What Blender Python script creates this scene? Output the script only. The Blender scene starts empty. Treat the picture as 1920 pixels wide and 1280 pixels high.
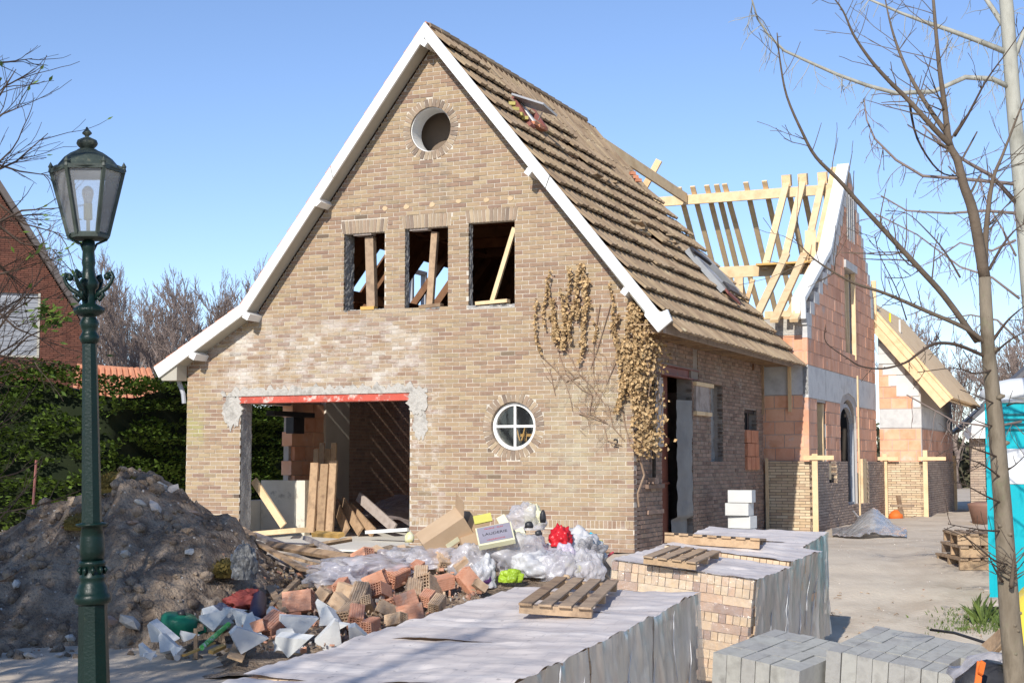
import bpy, bmesh, math, random
from mathutils import Vector, Matrix, noise
from mathutils.geometry import tessellate_polygon
R = random.Random(7)
sc = bpy.context.scene
col = sc.collection
V = Vector

# ---------------------------------------------------------------- camera
FPX, HC = 2740.0, 1.84
PIT = math.atan(226 / FPX)
cam = bpy.data.objects.new('camera', bpy.data.cameras.new('camera'))
col.objects.link(cam)
cam.location = (0, 0, HC)
cam.rotation_euler = (math.pi / 2 + PIT, 0, 0)
cam.data.sensor_width = 36
cam.data.lens = 36 * FPX / 1920
cam.data.clip_end = 2000
sc.camera = cam

# house directions (the facade is turned 23.4 degrees to the picture plane)
TH = math.radians(23.405)
EX = V((math.cos(TH), -math.sin(TH), 0)); EY = V((math.sin(TH), math.cos(TH), 0)); EZ = V((0, 0, 1))
HO = V((1.663, 20.05, 0.61))            # ground point of the near corner of the house
def hw(l): return HO + EX * l[0] + EY * l[1] + EZ * l[2]
def ray(px, py):
    u = (px - 960) / FPX; v = (640 - py) / FPX
    return V((u, math.cos(PIT) - v * math.sin(PIT), math.sin(PIT) + v * math.cos(PIT)))
def W(px, py, Y):                       # a point of the place, Y metres in front of the camera
    r = ray(px, py); return V((0, 0, HC)) + r * (Y / r.y)
def hit(px, py, P, n):
    r = ray(px, py); c = V((0, 0, HC)); return c + r * ((P - c).dot(n) / r.dot(n))

# ---------------------------------------------------------------- light
SUN = (EX * 0.055 - EY + EZ * 0.60).normalized()      # towards the sun
w = bpy.data.worlds.new('World'); sc.world = w; w.use_nodes = True
nt = w.node_tree
sky = nt.nodes.new('ShaderNodeTexSky'); sky.sky_type = 'NISHITA'; sky.sun_disc = False
sky.sun_elevation = math.asin(SUN.z); sky.sun_rotation = math.atan2(SUN.x, SUN.y)
sky.air_density = 0.85; sky.dust_density = 0.0; sky.ozone_density = 2.6; sky.altitude = 0
bg = nt.nodes['Background']; bg.inputs[1].default_value = 0.15
tn = nt.nodes.new('ShaderNodeMix'); tn.data_type = 'RGBA'; tn.blend_type = 'MULTIPLY'; tn.inputs[0].default_value = 1; tn.inputs[7].default_value = (.99, .985, 1.07, 1)
nt.links.new(sky.outputs[0], tn.inputs[6]); nt.links.new(tn.outputs[2], bg.inputs[0])
sl = bpy.data.lights.new('sun', 'SUN'); sl.energy = 4.6; sl.angle = math.radians(0.5); sl.color = (1, 0.95, 0.87)
so = bpy.data.objects.new('sun', sl); col.objects.link(so); so.rotation_euler = SUN.to_track_quat('Z', 'Y').to_euler()
so.location = (0, -5, 30)
vs = sc.view_settings; vs.view_transform = 'Standard'; vs.look = 'None'; vs.gamma = 1; vs.use_curve_mapping = False
vs.exposure = 0.12
sc.cycles.use_denoising = True
sc.cycles.max_bounces = 8; sc.cycles.transparent_max_bounces = 24

# ---------------------------------------------------------------- helpers
def tag(o, label=None, cat=None, group=None, kind=None):
    if label: o['label'] = label
    if cat: o['category'] = cat
    if group: o['group'] = group
    if kind: o['kind'] = kind
    return o
def thing(name, label, cat, loc=(0, 0, 0), rot=None, group=None):
    o = bpy.data.objects.new(name, None); col.objects.link(o)
    if isinstance(loc, Matrix): o.matrix_world = loc
    else:
        o.location = loc
        if rot is not None: o.rotation_euler = rot if not isinstance(rot, (int, float)) else (0, 0, rot)
    o.empty_display_size = .1
    return tag(o, label, cat, group)
def rotz(a): return Matrix.Rotation(a, 3, 'Z')
def axes(x, y, z): return Matrix((x, y, z)).transposed()
def frame(o, x, y):
    x = x.normalized(); y = (y - x * y.dot(x)).normalized(); z = x.cross(y)
    m = axes(x, y, z).to_4x4(); m.translation = o; return m
BOXF = ((0, 3, 2, 1), (4, 5, 6, 7), (0, 1, 5, 4), (1, 2, 6, 5), (2, 3, 7, 6), (3, 0, 4, 7))
class MB:
    def __init__(s): s.v = []; s.f = []; s.r = []; s.m = []
    def add(s, vs, fs, r=.5, m=0):
        b = len(s.v); s.v += [tuple(p) for p in vs]
        for f in fs: s.f.append(tuple(b + i for i in f)); s.r.append(r); s.m.append(m)
    def box(s, c, d, rot=None, r=None, m=0):
        c = V(c); hx, hy, hz = d[0] / 2, d[1] / 2, d[2] / 2
        ps = [V((x, y, z)) for z in (-hz, hz) for x, y in ((-hx, -hy), (hx, -hy), (hx, hy), (-hx, hy))]
        if rot is not None: ps = [rot @ p for p in ps]
        s.add([p + c for p in ps], BOXF, R.random() if r is None else r, m)
        return s
    def bb(s, a, b, r=None, m=0):
        a = V(a); b = V(b); return s.box((a + b) / 2, [abs(t) for t in (b - a)], None, r, m)
    def beam(s, a, b, wd, th, up=V((0, 0, 1)), r=None, m=0):
        a = V(a); b = V(b); z = (b - a); L = z.length; z.normalize()
        x = up.cross(z)
        if x.length < 1e-4: x = V((1, 0, 0)).cross(z)
        x.normalize(); y = z.cross(x)
        return s.box((a + b) / 2, (wd, th, L), axes(x, y, z), r, m)
    def tube(s, pts, rad, n=6, r=.5, m=0, cap=True):
        pts = [V(p) for p in pts]; vs = []; fs = []
        prev = None
        for i, p in enumerate(pts):
            t = (pts[min(i + 1, len(pts) - 1)] - pts[max(i - 1, 0)])
            if t.length < 1e-7: t = V((0, 0, 1))
            t.normalize()
            if prev is None:
                x = t.orthogonal().normalized()
            else:
                x = prev - t * prev.dot(t)
                x = x.normalized() if x.length > 1e-5 else t.orthogonal().normalized()
            prev = x; y = t.cross(x)
            q = rad[i] if isinstance(rad, (list, tuple)) else rad
            for k in range(n):
                a = 2 * math.pi * k / n; vs.append(p + (x * math.cos(a) + y * math.sin(a)) * q)
        for i in range(len(pts) - 1):
            for k in range(n):
                k2 = (k + 1) % n; fs.append((i * n + k, i * n + k2, (i + 1) * n + k2, (i + 1) * n + k))
        if cap and n > 3:
            fs.append(tuple(range(n - 1, -1, -1))); fs.append(tuple((len(pts) - 1) * n + k for k in range(n)))
        s.add(vs, fs, r, m); return s
    def lathe(s, prof, n=16, o=(0, 0, 0), ph=0, r=.5, m=0, rot=None):
        o = V(o); vs = []; fs = []
        for q, z in prof:
            for k in range(n):
                a = ph + 2 * math.pi * k / n; p = V((q * math.cos(a), q * math.sin(a), z))
                if rot is not None: p = rot @ p
                vs.append(o + p)
        for i in range(len(prof) - 1):
            for k in range(n):
                k2 = (k + 1) % n; fs.append((i * n + k, i * n + k2, (i + 1) * n + k2, (i + 1) * n + k))
        fs.append(tuple(range(n - 1, -1, -1))); fs.append(tuple((len(prof) - 1) * n + k for k in range(n)))
        s.add(vs, fs, r, m); return s
    def prism(s, poly, d0, d1, mp, holes=(), r=.5, m=0, sides=True):
        loops = [list(poly)] + [list(h) for h in holes]
        flat = [p for l in loops for p in l]
        tri = tessellate_polygon([[V((p[0], p[1], 0)) for p in l] for l in loops])
        n = len(flat); vs = [mp(p[0], p[1], d0) for p in flat] + [mp(p[0], p[1], d1) for p in flat]
        fs = [tuple(t) for t in tri] + [tuple(n + i for i in reversed(t)) for t in tri]
        if sides:
            b = 0
            for l in loops:
                k = len(l)
                for i in range(k):
                    j = (i + 1) % k; fs.append((b + i, b + j, n + b + j, n + b + i))
                b += k
        s.add(vs, fs, r, m); return s
    def grid(s, fn, nu, nv, r=.5, m=0):
        vs = [fn(i / nu, j / nv) for j in range(nv + 1) for i in range(nu + 1)]
        fs = [(j * (nu + 1) + i, j * (nu + 1) + i + 1, (j + 1) * (nu + 1) + i + 1, (j + 1) * (nu + 1) + i) for j in range(nv) for i in range(nu)]
        s.add(vs, fs, r, m); return s
    def mesh(s, name):
        me = bpy.data.meshes.new(name); me.from_pydata(s.v, [], s.f)
        at = me.attributes.new('rnd', 'FLOAT', 'FACE'); at.data.foreach_set('value', s.r)
        return me
    def build(s, name, mat, parent=None, smooth=False, kind=None, label=None, fix=False):
        me = s.mesh(name)
        mats = mat if isinstance(mat, (list, tuple)) else [mat]
        for q in mats: me.materials.append(q)
        if len(mats) > 1: me.polygons.foreach_set('material_index', s.m)
        if smooth: me.polygons.foreach_set('use_smooth', [True] * len(me.polygons))
        if fix:
            bm = bmesh.new(); bm.from_mesh(me); bmesh.ops.recalc_face_normals(bm, faces=bm.faces); bm.to_mesh(me); bm.free()
        me.update()
        o = bpy.data.objects.new(name, me); col.objects.link(o)
        if parent: o.parent = parent
        if kind: o['kind'] = kind
        if label: o['label'] = label
        return o
def copy_tree(o, parent=None):
    c = o.copy(); col.objects.link(c); c.parent = parent
    for ch in list(o.children): copy_tree(ch, c)
    return c
UB = {}
def unit_box(mat, i):
    k = (mat.name, i)
    if k not in UB:
        b = MB(); b.box((0, 0, 0), (1, 1, 1), None, (i + .5) / 16); me = b.mesh('piece'); me.materials.append(mat); UB[k] = me
    return UB[k]
def pieces(name, P, mat, parent, key=None, nmax=300, rest=None, minsize=0):
    """P: list of (centre, size, rot3x3|None, rnd). The biggest/nearest become parts, the rest one mesh of real boxes."""
    if key: P = sorted(P, key=key)
    for c, d, rt, r in P[:nmax]:
        o = bpy.data.objects.new(name, unit_box(mat, min(15, int(r * 16)))); col.objects.link(o)
        o.parent = parent
        if rt is not None: o.rotation_euler = rt.to_euler()
        o.location = c; o.scale = d
    if len(P) > nmax:
        b = MB()
        for c, d, rt, r in P[nmax:]: b.box(c, d, rt, r)
        b.build(rest or name + 'work', mat, parent, kind='stuff')
def courses(fn, z0, z1, ch, L, jt=.011, half=True, jit=.004, thr=.03, Lr=0):
    """running-bond stretchers: yields (u0,u1,v0,v1)"""
    out = []; k = 0; z = z0
    while z < z1 - .01:
        zt = min(z + ch - jt, z1)
        for a, b in fn((z + zt) / 2):
            off = (L / 2 if k % 2 else 0) + (R.uniform(-.01, .01))
            n = math.floor((a - off) / L)
            u = off + n * L
            while u < b:
                p = max(a, u); q = min(b, u + L - jt)
                if q - p > thr: out.append((p, q, z, zt))
                u += L
        z += ch; k += 1
    return out
def text_mesh(name, txt, size, mat, parent, M, ext=.002):
    c = bpy.data.curves.new(name, 'FONT'); c.body = txt; c.size = size; c.extrude = ext; c.align_x = 'CENTER'; c.align_y = 'CENTER'
    o = bpy.data.objects.new(name, c); me = bpy.data.meshes.new_from_object(o); bpy.data.objects.remove(o)
    me.materials.clear(); me.materials.append(mat)
    n = bpy.data.objects.new(name, me); col.objects.link(n); n.parent = parent; n.matrix_local = M
    return n
def fbm(p, o=4): return noise.fractal(p, 1.0, 2.0, o)

# ---------------------------------------------------------------- materials
def lin(c):
    return tuple(((x / 12.92) if x <= .04045 else ((x + .055) / 1.055) ** 2.4) for x in c)
HOUSE_REF = []
def mat(name, cols, scale=3., rough=.8, bump=.3, bscale=None, rnd=None, spec=.3, detail=6, metal=0, stain=None, stretch=None, bdist=.01, coat=0, obj=False, rndmix=1.0):
    m = bpy.data.materials.new(name); m.use_nodes = True; n = m.node_tree.nodes; l = m.node_tree.links
    bs = n['Principled BSDF']; bs.inputs['Roughness'].default_value = rough; bs.inputs['Specular IOR Level'].default_value = spec
    bs.inputs['Metallic'].default_value = metal; bs.inputs['Coat Weight'].default_value = coat
    if obj:
        tc = n.new('ShaderNodeTexCoord'); src = tc.outputs['Object']
    else:
        geo = n.new('ShaderNodeNewGeometry'); src = geo.outputs['Position']
    if stretch:
        mp = n.new('ShaderNodeMapping'); mp.inputs['Scale'].default_value = stretch; l.new(src, mp.inputs[0]); src = mp.outputs[0]
    nz = n.new('ShaderNodeTexNoise'); nz.inputs['Scale'].default_value = scale; nz.inputs['Detail'].default_value = detail; nz.inputs['Roughness'].default_value = .6
    l.new(src, nz.inputs['Vector'])
    rp = n.new('ShaderNodeValToRGB'); cr = rp.color_ramp
    k = len(cols)
    while len(cr.elements) < k: cr.elements.new(.5)
    for i, c in enumerate(cols):
        cr.elements[i].position = .3 + .4 * i / max(1, k - 1); cr.elements[i].color = (*c, 1)
    l.new(nz.outputs[0], rp.inputs[0]); out = rp.outputs[0]
    if rnd:
        at = n.new('ShaderNodeAttribute'); at.attribute_name = 'rnd'
        r2 = n.new('ShaderNodeValToRGB'); r2.color_ramp.interpolation = 'LINEAR'
        while len(r2.color_ramp.elements) < len(rnd): r2.color_ramp.elements.new(.5)
        for i, c in enumerate(rnd):
            r2.color_ramp.elements[i].position = i / max(1, len(rnd) - 1); r2.color_ramp.elements[i].color = (*c, 1)
        l.new(at.outputs['Fac'], r2.inputs[0])
        mx = n.new('ShaderNodeMix'); mx.data_type = 'RGBA'; mx.blend_type = 'MULTIPLY'; mx.inputs[0].default_value = rndmix
        l.new(out, mx.inputs[6]); l.new(r2.outputs[0], mx.inputs[7]); out = mx.outputs[2]
    if stain:                                   # (colour, scale, threshold, strength)
        for (sc_, ss, th, st) in (stain if isinstance(stain, list) else [stain]):
            geo2 = n.new('ShaderNodeNewGeometry'); n2 = n.new('ShaderNodeTexNoise'); n2.inputs['Scale'].default_value = ss; n2.inputs['Detail'].default_value = 7
            n2.inputs['Roughness'].default_value = .65
            l.new(geo2.outputs['Position'], n2.inputs['Vector'])
            mr = n.new('ShaderNodeMapRange'); mr.inputs[1].default_value = th; mr.inputs[2].default_value = th + .1; mr.inputs[4].default_value = st
            l.new(n2.outputs[0], mr.inputs[0])
            mx = n.new('ShaderNodeMix'); mx.data_type = 'RGBA'; l.new(mr.outputs[0], mx.inputs[0]); l.new(out, mx.inputs[6]); mx.inputs[7].default_value = (*sc_, 1)
            out = mx.outputs[2]
    l.new(out, bs.inputs['Base Color'])
    if bump:
        n3 = n.new('ShaderNodeTexNoise'); n3.inputs['Scale'].default_value = bscale or scale * 6; n3.inputs['Detail'].default_value = 5
        l.new(src, n3.inputs['Vector'])
        bp = n.new('ShaderNodeBump'); bp.inputs['Strength'].default_value = bump; bp.inputs['Distance'].default_value = bdist
        l.new(n3.outputs[0], bp.inputs['Height']); l.new(bp.outputs[0], bs.inputs['Normal'])
    m['out'] = 1
    return m
def zone(m, lo, hi, colr, strength, nscale=3., th=.45, soft=.15):
    """stain of its own shape inside a box of house coordinates (efflorescence, moss)"""
    n = m.node_tree.nodes; l = m.node_tree.links; bs = n['Principled BSDF']
    cur = bs.inputs['Base Color'].links[0].from_socket
    tc = n.new('ShaderNodeTexCoord'); tc.object = HOUSE_REF[0]
    sp = n.new('ShaderNodeSeparateXYZ'); l.new(tc.outputs['Object'], sp.inputs[0])
    fac = None
    for ax, (a, b) in (('X', (lo[0], hi[0])), ('Z', (lo[1], hi[1]))):
        for e, sgn in ((a, 1), (b, -1)):
            mr = n.new('ShaderNodeMapRange'); l.new(sp.outputs[ax], mr.inputs[0])
            mr.inputs[1].default_value = e - soft * .5; mr.inputs[2].default_value = e + soft * .5
            mr.inputs[3].default_value = 0 if sgn > 0 else 1; mr.inputs[4].default_value = 1 if sgn > 0 else 0
            mr.interpolation_type = 'SMOOTHSTEP'
            if fac is None: fac = mr.outputs[0]
            else:
                mu = n.new('ShaderNodeMath'); mu.operation = 'MULTIPLY'; l.new(fac, mu.inputs[0]); l.new(mr.outputs[0], mu.inputs[1]); fac = mu.outputs[0]
    nz = n.new('ShaderNodeTexNoise'); nz.inputs['Scale'].default_value = nscale; nz.inputs['Detail'].default_value = 8; nz.inputs['Roughness'].default_value = .7
    mp = n.new('ShaderNodeMapping'); mp.inputs['Scale'].default_value = (1, 1, 1.6); l.new(tc.outputs['Object'], mp.inputs[0]); l.new(mp.outputs[0], nz.inputs['Vector'])
    mr = n.new('ShaderNodeMapRange'); l.new(nz.outputs[0], mr.inputs[0]); mr.inputs[1].default_value = th; mr.inputs[2].default_value = th + .18; mr.inputs[4].default_value = strength
    mu = n.new('ShaderNodeMath'); mu.operation = 'MULTIPLY'; l.new(fac, mu.inputs[0]); l.new(mr.outputs[0], mu.inputs[1])
    at = n.new('ShaderNodeAttribute'); at.attribute_name = 'rnd'; f1 = n.new('ShaderNodeMath'); f1.operation = 'MULTIPLY'; f1.inputs[1].default_value = 13.7; l.new(at.outputs['Fac'], f1.inputs[0])
    f2 = n.new('ShaderNodeMath'); f2.operation = 'FRACT'; l.new(f1.outputs[0], f2.inputs[0]); f3 = n.new('ShaderNodeMapRange'); f3.inputs[1].default_value = .15; f3.inputs[2].default_value = .6; f3.inputs[3].default_value = .25; l.new(f2.outputs[0], f3.inputs[0])
    m4 = n.new('ShaderNodeMath'); m4.operation = 'MULTIPLY'; l.new(mu.outputs[0], m4.inputs[0]); l.new(f3.outputs[0], m4.inputs[1]); mu = m4
    mx = n.new('ShaderNodeMix'); mx.data_type = 'RGBA'; l.new(mu.outputs[0], mx.inputs[0]); l.new(cur, mx.inputs[6]); mx.inputs[7].default_value = (*colr, 1)
    l.new(mx.outputs[2], bs.inputs['Base Color'])
def film(name, colr, opac, rough=.25, bscale=9, bump=.6, bdist=.03, var=.25, stretch=None, tint=None, gl_=1.0, tr_=.3, det=6, grid=False):
    m = bpy.data.materials.new(name); m.use_nodes = True; n = m.node_tree.nodes; l = m.node_tree.links
    n.remove(n['Principled BSDF']); out = n['Material Output']
    geo = n.new('ShaderNodeNewGeometry'); src = geo.outputs['Position']
    if stretch:
        mp = n.new('ShaderNodeMapping'); mp.inputs['Scale'].default_value = stretch[0]
        mp.inputs['Rotation'].default_value = stretch[1]; l.new(src, mp.inputs[0]); src = mp.outputs[0]
    nz = n.new('ShaderNodeTexNoise'); nz.inputs['Scale'].default_value = bscale; nz.inputs['Detail'].default_value = 5; l.new(src, nz.inputs['Vector'])
    bp = n.new('ShaderNodeBump'); bp.inputs['Strength'].default_value = bump; bp.inputs['Distance'].default_value = bdist
    l.new(nz.outputs[0], bp.inputs['Height'])
    df = n.new('ShaderNodeBsdfDiffuse'); tl = n.new('ShaderNodeBsdfTranslucent')
    gl = n.new('ShaderNodeBsdfGlossy'); gl.inputs['Roughness'].default_value = rough; gl.inputs[0].default_value = (1, 1, 1, 1)
    cr = n.new('ShaderNodeValToRGB'); cr.color_ramp.elements[0].position = .35; cr.color_ramp.elements[1].position = .65
    t = tint or tuple(x * .82 for x in colr)
    cr.color_ramp.elements[0].color = (*t, 1); cr.color_ramp.elements[1].color = (*colr, 1)
    n2 = n.new('ShaderNodeTexNoise'); n2.inputs['Scale'].default_value = bscale * .35; n2.inputs['Detail'].default_value = det; nz.inputs['Detail'].default_value = min(5, det); l.new(src, n2.inputs['Vector'])
    l.new(n2.outputs[0], cr.inputs[0]); cc = cr.outputs[0]
    if grid:
        tc = n.new('ShaderNodeTexCoord'); bt = n.new('ShaderNodeTexBrick'); l.new(tc.outputs['Object'], bt.inputs['Vector'])
        bt.inputs['Scale'].default_value = 1; bt.inputs['Brick Width'].default_value = .212; bt.inputs['Row Height'].default_value = .104; bt.inputs['Mortar Size'].default_value = .003; bt.inputs['Mortar Smooth'].default_value = .6
        bt.inputs['Color1'].default_value = (1, .98, .96, 1); bt.inputs['Color2'].default_value = (.93, .91, .90, 1); bt.inputs['Mortar'].default_value = (.74, .72, .72, 1)
        n5 = n.new('ShaderNodeTexNoise'); n5.inputs['Scale'].default_value = 26; n5.inputs['Detail'].default_value = 6; l.new(tc.outputs['Object'], n5.inputs['Vector'])
        mr5 = n.new('ShaderNodeMapRange'); mr5.inputs[1].default_value = .64; mr5.inputs[2].default_value = .72; mr5.inputs[3].default_value = 1; mr5.inputs[4].default_value = .45; l.new(n5.outputs[0], mr5.inputs[0])
        for sck in (bt.outputs['Color'], mr5.outputs[0]):
            mm = n.new('ShaderNodeMix'); mm.data_type = 'RGBA'; mm.blend_type = 'MULTIPLY'; mm.inputs[0].default_value = .75; l.new(cc, mm.inputs[6]); l.new(sck, mm.inputs[7]); cc = mm.outputs[2]
    l.new(cc, df.inputs[0]); l.new(cr.outputs[0], tl.inputs[0])
    l.new(bp.outputs[0], df.inputs['Normal']); l.new(bp.outputs[0], gl.inputs['Normal'])
    m1 = n.new('ShaderNodeMixShader'); m1.inputs[0].default_value = tr_; l.new(df.outputs[0], m1.inputs[1]); l.new(tl.outputs[0], m1.inputs[2])
    tr = n.new('ShaderNodeBsdfTransparent')
    m2 = n.new('ShaderNodeMixShader'); l.new(tr.outputs[0], m2.inputs[1]); l.new(m1.outputs[0], m2.inputs[2])
    mr = n.new('ShaderNodeMapRange'); l.new(nz.outputs[0], mr.inputs[0]); mr.inputs[1].default_value = .3; mr.inputs[2].default_value = .7
    mr.inputs[3].default_value = max(0, opac - var); mr.inputs[4].default_value = min(1, opac + var)
    l.new(mr.outputs[0], m2.inputs[0])
    fr = n.new('ShaderNodeFresnel'); fr.inputs[0].default_value = 1.45; l.new(bp.outputs[0], fr.inputs['Normal'])
    m3 = n.new('ShaderNodeMixShader'); fm_ = n.new('ShaderNodeMath'); fm_.operation = 'MULTIPLY'; fm_.inputs[1].default_value = gl_; l.new(fr.outputs[0], fm_.inputs[0]); l.new(fm_.outputs[0], m3.inputs[0]); l.new(m2.outputs[0], m3.inputs[1]); l.new(gl.outputs[0], m3.inputs[2])
    l.new(m3.outputs[0], out.inputs[0])
    return m
def glassm(name, colr=(.8, .85, .85), op=.15, rough=.05):
    return film(name, colr, op, rough, 3, .05, .002, .05)

# the house Empty is made here because some stains are measured from it
HOUSE = thing('brick_house', 'half gutted brown brick gable house with white bargeboards and mossy tiled roof', 'house', HO, -TH)
HOUSE_REF.append(HOUSE)

BR = [(.42, .32, .22), (.50, .375, .24), (.35, .235, .175), (.46, .34, .22), (.38, .255, .19), (.52, .41, .27), (.33, .22, .17), (.44, .31, .22), (.50, .39, .25), (.17, .125, .10)]
M_brick = mat('brown brick', [(.80, .76, .72), (1, .97, .93), (.88, .82, .80)], 9, .9, .5, 60, rnd=[(c[0] * .845, c[1] * .85, c[2] * .83) for c in BR], bdist=.006,
              stain=[((.30, .25, .19), 1.1, .60, .35), ((.20, .15, .11), 7, .68, .5)])
zone(M_brick, (-6.9, 2.30), (-3.2, 3.35), (.66, .62, .56), .75, 2.6, .42, .5)
zone(M_brick, (-3.6, .3), (-2.9, 2.3), (.7, .66, .6), .7, 5, .47, .2)
zone(M_brick, (-7.4, 1.5), (-7.05, 2.2), (.38, .42, .12), .5, 2, .4, .2)
zone(M_brick, (-1.6, .6), (.02, 2.4), (.50, .47, .33), .55, 1.8, .42, .5)
zone(M_brick, (-2.6, -.1), (.02, .42), (.55, .48, .42), .5, 4, .45, .2)
zone(M_brick, (-3.3, 4.85), (-2.8, 5.75), (.16, .13, .11), .6, 4, .42, .2)
zone(M_brick, (-5.8, 2.9), (-5.3, 4.0), (.72, .68, .62), .8, 7, .56, .2)
M_mortar = mat('mortar', [(.55, .485, .40), (.64, .575, .485), (.47, .42, .35)], 3, .95, .4, 60)
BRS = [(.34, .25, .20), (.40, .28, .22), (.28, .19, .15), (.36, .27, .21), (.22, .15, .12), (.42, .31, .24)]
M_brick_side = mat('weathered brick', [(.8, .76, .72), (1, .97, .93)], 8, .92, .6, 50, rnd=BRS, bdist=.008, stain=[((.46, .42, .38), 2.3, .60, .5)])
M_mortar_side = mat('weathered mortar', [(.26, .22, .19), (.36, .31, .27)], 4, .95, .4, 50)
M_arch = mat('arch brick', [(.8, .77, .72), (1, .97, .92)], 9, .9, .5, 60, rnd=[(.42, .34, .25), (.33, .25, .19), (.50, .40, .28), (.27, .21, .17), (.44, .33, .24), (.19, .15, .125)])
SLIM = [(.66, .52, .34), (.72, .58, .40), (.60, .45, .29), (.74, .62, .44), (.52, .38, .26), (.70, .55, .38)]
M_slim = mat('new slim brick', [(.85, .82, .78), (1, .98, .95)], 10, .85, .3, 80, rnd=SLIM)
M_slim_joint = mat('open dark joint', [(.12, .10, .08), (.2, .17, .14)], 10, .95, .2)
M_stackbrick = mat('stacked pale brick', [(.88, .84, .8), (1, .98, .95)], 12, .8, .3, 80, rnd=[(.66, .50, .34), (.72, .56, .38), (.60, .44, .30), (.75, .60, .43), (.68, .48, .33), (.40, .28, .23), (.7, .55, .38), (.73, .60, .44)])
M_block = mat('orange clay block', [(.76, .355, .20), (.84, .45, .28), (.69, .31, .165)], 2.5, .85, .4, 30, rnd=[(.85, .8, .78), (1, 1, 1), (.95, 1.0, 1.05), (1.0, 1.08, 1.12), (.9, .82, .8), (1, 1.12, 1.2)], stain=[((.66, .60, .56), 3, .58, .5)])
M_blockjoint = mat('block mortar', [(.42, .38, .35), (.5, .46, .42)], 5, .95, .3)
M_conc = mat('concrete ring beam', [(.48, .47, .46), (.60, .59, .57), (.42, .41, .40)], 2.5, .9, .4, 25, stain=[((.30, .30, .30), 4, .62, .5)])
M_concdark = mat('rough dark mortar', [(.25, .24, .23), (.38, .37, .35)], 6, .95, .8, 20, bdist=.03)
M_plaster = mat('crumbly plaster', [(.38, .35, .31), (.50, .47, .42), (.28, .26, .23)], 6, .95, 1, 25, bdist=.02)
M_white = mat('white paint', [(.80, .79, .75), (.84, .83, .79)], 1.5, .5, .1, 20, stain=[((.50, .47, .40), 5, .62, .5), ((.30, .28, .22), 22, .70, .5)])
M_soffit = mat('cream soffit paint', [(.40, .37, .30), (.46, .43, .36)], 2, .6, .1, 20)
M_tile = mat('mossy roof tile', [(.235, .17, .12), (.345, .262, .185), (.42, .33, .235)], 2.2, .95, .7, 55, rnd=[(.72, .68, .62), (1, .96, .9), (.88, .82, .74), (1.08, 1.04, .9), (.8, .74, .68)], bdist=.012,
             stain=[((.62, .55, .36), 7, .60, .6), ((.10, .08, .06), 5, .66, .6), ((.34, .30, .10), 1.2, .62, .4)])
M_terra = mat('terracotta', [(.50, .20, .11), (.62, .28, .16)], 5, .85, .3, 40, stain=[((.25, .15, .1), 6, .6, .6)])
M_newwood = mat('new pine', [(.70, .50, .28), (.80, .60, .36), (.64, .44, .24)], 3, .7, .2, 40, rnd=[(.9, .88, .85), (1, 1, 1), (1, .95, .9)], stretch=(1, 1, 1))
M_oldwood = mat('weathered timber', [(.32, .22, .15), (.46, .34, .23), (.24, .17, .12)], 5, .9, .5, 30, rnd=[(.75, .75, .78), (1, .95, .9), (1.1, 1.0, .88), (.6, .55, .5)])
M_graywood = mat('grey board', [(.38, .32, .28), (.52, .45, .40), (.30, .25, .22)], 5, .9, .5, 30, rnd=[(.8, .78, .78), (1, 1, 1), (1.05, .97, .9)])
M_darkwood = mat('dark brown attic wood', [(.16, .075, .035), (.24, .12, .06), (.12, .055, .03)], 3, .75, .3, 30, rnd=[(.8, .8, .8), (1, 1, 1), (1.3, 1.2, 1.1)])
M_palletwood = mat('pallet wood', [(.36, .245, .15), (.50, .36, .225), (.24, .165, .11)], 7, .85, .5, 40, rnd=[(.8, .78, .76), (1.05, 1, .95), (.9, .9, .95), (.7, .64, .6)], stain=[((.12, .09, .08), 6, .62, .7)])
M_redsteel = mat('red primed steel', [(.50, .08, .05), (.58, .12, .08)], 4, .6, .2, 30, stain=[((.70, .58, .50), 7, .54, .8), ((.25, .08, .06), 3, .5, .5)])
M_dksteel = mat('dull red steel', [(.20, .07, .06), (.28, .11, .09)], 4, .6, .2, 30, stain=[((.16, .14, .14), 5, .58, .6)])
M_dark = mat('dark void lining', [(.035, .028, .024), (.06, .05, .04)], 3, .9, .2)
M_grey = mat('grey frame paint', [(.35, .36, .38), (.42, .43, .45)], 3, .5, .1)
M_alu = mat('aluminium flashing', [(.50, .52, .54), (.62, .64, .66)], 4, .35, .2, 30, metal=.6)
M_black = mat('black plastic', [(.02, .02, .022), (.04, .04, .045)], 5, .4, .2)
M_glass = glassm('window glass', (.10, .11, .12), .12, .03)
M_lampglass = glassm('dirty lantern glass', (.80, .85, .92), .30, .12)
M_green = mat('dark green lamp paint', [(.003, .013, .010), (.005, .020, .016)], 4, .38, .25, 60, spec=.3, coat=0, stain=[((.05, .06, .02), 9, .63, .5), ((.16, .20, .18), 14, .71, .5)])
M_copper = mat('patinated lantern metal', [(.025, .032, .028), (.075, .095, .08)], 6, .5, .3, 50, stain=[((.20, .19, .13), 8, .58, .6)])
M_sand = mat('dry sand', [(.53, .445, .345), (.60, .51, .40), (.50, .415, .32), (.57, .485, .38)], .9, .98, .5, 22, bdist=.02, detail=8, stain=[((.36, .28, .20), .8, .54, .45), ((.28, .21, .15), 14, .70, .5), ((.68, .60, .50), 3.4, .64, .35)])
M_soil = mat('dug soil', [(.26, .19, .135), (.39, .30, .22), (.18, .13, .092), (.46, .365, .275)], 2.2, .98, 1, 32, bdist=.05, detail=12, stain=[((.15, .11, .08), 9, .57, .6), ((.50, .43, .35), 6, .62, .5), ((.13, .095, .07), 28, .60, .5)])
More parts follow.
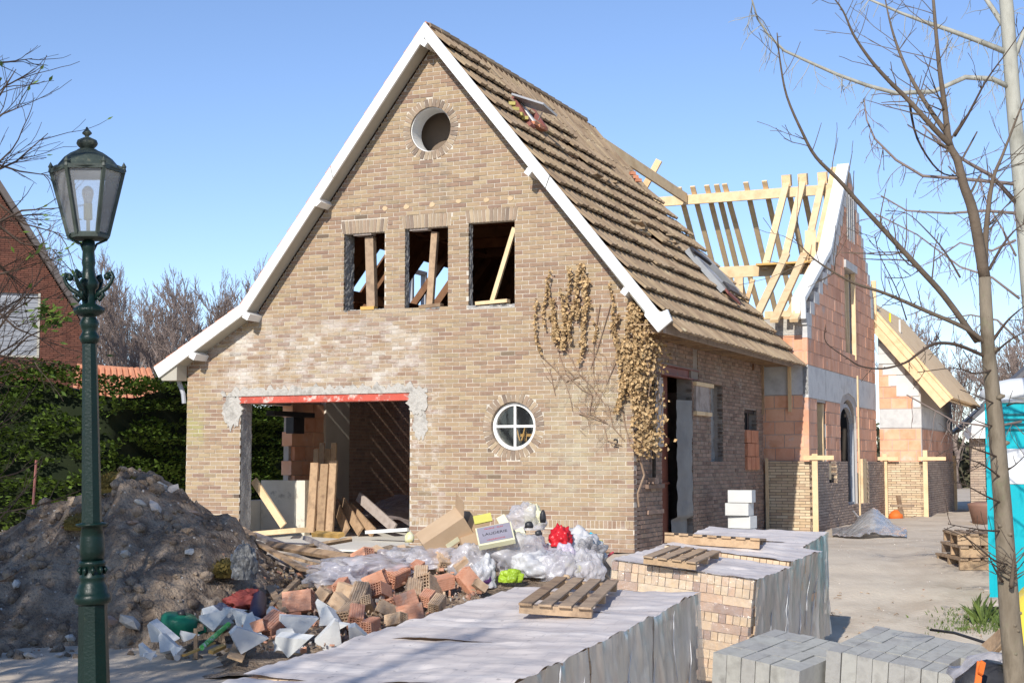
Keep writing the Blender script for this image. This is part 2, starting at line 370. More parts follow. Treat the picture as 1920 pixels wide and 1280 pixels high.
M_stone = mat('broken stone', [(.45, .42, .38), (.60, .57, .53)], 6, .9, .5, 30, rnd=[(1, 1, 1), (.8, .78, .75), (.6, .35, .25), (1.1, 1.08, 1.05), (.9, .86, .8)])
M_aer = mat('white aerated concrete', [(.60, .60, .58), (.68, .68, .66)], 5, .9, .3, 60)
M_paver = mat('grey concrete paver', [(.32, .31, .285), (.40, .39, .36), (.27, .26, .24)], 8, .95, .4, 120, rnd=[(.88, .88, .9), (1, 1, 1), (1.05, 1.06, 1.04), (.94, .95, .97)], bdist=.004, stain=[((.22, .22, .21), 90, .62, .35)])
M_card = mat('cardboard', [(.46, .32, .20), (.54, .39, .25)], 3, .85, .15, 30)
M_teal = mat('teal plastic', [(.0, .36, .42), (.0, .42, .48)], 2, .42, .15, 12, stain=[((.05, .30, .34), 2.5, .6, .4)])
M_roofwhite = mat('translucent white plastic', [(.66, .68, .68), (.74, .75, .75)], 3, .5, .2)
M_brickred = mat('red neighbour brick', [(.11, .044, .03), (.15, .063, .043), (.09, .036, .026)], 3, .9, .3, 40, rnd=[(.8, .8, .8), (1, 1, 1), (1.15, 1.1, 1.05), (.9, .85, .85)])  # dark red brick, colour lowered further to stand in for tree shade
M_redmortar = mat('dark mortar', [(.20, .13, .10), (.26, .18, .14)], 4, .95, .2)
M_leaf = mat('conifer green', [(.065, .11, .020), (.10, .155, .030), (.042, .075, .015)], 1.5, .7, 0, rnd=[(.5, .6, .5), (1, 1, 1), (1.35, 1.3, .9), (.8, .9, .7)])
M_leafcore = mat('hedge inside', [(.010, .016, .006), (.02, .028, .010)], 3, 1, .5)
M_dry = mat('dry vine leaves', [(.38, .25, .125), (.52, .37, .20), (.30, .19, .095)], 6, .8, 0, rnd=[(.7, .68, .62), (1, 1, 1), (1.25, 1.2, 1.1), (.5, .45, .4)])
M_stem = mat('vine stem', [(.24, .15, .10), (.36, .26, .18)], 12, .9, .2)
M_bark = mat('young tree bark', [(.145, .115, .08), (.22, .18, .13), (.10, .078, .052)], 9, .9, .9, 45, stretch=(1, 1, .35), bdist=.006, stain=[((.17, .18, .10), 5, .56, .5)])
M_limb = mat('brown limb bark', [(.105, .078, .055), (.165, .125, .09)], 9, .85, .5, 40)
M_twig = mat('dark twig', [(.055, .038, .03), (.10, .07, .05)], 9, .85, .3)
M_birch = mat('pale birch bark', [(.30, .29, .24), (.42, .41, .35), (.22, .21, .17)], 4, .85, .5, 25, stretch=(1, 1, .4), stain=[((.14, .13, .11), 7, .62, .7)])
M_farbark = mat('distant bark', [(.19, .145, .125), (.27, .21, .18)], 3, .9, 0)
M_grass = mat('grass blades', [(.075, .12, .03), (.12, .17, .045)], 6, .7, 0, rnd=[(.8, .8, .8), (1.3, 1.2, 1)])
M_filmtop = film('dusty wrapping film', (.86, .79, .73), .96, .4, 5, .35, .02, .04, stretch=((.5, 2.6, 1), (0, 0, -.1)), tint=(.62, .555, .52), gl_=.4, tr_=.05, grid=True)
M_filmside = film('grey hanging film', (.50, .45, .42), .60, .34, 3.0, .14, .03, .30, stretch=((1.2, 1.2, .4), (.15, .1, 0)), tint=(.30, .275, .26), gl_=.35, tr_=.12, det=2)
M_filmclear = film('clear stretch film', (.8, .78, .76), .12, .16, 22, .8, .02, .12)
M_bag = film('clear plastic bag', (.90, .88, .89), .62, .26, 4, .35, .05, .30, stretch=((1, 2.6, 1.2), (.4, .5, .8)), det=2, gl_=.6, tint=(.84, .80, .86), tr_=.5)
M_bagwhite = film('white plastic bag', (.90, .89, .89), .84, .28, 5, .35, .05, .14, stretch=((1, 2.6, 1.2), (.4, .2, .8)), det=2, gl_=.6, tint=(.6, .6, .62))
M_sheet = film('pale plastic sheet', (.66, .68, .70), .75, .2, 7, .8, .04, .2)
def plain(name, c, rough=.5, c2=None): return mat(name, [c, c2 or tuple(x * .85 for x in c)], 4, rough, .3, 25)
M_red = plain('red plastic', (.60, .02, .03), .3); M_yel = plain('yellow plastic', (.80, .70, .03), .4); M_lime = plain('lime plastic', (.36, .52, .04), .35)
M_blue = plain('blue plastic', (.03, .06, .35), .4); M_orange = plain('orange cloth', (.75, .17, .03), .6); M_can = plain('green plastic can', (.012, .16, .09), .35)
M_yelw = plain('yellow wood', (.66, .40, .12), .7); M_floor = mat('pale screed', [(.66, .62, .54), (.72, .69, .62)], 2, .8, .1)
M_label = plain('white print', (.78, .78, .78), .5); M_redprint = plain('red print', (.55, .08, .10), .5); M_inkprint = plain('black print', (.05, .05, .06), .6)
M_lilac = plain('lilac print panel', (.30, .28, .33), .7)
M_cream = plain('cream foam', (.78, .74, .5), .6); M_darkred = plain('dark red cloth', (.28, .06, .05), .7); M_navy = plain('navy rubber', (.02, .025, .06), .45)

# ---------------------------------------------------------------- ground and soil heap
def sstep(a, b, x):
    t = min(1, max(0, (x - a) / (b - a))); return t * t * (3 - 2 * t)
def gz(x, y):
    g = .60 * sstep(13.0, 20.0, y)
    amp = .035 if y > 11 else .03
    g += amp * fbm(V((x * .9, y * .9, 3)), 4) * (1 if y < 60 else 0)
    if y < 60 and y > 9:
        g += .016 * fbm(V((x * 4.5, y * 4.5, 8)), 3)
        d = abs(x - 4.6 - .12 * (y - 16) + .3 * math.sin(y * .5))
        g -= .03 * math.exp(-(d / .25) ** 2)
    l = hlocal(x, y)
    if -8 < l[0] < .95 and -.1 < l[1]: g = min(g, .585)
    return g
def hlocal(x, y):
    d = V((x, y, 0)) - V((HO.x, HO.y, 0)); return (d.dot(EX), d.dot(EY))
xs = [-700, -300, -150, -80, -45, -30, -20, -14] + [-11 + .16 * i for i in range(138)] + [12, 14, 18, 24, 34, 60, 110, 200, 400, 700]
ys = [-60, -30, -12, -4, 0, 3, 6, 8] + [9 + .13 * i for i in range(150)] + [29 + i * .6 for i in range(18)] + [42, 46, 52, 60, 80, 120, 200, 400, 900, 1500]
b = MB(); vs = [(x, y, gz(x, y)) for y in ys for x in xs]; nx = len(xs)
b.add(vs, [(j * nx + i, j * nx + i + 1, (j + 1) * nx + i + 1, (j + 1) * nx + i) for j in range(len(ys) - 1) for i in range(nx - 1)])
g = b.build('ground', M_sand, None, True); g['kind'] = 'structure'

PROF = [(-1500, -.2), (-900, .3), (-400, .72), (-60, .95), (20, 1.12), (80, 1.35), (150, 1.46), (205, 1.49), (228, 1.80), (290, 1.76), (330, 1.60), (365, 1.42), (430, 1.16), (500, .78), (560, .52), (640, .25), (720, -.1)]
YC = 16.6
def prof(x):
    px = 960 + x / YC * 2740
    if px <= PROF[0][0] or px >= PROF[-1][0]: return -.3
    for (a, za), (c, zc) in zip(PROF, PROF[1:]):
        if a <= px <= c: return za + (zc - za) * (px - a) / (c - a)
def heap(x, y):
    h = prof(x * YC / max(y, 10) if y < YC else x)
    base = gz(x, y)
    t = (y - YC) / (2.5 if y < YC else 1.9)
    t = max(0, abs(t) + .16 * fbm(V((x * 1.3, y * .4, 7)), 4))
    f = max(0, 1 - t ** 1.35) if t < 1 else 0
    z = base + (h - base) * f - .12
    n = .16 * fbm(V((x * .9, y * .9, 1)), 5) + .11 * abs(fbm(V((x * 2.6, y * 2.6, 5)), 4)) + .045 * fbm(V((x * 8, y * 8, 2)), 4)
    return z + n * min(1, f * 3) + .06 * min(1, f * 4)
b = MB(); X0, X1, Y0, Y1 = -10.0, -1.6, 13.6, 18.8; nu, nv = 190, 120
b.grid(lambda u, v: (X0 + (X1 - X0) * u, Y0 + (Y1 - Y0) * v, heap(X0 + (X1 - X0) * u, Y0 + (Y1 - Y0) * v)), nu, nv)
SH = b.build('soil_heap', M_soil, None, True)
tag(SH, 'large dark heap of dug soil with stones beside the hedge', 'soil heap')

def stonemesh(name, seed, m, sub=1):
    bm = bmesh.new(); bmesh.ops.create_icosphere(bm, subdivisions=sub, radius=1)
    for v in bm.verts:
        v.co *= 1 + .45 * noise.noise(v.co * 1.3 + V((seed, 0, 0)))
        v.co.z *= .7
    me = bpy.data.meshes.new(name); bm.to_mesh(me); bm.free(); me.materials.append(m)
    at = me.attributes.new('rnd', 'FLOAT', 'FACE'); at.data.foreach_set('value', [((seed * 37) % 10) / 10] * len(me.polygons))
    return me
SM = [stonemesh('rubble_stone', i, M_stone) for i in range(5)]
def stone(x, y, z, s, i, label, group, parent=None):
    o = bpy.data.objects.new('rubble_stone', SM[i % 5]); col.objects.link(o); o.location = (x, y, z); o.scale = (s, s * R.uniform(.6, 1), s * R.uniform(.5, .9))
    o.rotation_euler = (R.uniform(-.6, .6), R.uniform(-.6, .6), R.uniform(0, 6)); tag(o, label, 'stone', group); return o
STL = ['stone on the left part of the upper slope of the soil heap', 'larger stone right of its twin on the upper slope of the heap', 'pale flat stone on the right slope of the soil heap', 'stone low in the middle of the soil heap', 'thin pale stone on the right flank of the heap', 'pale stone on the very top of the soil heap', 'reddish stone just right of the heap top', 'dark flat stone at the foot of the heap right of the lamp', 'large flat slab at the foot of the soil heap', 'stone on the ground left of the lamp post', 'stone at the lower left on the ground', 'second stone on the ground left of the lamp post', 'small stone under the two upper slope stones', 'small pale stone near the dirty grey sheet', 'stone on the far left slope of the heap', 'small stone left of the lamp on the slope']
for i, (px, py, s) in enumerate([(262, 950, .09), (292, 955, .11), (365, 965, .08), (235, 1049, .08), (355, 1045, .06), (300, 880, .10), (322, 895, .09), (205, 1168, .12), (245, 1178, .15), (132, 1205, .07), (58, 1233, .08), (110, 1232, .06), (250, 985, .07), (415, 1080, .07), (30, 1120, .07), (150, 1035, .06)]):
    best = None
    for k in range(60):
        Y = 13.7 + k * .06; p = W(px, py, Y)
        if heap(p.x, p.y) >= p.z or gz(p.x, p.y) >= p.z: best = p; break
    p = best or W(px, py, 16.4)
    stone(p.x, p.y, max(heap(p.x, p.y), gz(p.x, p.y)) + s * .2, s, i, STL[i], 'stones on the soil heap')
# tiny crumbs nobody could count
b = MB()
for k in range(2600):
    if k < 700: x = R.uniform(-7, -1.7); y = R.uniform(13.8, 17); z = max(heap(x, y), gz(x, y)); s = R.uniform(.008, .03)
    else: x = R.uniform(-7.5, 8); y = R.uniform(11.2, 24); z = gz(x, y); s = R.uniform(.006, .022)
    l = hlocal(x, y)
    if l[1] > -.1 and l[0] < .9: continue
    b.box((x, y, z), (s, s * R.uniform(.5, 1), s * .6), Matrix.Rotation(R.uniform(0, 3), 3, V((R.random(), R.random(), 1)).normalized()), R.random())
tag(b.build('loose_gravel', M_stone), 'loose crumbs of stone and brick scattered over sand and soil', 'gravel', kind='stuff')
b = MB()
for k in range(900):
    x = R.uniform(-8, -1.9); y = R.uniform(13.7, 17.4); z = heap(x, y)
    if z < gz(x, y) - .02:
        z = gz(x, y)
        if R.random() < .5: continue
    s = min(.085, R.expovariate(34) + .015); me = SM[k % 5]; rt = Matrix.Rotation(R.uniform(0, 6), 3, V((R.random(), R.random(), 1)).normalized())
    b.add([rt @ (v.co * s) + V((x, y, z + s * .15)) for v in me.vertices], [tuple(q.vertices) for q in me.polygons], R.random())
tag(b.build('soil_clods', M_soil, None, True), 'loose clods of dark soil on and around the heap', 'soil clods', kind='stuff')
# moss cushions on the heap
def clump(name, c, rad, n, mtl, label, cat, leaf=.03, flat=.6, group=None):
    b = MB()
    for k in range(n):
        d = V((R.gauss(0, 1), R.gauss(0, 1), R.gauss(0, 1))); d.normalize(); p = V(c) + V((d.x * rad[0], d.y * rad[1], abs(d.z) * rad[2])) * R.uniform(.75, 1)
        a = d.orthogonal().normalized() * leaf; q = d.cross(a) * .5
        b.add([p - a * .5, p + q, p + d * leaf * R.uniform(1, 2)], [(0, 1, 2)], R.random())
    bm = MB(); bm.lathe([(rad[0] * .9 * math.cos(t), rad[2] * .85 * math.sin(t)) for t in (-.3, .2, .6, 1.0, 1.35)], 10, c)
    e = thing(name, label, cat, c); 
    f = b.build('tufts', mtl, e); f.location = -V(c); f['kind'] = 'stuff'
    f = bm.build('cushion', mtl, e, True); f.location = -V(c); return e
M_moss = mat('brown moss', [(.16, .12, .03), (.26, .20, .06), (.10, .08, .02)], 8, 1, .8, 60, rnd=[(.7, .7, .7), (1.2, 1.1, 1)])
p = W(222, 888, 16.4); clump('moss_cushion', (p.x, p.y, p.z - .16), (.24, .22, .20), 1400, M_moss, 'brown moss tuft on the top of the soil heap', 'moss')
p = W(172, 965, 15.6); clump('moss_cushion', (p.x - .1, p.y, p.z - .12), (.22, .2, .14), 700, M_moss, 'brown moss tuft on the left slope of the soil heap', 'moss')
p = W(425, 1052, 15.2); clump('moss_cushion', (p.x, p.y, p.z - .12), (.16, .16, .16), 500, M_moss, 'brown moss lump at the right flank of the soil heap beside grey sheet', 'moss')

# ---------------------------------------------------------------- the old house
fm = lambda u, v, d: V((u, d, v))          # facade plane
sm_ = lambda u, v, d: V((-d, u, v))        # side plane: u along the wall, d into the wall
ROOF = [(-7.787, 2.70), (-6.2, 3.615), (-3.07, 7.64), (.56, 3.13)]
WALLO = [(0, 0), (0, 3.62), (-3.08, 7.40), (-6.1, 3.50), (-7.38, 2.74), (-7.38, 0)]
WIN = [(-4.575, -3.880, 3.48, 4.655), (-3.54, -2.83, 3.465, 4.67), (-2.50, -1.77, 3.46, 4.69)]
GAR = (-6.38, -3.44, -.01, 2.25)
CIR = [(-3.128, 6.135, .335, .455), (-1.795, 1.738, .345, .475)]
def circ(c, r, n=40): return [(c[0] + r * math.cos(2 * math.pi * k / n), c[1] + r * math.sin(2 * math.pi * k / n)) for k in range(n)]
fw = MB()
outer = [(0, 0), (0, 3.62), (-3.08, 7.40), (-6.1, 3.50), (-7.38, 2.74), (-7.38, 0), (GAR[0], 0), (GAR[0], GAR[3]), (GAR[1], GAR[3]), (GAR[1], 0)]
holes = [[(a, c), (b_, c), (b_, d), (a, d)] for a, b_, c, d in WIN] + [circ(c, c[2] + .012) for c in CIR]
fw.prism(outer, .006, .13, fm, holes)
FW = fw.build('front_wall', M_mortar, HOUSE, fix=True)
def xl(z):
    return -7.38 if z < 2.74 else (-7.38 + (z - 2.74) / (3.50 - 2.74) * 1.28 if z < 3.50 else -6.1 + (z - 3.5) / 3.9 * 3.02)
def xr(z): return 0 if z < 3.62 else -(z - 3.62) / 3.78 * 3.08
def cut(iv, a, b_):
    o = []
    for p, q in iv:
        if b_ <= p or a >= q: o.append((p, q)); continue
        if a > p: o.append((p, a))
        if b_ < q: o.append((b_, q))
    return o
def front_iv(z):
    iv = [(xl(z), xr(z))]
    if z < GAR[3] - .0: iv = cut(iv, GAR[0], GAR[1])
    if 2.13 < z < 2.25: iv = cut(iv, -6.6, -3.28)
    if .32 < z < .43: iv = cut(iv, -3.4, .1)
    for a, b_, c, d in WIN:
        if c < z < d: iv = cut(iv, a, b_)
        if d <= z < d + .20: iv = cut(iv, a - .036 - .022 * (z - d) / .2, b_ + .036 + .022 * (z - d) / .2)
    for cx, cz, r, ro in CIR:
        if abs(z - cz) < ro: h = math.sqrt(ro * ro - (z - cz) ** 2); iv = cut(iv, cx - h, cx + h)
    return iv
P = []
def putb(P, q, thick=.1, mp='f', bias=0, jitter=.005):
    u0, u1, v0, v1 = q; j = R.uniform(-jitter, jitter * .4); u = (u0 + u1) / 2; v = (v0 + v1) / 2
    L = u1 - u0; rt = None
    if R.random() < .12 and L > .15: rt = Matrix.Rotation(R.uniform(-.008, .008), 3, 'Y' if mp == 'f' else 'X')
    c = (u, thick / 2 + j + bias, v) if mp == 'f' else (-(thick / 2 + j + bias), u, v)
    d = (L, thick, v1 - v0) if mp == 'f' else (thick, L, v1 - v0)
    P.append((V(c), d, rt, min(.999, max(0, R.random() * (.93 if R.random() < .9 else 1)))))
for q in courses(front_iv, .0, 7.4, .0625, .22): putb(P, q)
u = -3.4
while u < -.06: putb(P, (u, u + .052, .325, .428)); u += .063
key = lambda t: (hw(t[0]) - V((0, 0, HC))).length
pieces('brick', P, M_brick, FW, key, 300, 'brickwork')
P = []
for a, b_, c, d in WIN:                     # flat arches of bricks on end
    n = 13
    for k in range(n):
        t = (k + .5) / n; x = a - .04 + (b_ - a + .08) * t
        rt = Matrix.Rotation((t - .5) * .30, 3, 'Y')
        P.append((V((x, .047 + R.uniform(-.004, .003), d + .1)), ((b_ - a + .08) / n - .011, .1, .195), rt, R.random()))
for cx, cz, r, ro in CIR:
    n = 38
    for k in range(n):
        a = 2 * math.pi * (k + .5) / n; rm = (r + ro) / 2
        P.append((V((cx + rm * math.cos(a), .045 + R.uniform(-.004, .004), cz + rm * math.sin(a))), (ro - r, .1, 2 * math.pi * rm / n - .012), Matrix.Rotation(-a, 3, 'Y'), R.random()))
AW = MB().bb((-.02, .27, 5), (.0, .275, 5.01)).build('arch_bricks', M_mortar, HOUSE)
bpy.data.objects.remove(AW)
pieces('arch_brick', P, M_arch, FW, key, 300)

def rough_poly(cx, cz, rx, rz, seed, n=22, amp=.25):
    return [(cx + rx * math.cos(2 * math.pi * k / n) * (1 + amp * noise.noise(V((k * .6, seed, 0)))), cz + rz * math.sin(2 * math.pi * k / n) * (1 + amp * noise.noise(V((k * .6, seed, 9))))) for k in range(n)]
b = MB()
for (cx, cz, rx, rz_, sd, d_) in ((-6.53, 2.02, .17, .26, 1, -.014), (-3.31, 2.12, .16, .20, 2, -.02), (-3.27, 1.78, .12, .22, 3, -.008)):
    b = MB(); b.prism(rough_poly(cx, cz, rx, rz_, sd, 40, .5), d_, .02, fm); b.build('plaster_patch', M_plaster, HOUSE, fix=True)
b = MB()
top = [(-6.75 + .04 * i, 2.36 + .10 * noise.noise(V((i * .5, 0, 0))) + .05 * noise.noise(V((i * 1.7, 3, 0))) - (.06 if i < 6 or i > 84 else 0)) for i in range(91)]
b.prism([(-6.6, 2.245), (-3.2, 2.245)][::-1] and ([(-6.7, 2.245), (-3.15, 2.245)] + top[::-1]), -.018, .02, fm)
b.build('plaster_band', M_plaster, HOUSE, fix=True)
b = MB(); b.bb((-6.45, .0, 2.14), (-3.4, .012, 2.245)); b.bb((-6.6, .012, 2.135), (-3.28, .26, 2.15)); b.bb((-6.6, -.012, 2.135), (-3.40, .012, 2.15)); b.bb((-6.6, .06, 2.15), (-3.28, .08, 2.25))
b.build('steel_lintel', M_redsteel, HOUSE)
b = MB()                                     # raw jamb faces of the garage opening and upper windows
def jamb(x, y0, y1, z0, z1, s):
    b.grid(lambda u, v: (x + s * (.012 + .014 * fbm(V((u * 6, v * 12, x)), 3)), y0 + (y1 - y0) * u, z0 + (z1 - z0) * v), 6, 26)
jamb(GAR[0], .012, .30, 0, 2.13, 1); jamb(GAR[1], .012, .30, 0, 2.13, -1)
b.build('opening_jamb', M_concdark, HOUSE, True)
b = MB()
for a, b_, c, d in WIN:
    b.grid(lambda u, v: (a + .012 + .010 * fbm(V((u * 6, v * 30, a)), 3), .02 + (.27 if a < -4 else .10) * u, c + (d - c) * v), 6, 30)
    for k in range(9):
        x = a + (b_ - a) * R.random(); b.box((x, .1, c + .01), (R.uniform(.04, .16), .2, .03), None)
b.build('broken_reveal', M_concdark, HOUSE)
b = MB()
for a, b_, c, d in WIN:
    b.grid(lambda u, v: (a + (b_ - a) * u, .002 + .29 * v, c + .018 + .018 * fbm(V((u * 7, v * 4, a)), 3)), 16, 6)
    b.grid(lambda u, v: (a + (b_ - a) * u, .002, c - .035 + (.05 + .02 * fbm(V((u * 7, 1, a)), 3)) * v), 16, 2)
b.build('rough_sill', M_plaster, HOUSE, True)
# round opening high in the gable and the round window below
def tubewall(b, c, r0, r1, y0, y1, n=40, a0=0, a1=2 * math.pi):
    vs = []
    for k in range(n + 1):
        a = a0 + (a1 - a0) * k / n
        for (r, y) in ((r0, y0), (r1, y0), (r1, y1), (r0, y1)): vs.append((c[0] + r * math.cos(a), y, c[1] + r * math.sin(a)))
    fs = []
    for k in range(n):
        for q in range(4):
            fs.append((k * 4 + q, k * 4 + (q + 1) % 4, (k + 1) * 4 + (q + 1) % 4, (k + 1) * 4 + q))
    b.add(vs, fs)
b = MB(); tubewall(b, CIR[0], .322, .334, .03, .34); b.build('round_reveal', M_white, HOUSE, fix=True)
b = MB(); b.bb((-3.6, .62, 5.6), (-2.6, .64, 6.7)); b.build('attic_panel', mat('brown felt panel', [(.20, .15, .11), (.24, .18, .13)], 2, .9, .2), HOUSE)
c = CIR[1]
b = MB(); tubewall(b, c, .292, .338, .055, .12)
RW = b.build('round_window', M_white, HOUSE, fix=True)
b = MB(); b.bb((c[0] - .295, .062, c[1] - .018), (c[0] + .295, .10, c[1] + .018)); b.build('glazing_bar', M_white, RW)
b = MB(); b.bb((c[0] - .016, .060, c[1] - .295), (c[0] + .016, .102, c[1] + .295)); b.build('glazing_bar', M_white, RW)
b = MB(); b.prism(circ(c, .295), .085, .089, fm); b.build('pane', M_glass, RW)
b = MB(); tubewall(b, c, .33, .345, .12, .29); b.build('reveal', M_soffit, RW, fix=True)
b = MB()
for k in range(9):
    x = c[0] + R.uniform(-.28, .26); b.beam((x, .45, c[1] - .3 + R.uniform(0, .1)), (x + R.uniform(-.15, .15), .55, c[1] + R.uniform(-.1, .02)), .018, .012)
b.bb((c[0] - .1, .5, c[1] - .14), (c[0] + .5, .75, c[1] - .1))
tag(b.build('stick_bundle', M_yelw), 'yellow sticks and shelf seen inside behind the round window', 'sticks').parent = None
bpy.data.objects['stick_bundle'].matrix_world = HOUSE.matrix_world if False else (Matrix.Translation(HO) @ Matrix.Rotation(-TH, 4, 'Z'))
M_chip = plain('fresh brick break', (.62, .46, .28), .9)
for (px, py) in ((722, 391), (762, 388), (810, 384), (860, 377), (912, 375), (957, 372), (672, 395)):   # putlog holes: light patches of broken brick
    r_ = ray(px, py); o_ = V((0, 0, HC)) - HO; t = -o_.dot(EY) / r_.dot(EY); q = V((0, 0, HC)) + r_ * t - HO; x, z = q.dot(EX), q.z
    b = MB(); b.prism(rough_poly(x, z, .045, .035, x * 9, 9, .5), -.006, .02, fm); b.build('chipped_patch', M_chip, HOUSE, fix=True)

# bargeboards
def offs(pts, d): return [(x, z - d) for x, z in pts]
def lp(a, c, t): return (a[0] + (c[0] - a[0]) * t, a[1] + (c[1] - a[1]) * t)
UA, UB_, UC = (-3.07, 7.655), (-6.2, 3.63), (-7.79, 2.71); LA, LB_, LC = (-3.07, 7.43), (-6.115, 3.49), (-7.69, 2.545)
for ua, uc, la, lc, t0_, t1_, yy in ((UA, UB_, LA, LB_, 0, .498, 0), (UA, UB_, LA, LB_, .502, 1, .004), (UB_, UC, LB_, LC, .004, 1, 0)):
    b = MB(); b.prism([lp(ua, uc, t0_), lp(ua, uc, t1_), lp(la, lc, t1_), lp(la, lc, t0_)], -.325 + yy, -.285, fm); b.build('bargeboard', M_white, HOUSE, fix=True)
for t0_, t1_, yy in ((0, .538, 0), (.541, 1, .004)):
    b = MB(); ua, uc, la, lc = (-3.066, 7.655), (.575, 3.13), (-3.066, 7.41), (.46, 3.04); b.prism([lp(ua, uc, t0_), lp(la, lc, t0_), lp(la, lc, t1_), lp(ua, uc, t1_)], -.323 + yy, -.283, fm); b.build('bargeboard', M_white, HOUSE, fix=True)
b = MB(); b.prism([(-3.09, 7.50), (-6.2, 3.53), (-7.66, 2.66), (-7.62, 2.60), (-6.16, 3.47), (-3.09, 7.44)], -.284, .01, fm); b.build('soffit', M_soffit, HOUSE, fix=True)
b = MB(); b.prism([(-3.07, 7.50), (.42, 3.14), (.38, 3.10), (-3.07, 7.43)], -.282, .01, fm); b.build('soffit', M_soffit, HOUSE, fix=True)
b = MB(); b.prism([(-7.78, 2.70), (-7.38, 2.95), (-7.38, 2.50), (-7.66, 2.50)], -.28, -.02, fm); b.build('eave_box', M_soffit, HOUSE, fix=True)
for (x, z, q) in ((-4.86, 5.12, 0), (-6.08, 3.45, 0), (-7.05, 2.87, 0), (-1.42, 5.30, 0), (.0, 3.54, 0), (-3.07, 7.34, 0)):
    s = .06 if x > -3.08 else .07
    b = MB(); b.box((x, -.16, z), (s * 1.5, .36, s * 1.5), Matrix.Rotation(.9 if x > -6 and x < -3.1 else .5 if x < -3.1 else -.9, 3, 'Y')); b.build('purlin_end', M_white, HOUSE)
b = MB(); b.prism([(.30, 3.30), (.52, 3.24), (.60, 3.27), (.66, 3.12), (.47, 2.97), (.28, 3.20)], -.335, -.275, fm); b.build('gutter_end', M_white, HOUSE, fix=True)
b = MB(); b.tube([hp for hp in (V((-7.55, -.02, 2.55)), V((-7.44, -.02, 2.3)), V((-7.42, -.02, 2.15)))], .035, 8); b.build('downpipe', M_grey, HOUSE)

# roof shell
def slab(b, p, q, y0, y1, th, off=.06, y1b=None):
    p = V((p[0], 0, p[1])); q = V((q[0], 0, q[1])); t = (q - p).normalized(); n = V((-t.z, 0, t.x))
    if n.z < 0: n = -n
    y1b = y1 if y1b is None else y1b
    vs = [];
    for o in (off, off + th):
        vs += [p - n * o + V((0, y0, 0)), q - n * o + V((0, y0, 0)), q - n * o + V((0, y1b, 0)), p - n * o + V((0, y1, 0))]
    b.add(vs, BOXF, R.random())
def lerp2(p, q, t): return (p[0] + (q[0] - p[0]) * t, p[1] + (q[1] - p[1]) * t)
A0, A1, A2, A3 = ROOF
b = MB()
slab(b, A2, A3, -.27, 6.75, .03, .05, 7.62)
k = 0
for (y0, y1, t0) in ((-.27, 2.0, 0), (2.0, 2.55, .30), (2.55, 3.75, 0), (3.7, 5.2, .30), (5.2, 6.8, 0)): slab(b, lerp2(A1, A2, t0), A2, y0, y1, .03)
y = -.27
while y < 6.8: slab(b, A0, A1, y, y + (.40 if y > 1.5 else .5), .02); y += .52 if y > 1.5 else .5
RS = b.build('roof', M_darkwood, HOUSE, fix=True)
for k in range(8):
    y = .35 + k * .8
    b = MB(); slab(b, (-3.07, 7.58), A3, y, y + .06, .12, .09); slab(b, A1, (-3.07, 7.58), y, y + .06, .12, .09)
    b.build('rafter', M_darkwood, RS, fix=True)
for k in range(6):
    y = .75 + k * 1.15
    b = MB(); b.bb((-4.9, y, 5.0), (-1.35, y + .07, 5.16)); b.build('collar_beam', M_darkwood, RS)
for (x, z) in ((-4.7, 5.05), (-1.6, 5.2), (-5.6, 3.9), (-.6, 3.95), (-3.07, 7.2)):
    b = MB(); b.bb((x - .06, .3, z), (x + .06, 6.8, z + .16)); b.build('purlin', M_darkwood, RS)
b = MB()
for k in range(22): b.bb((-4.75 + k * .155, .3, 5.165), (-4.75 + k * .155 + .15, 6.7, 5.185))
b.build('attic_ceiling', M_darkwood, RS)
b = MB(); b.bb((-6.2, .3, 2.78), (-.02, 7.1, 2.86)); b.build('attic_floor', M_darkwood, HOUSE)
b = MB(); b.prism([(-7.5, 2.5), (-.05, 2.5), (-.05, 3.70), (-3.07, 7.48), (-6.2, 3.47), (-7.5, 2.72)], 6.68, 6.74, fm)
for k in range(24): b.bb((-6.2 + .26 * k, 6.655, 2.87), (-6.2 + .26 * k + .25, 6.679, 3.45 + 1.2 * (1 - abs(k - 11.5) / 12)))
b.build('back_gable_boards', M_darkwood, HOUSE)
b = MB()
for y_ in (3.72, 4.62, 5.15): b.bb((-5.9, y_, 3.6), (-5.8, y_ + .07, 4.75))
b.bb((-5.9, 3.72, 4.7), (-5.8, 5.22, 4.77)); b.build('attic_window_frame', M_grey, HOUSE)
# eave fascia, tile hooks
b = MB(); b.bb((.50, -.2, 2.97), (.53, 3.8, 3.12)); b.build('fascia_board', M_graywood, HOUSE)
b = MB(); b.bb((.50, 3.803, 2.97), (.53, 7.66, 3.12)); b.build('fascia_board', M_graywood, HOUSE)
for k in range(24):
    y = -.1 + k * .33; b = MB(); b.bb((.02, y, 2.98), (.50, y + .05, 3.07)); b.build('rafter_foot', M_oldwood, RS)
b = MB(); b.bb((.02, -.2, 3.085), (.50, 7.6, 3.10)); b.build('eave_boarding', M_oldwood, HOUSE)

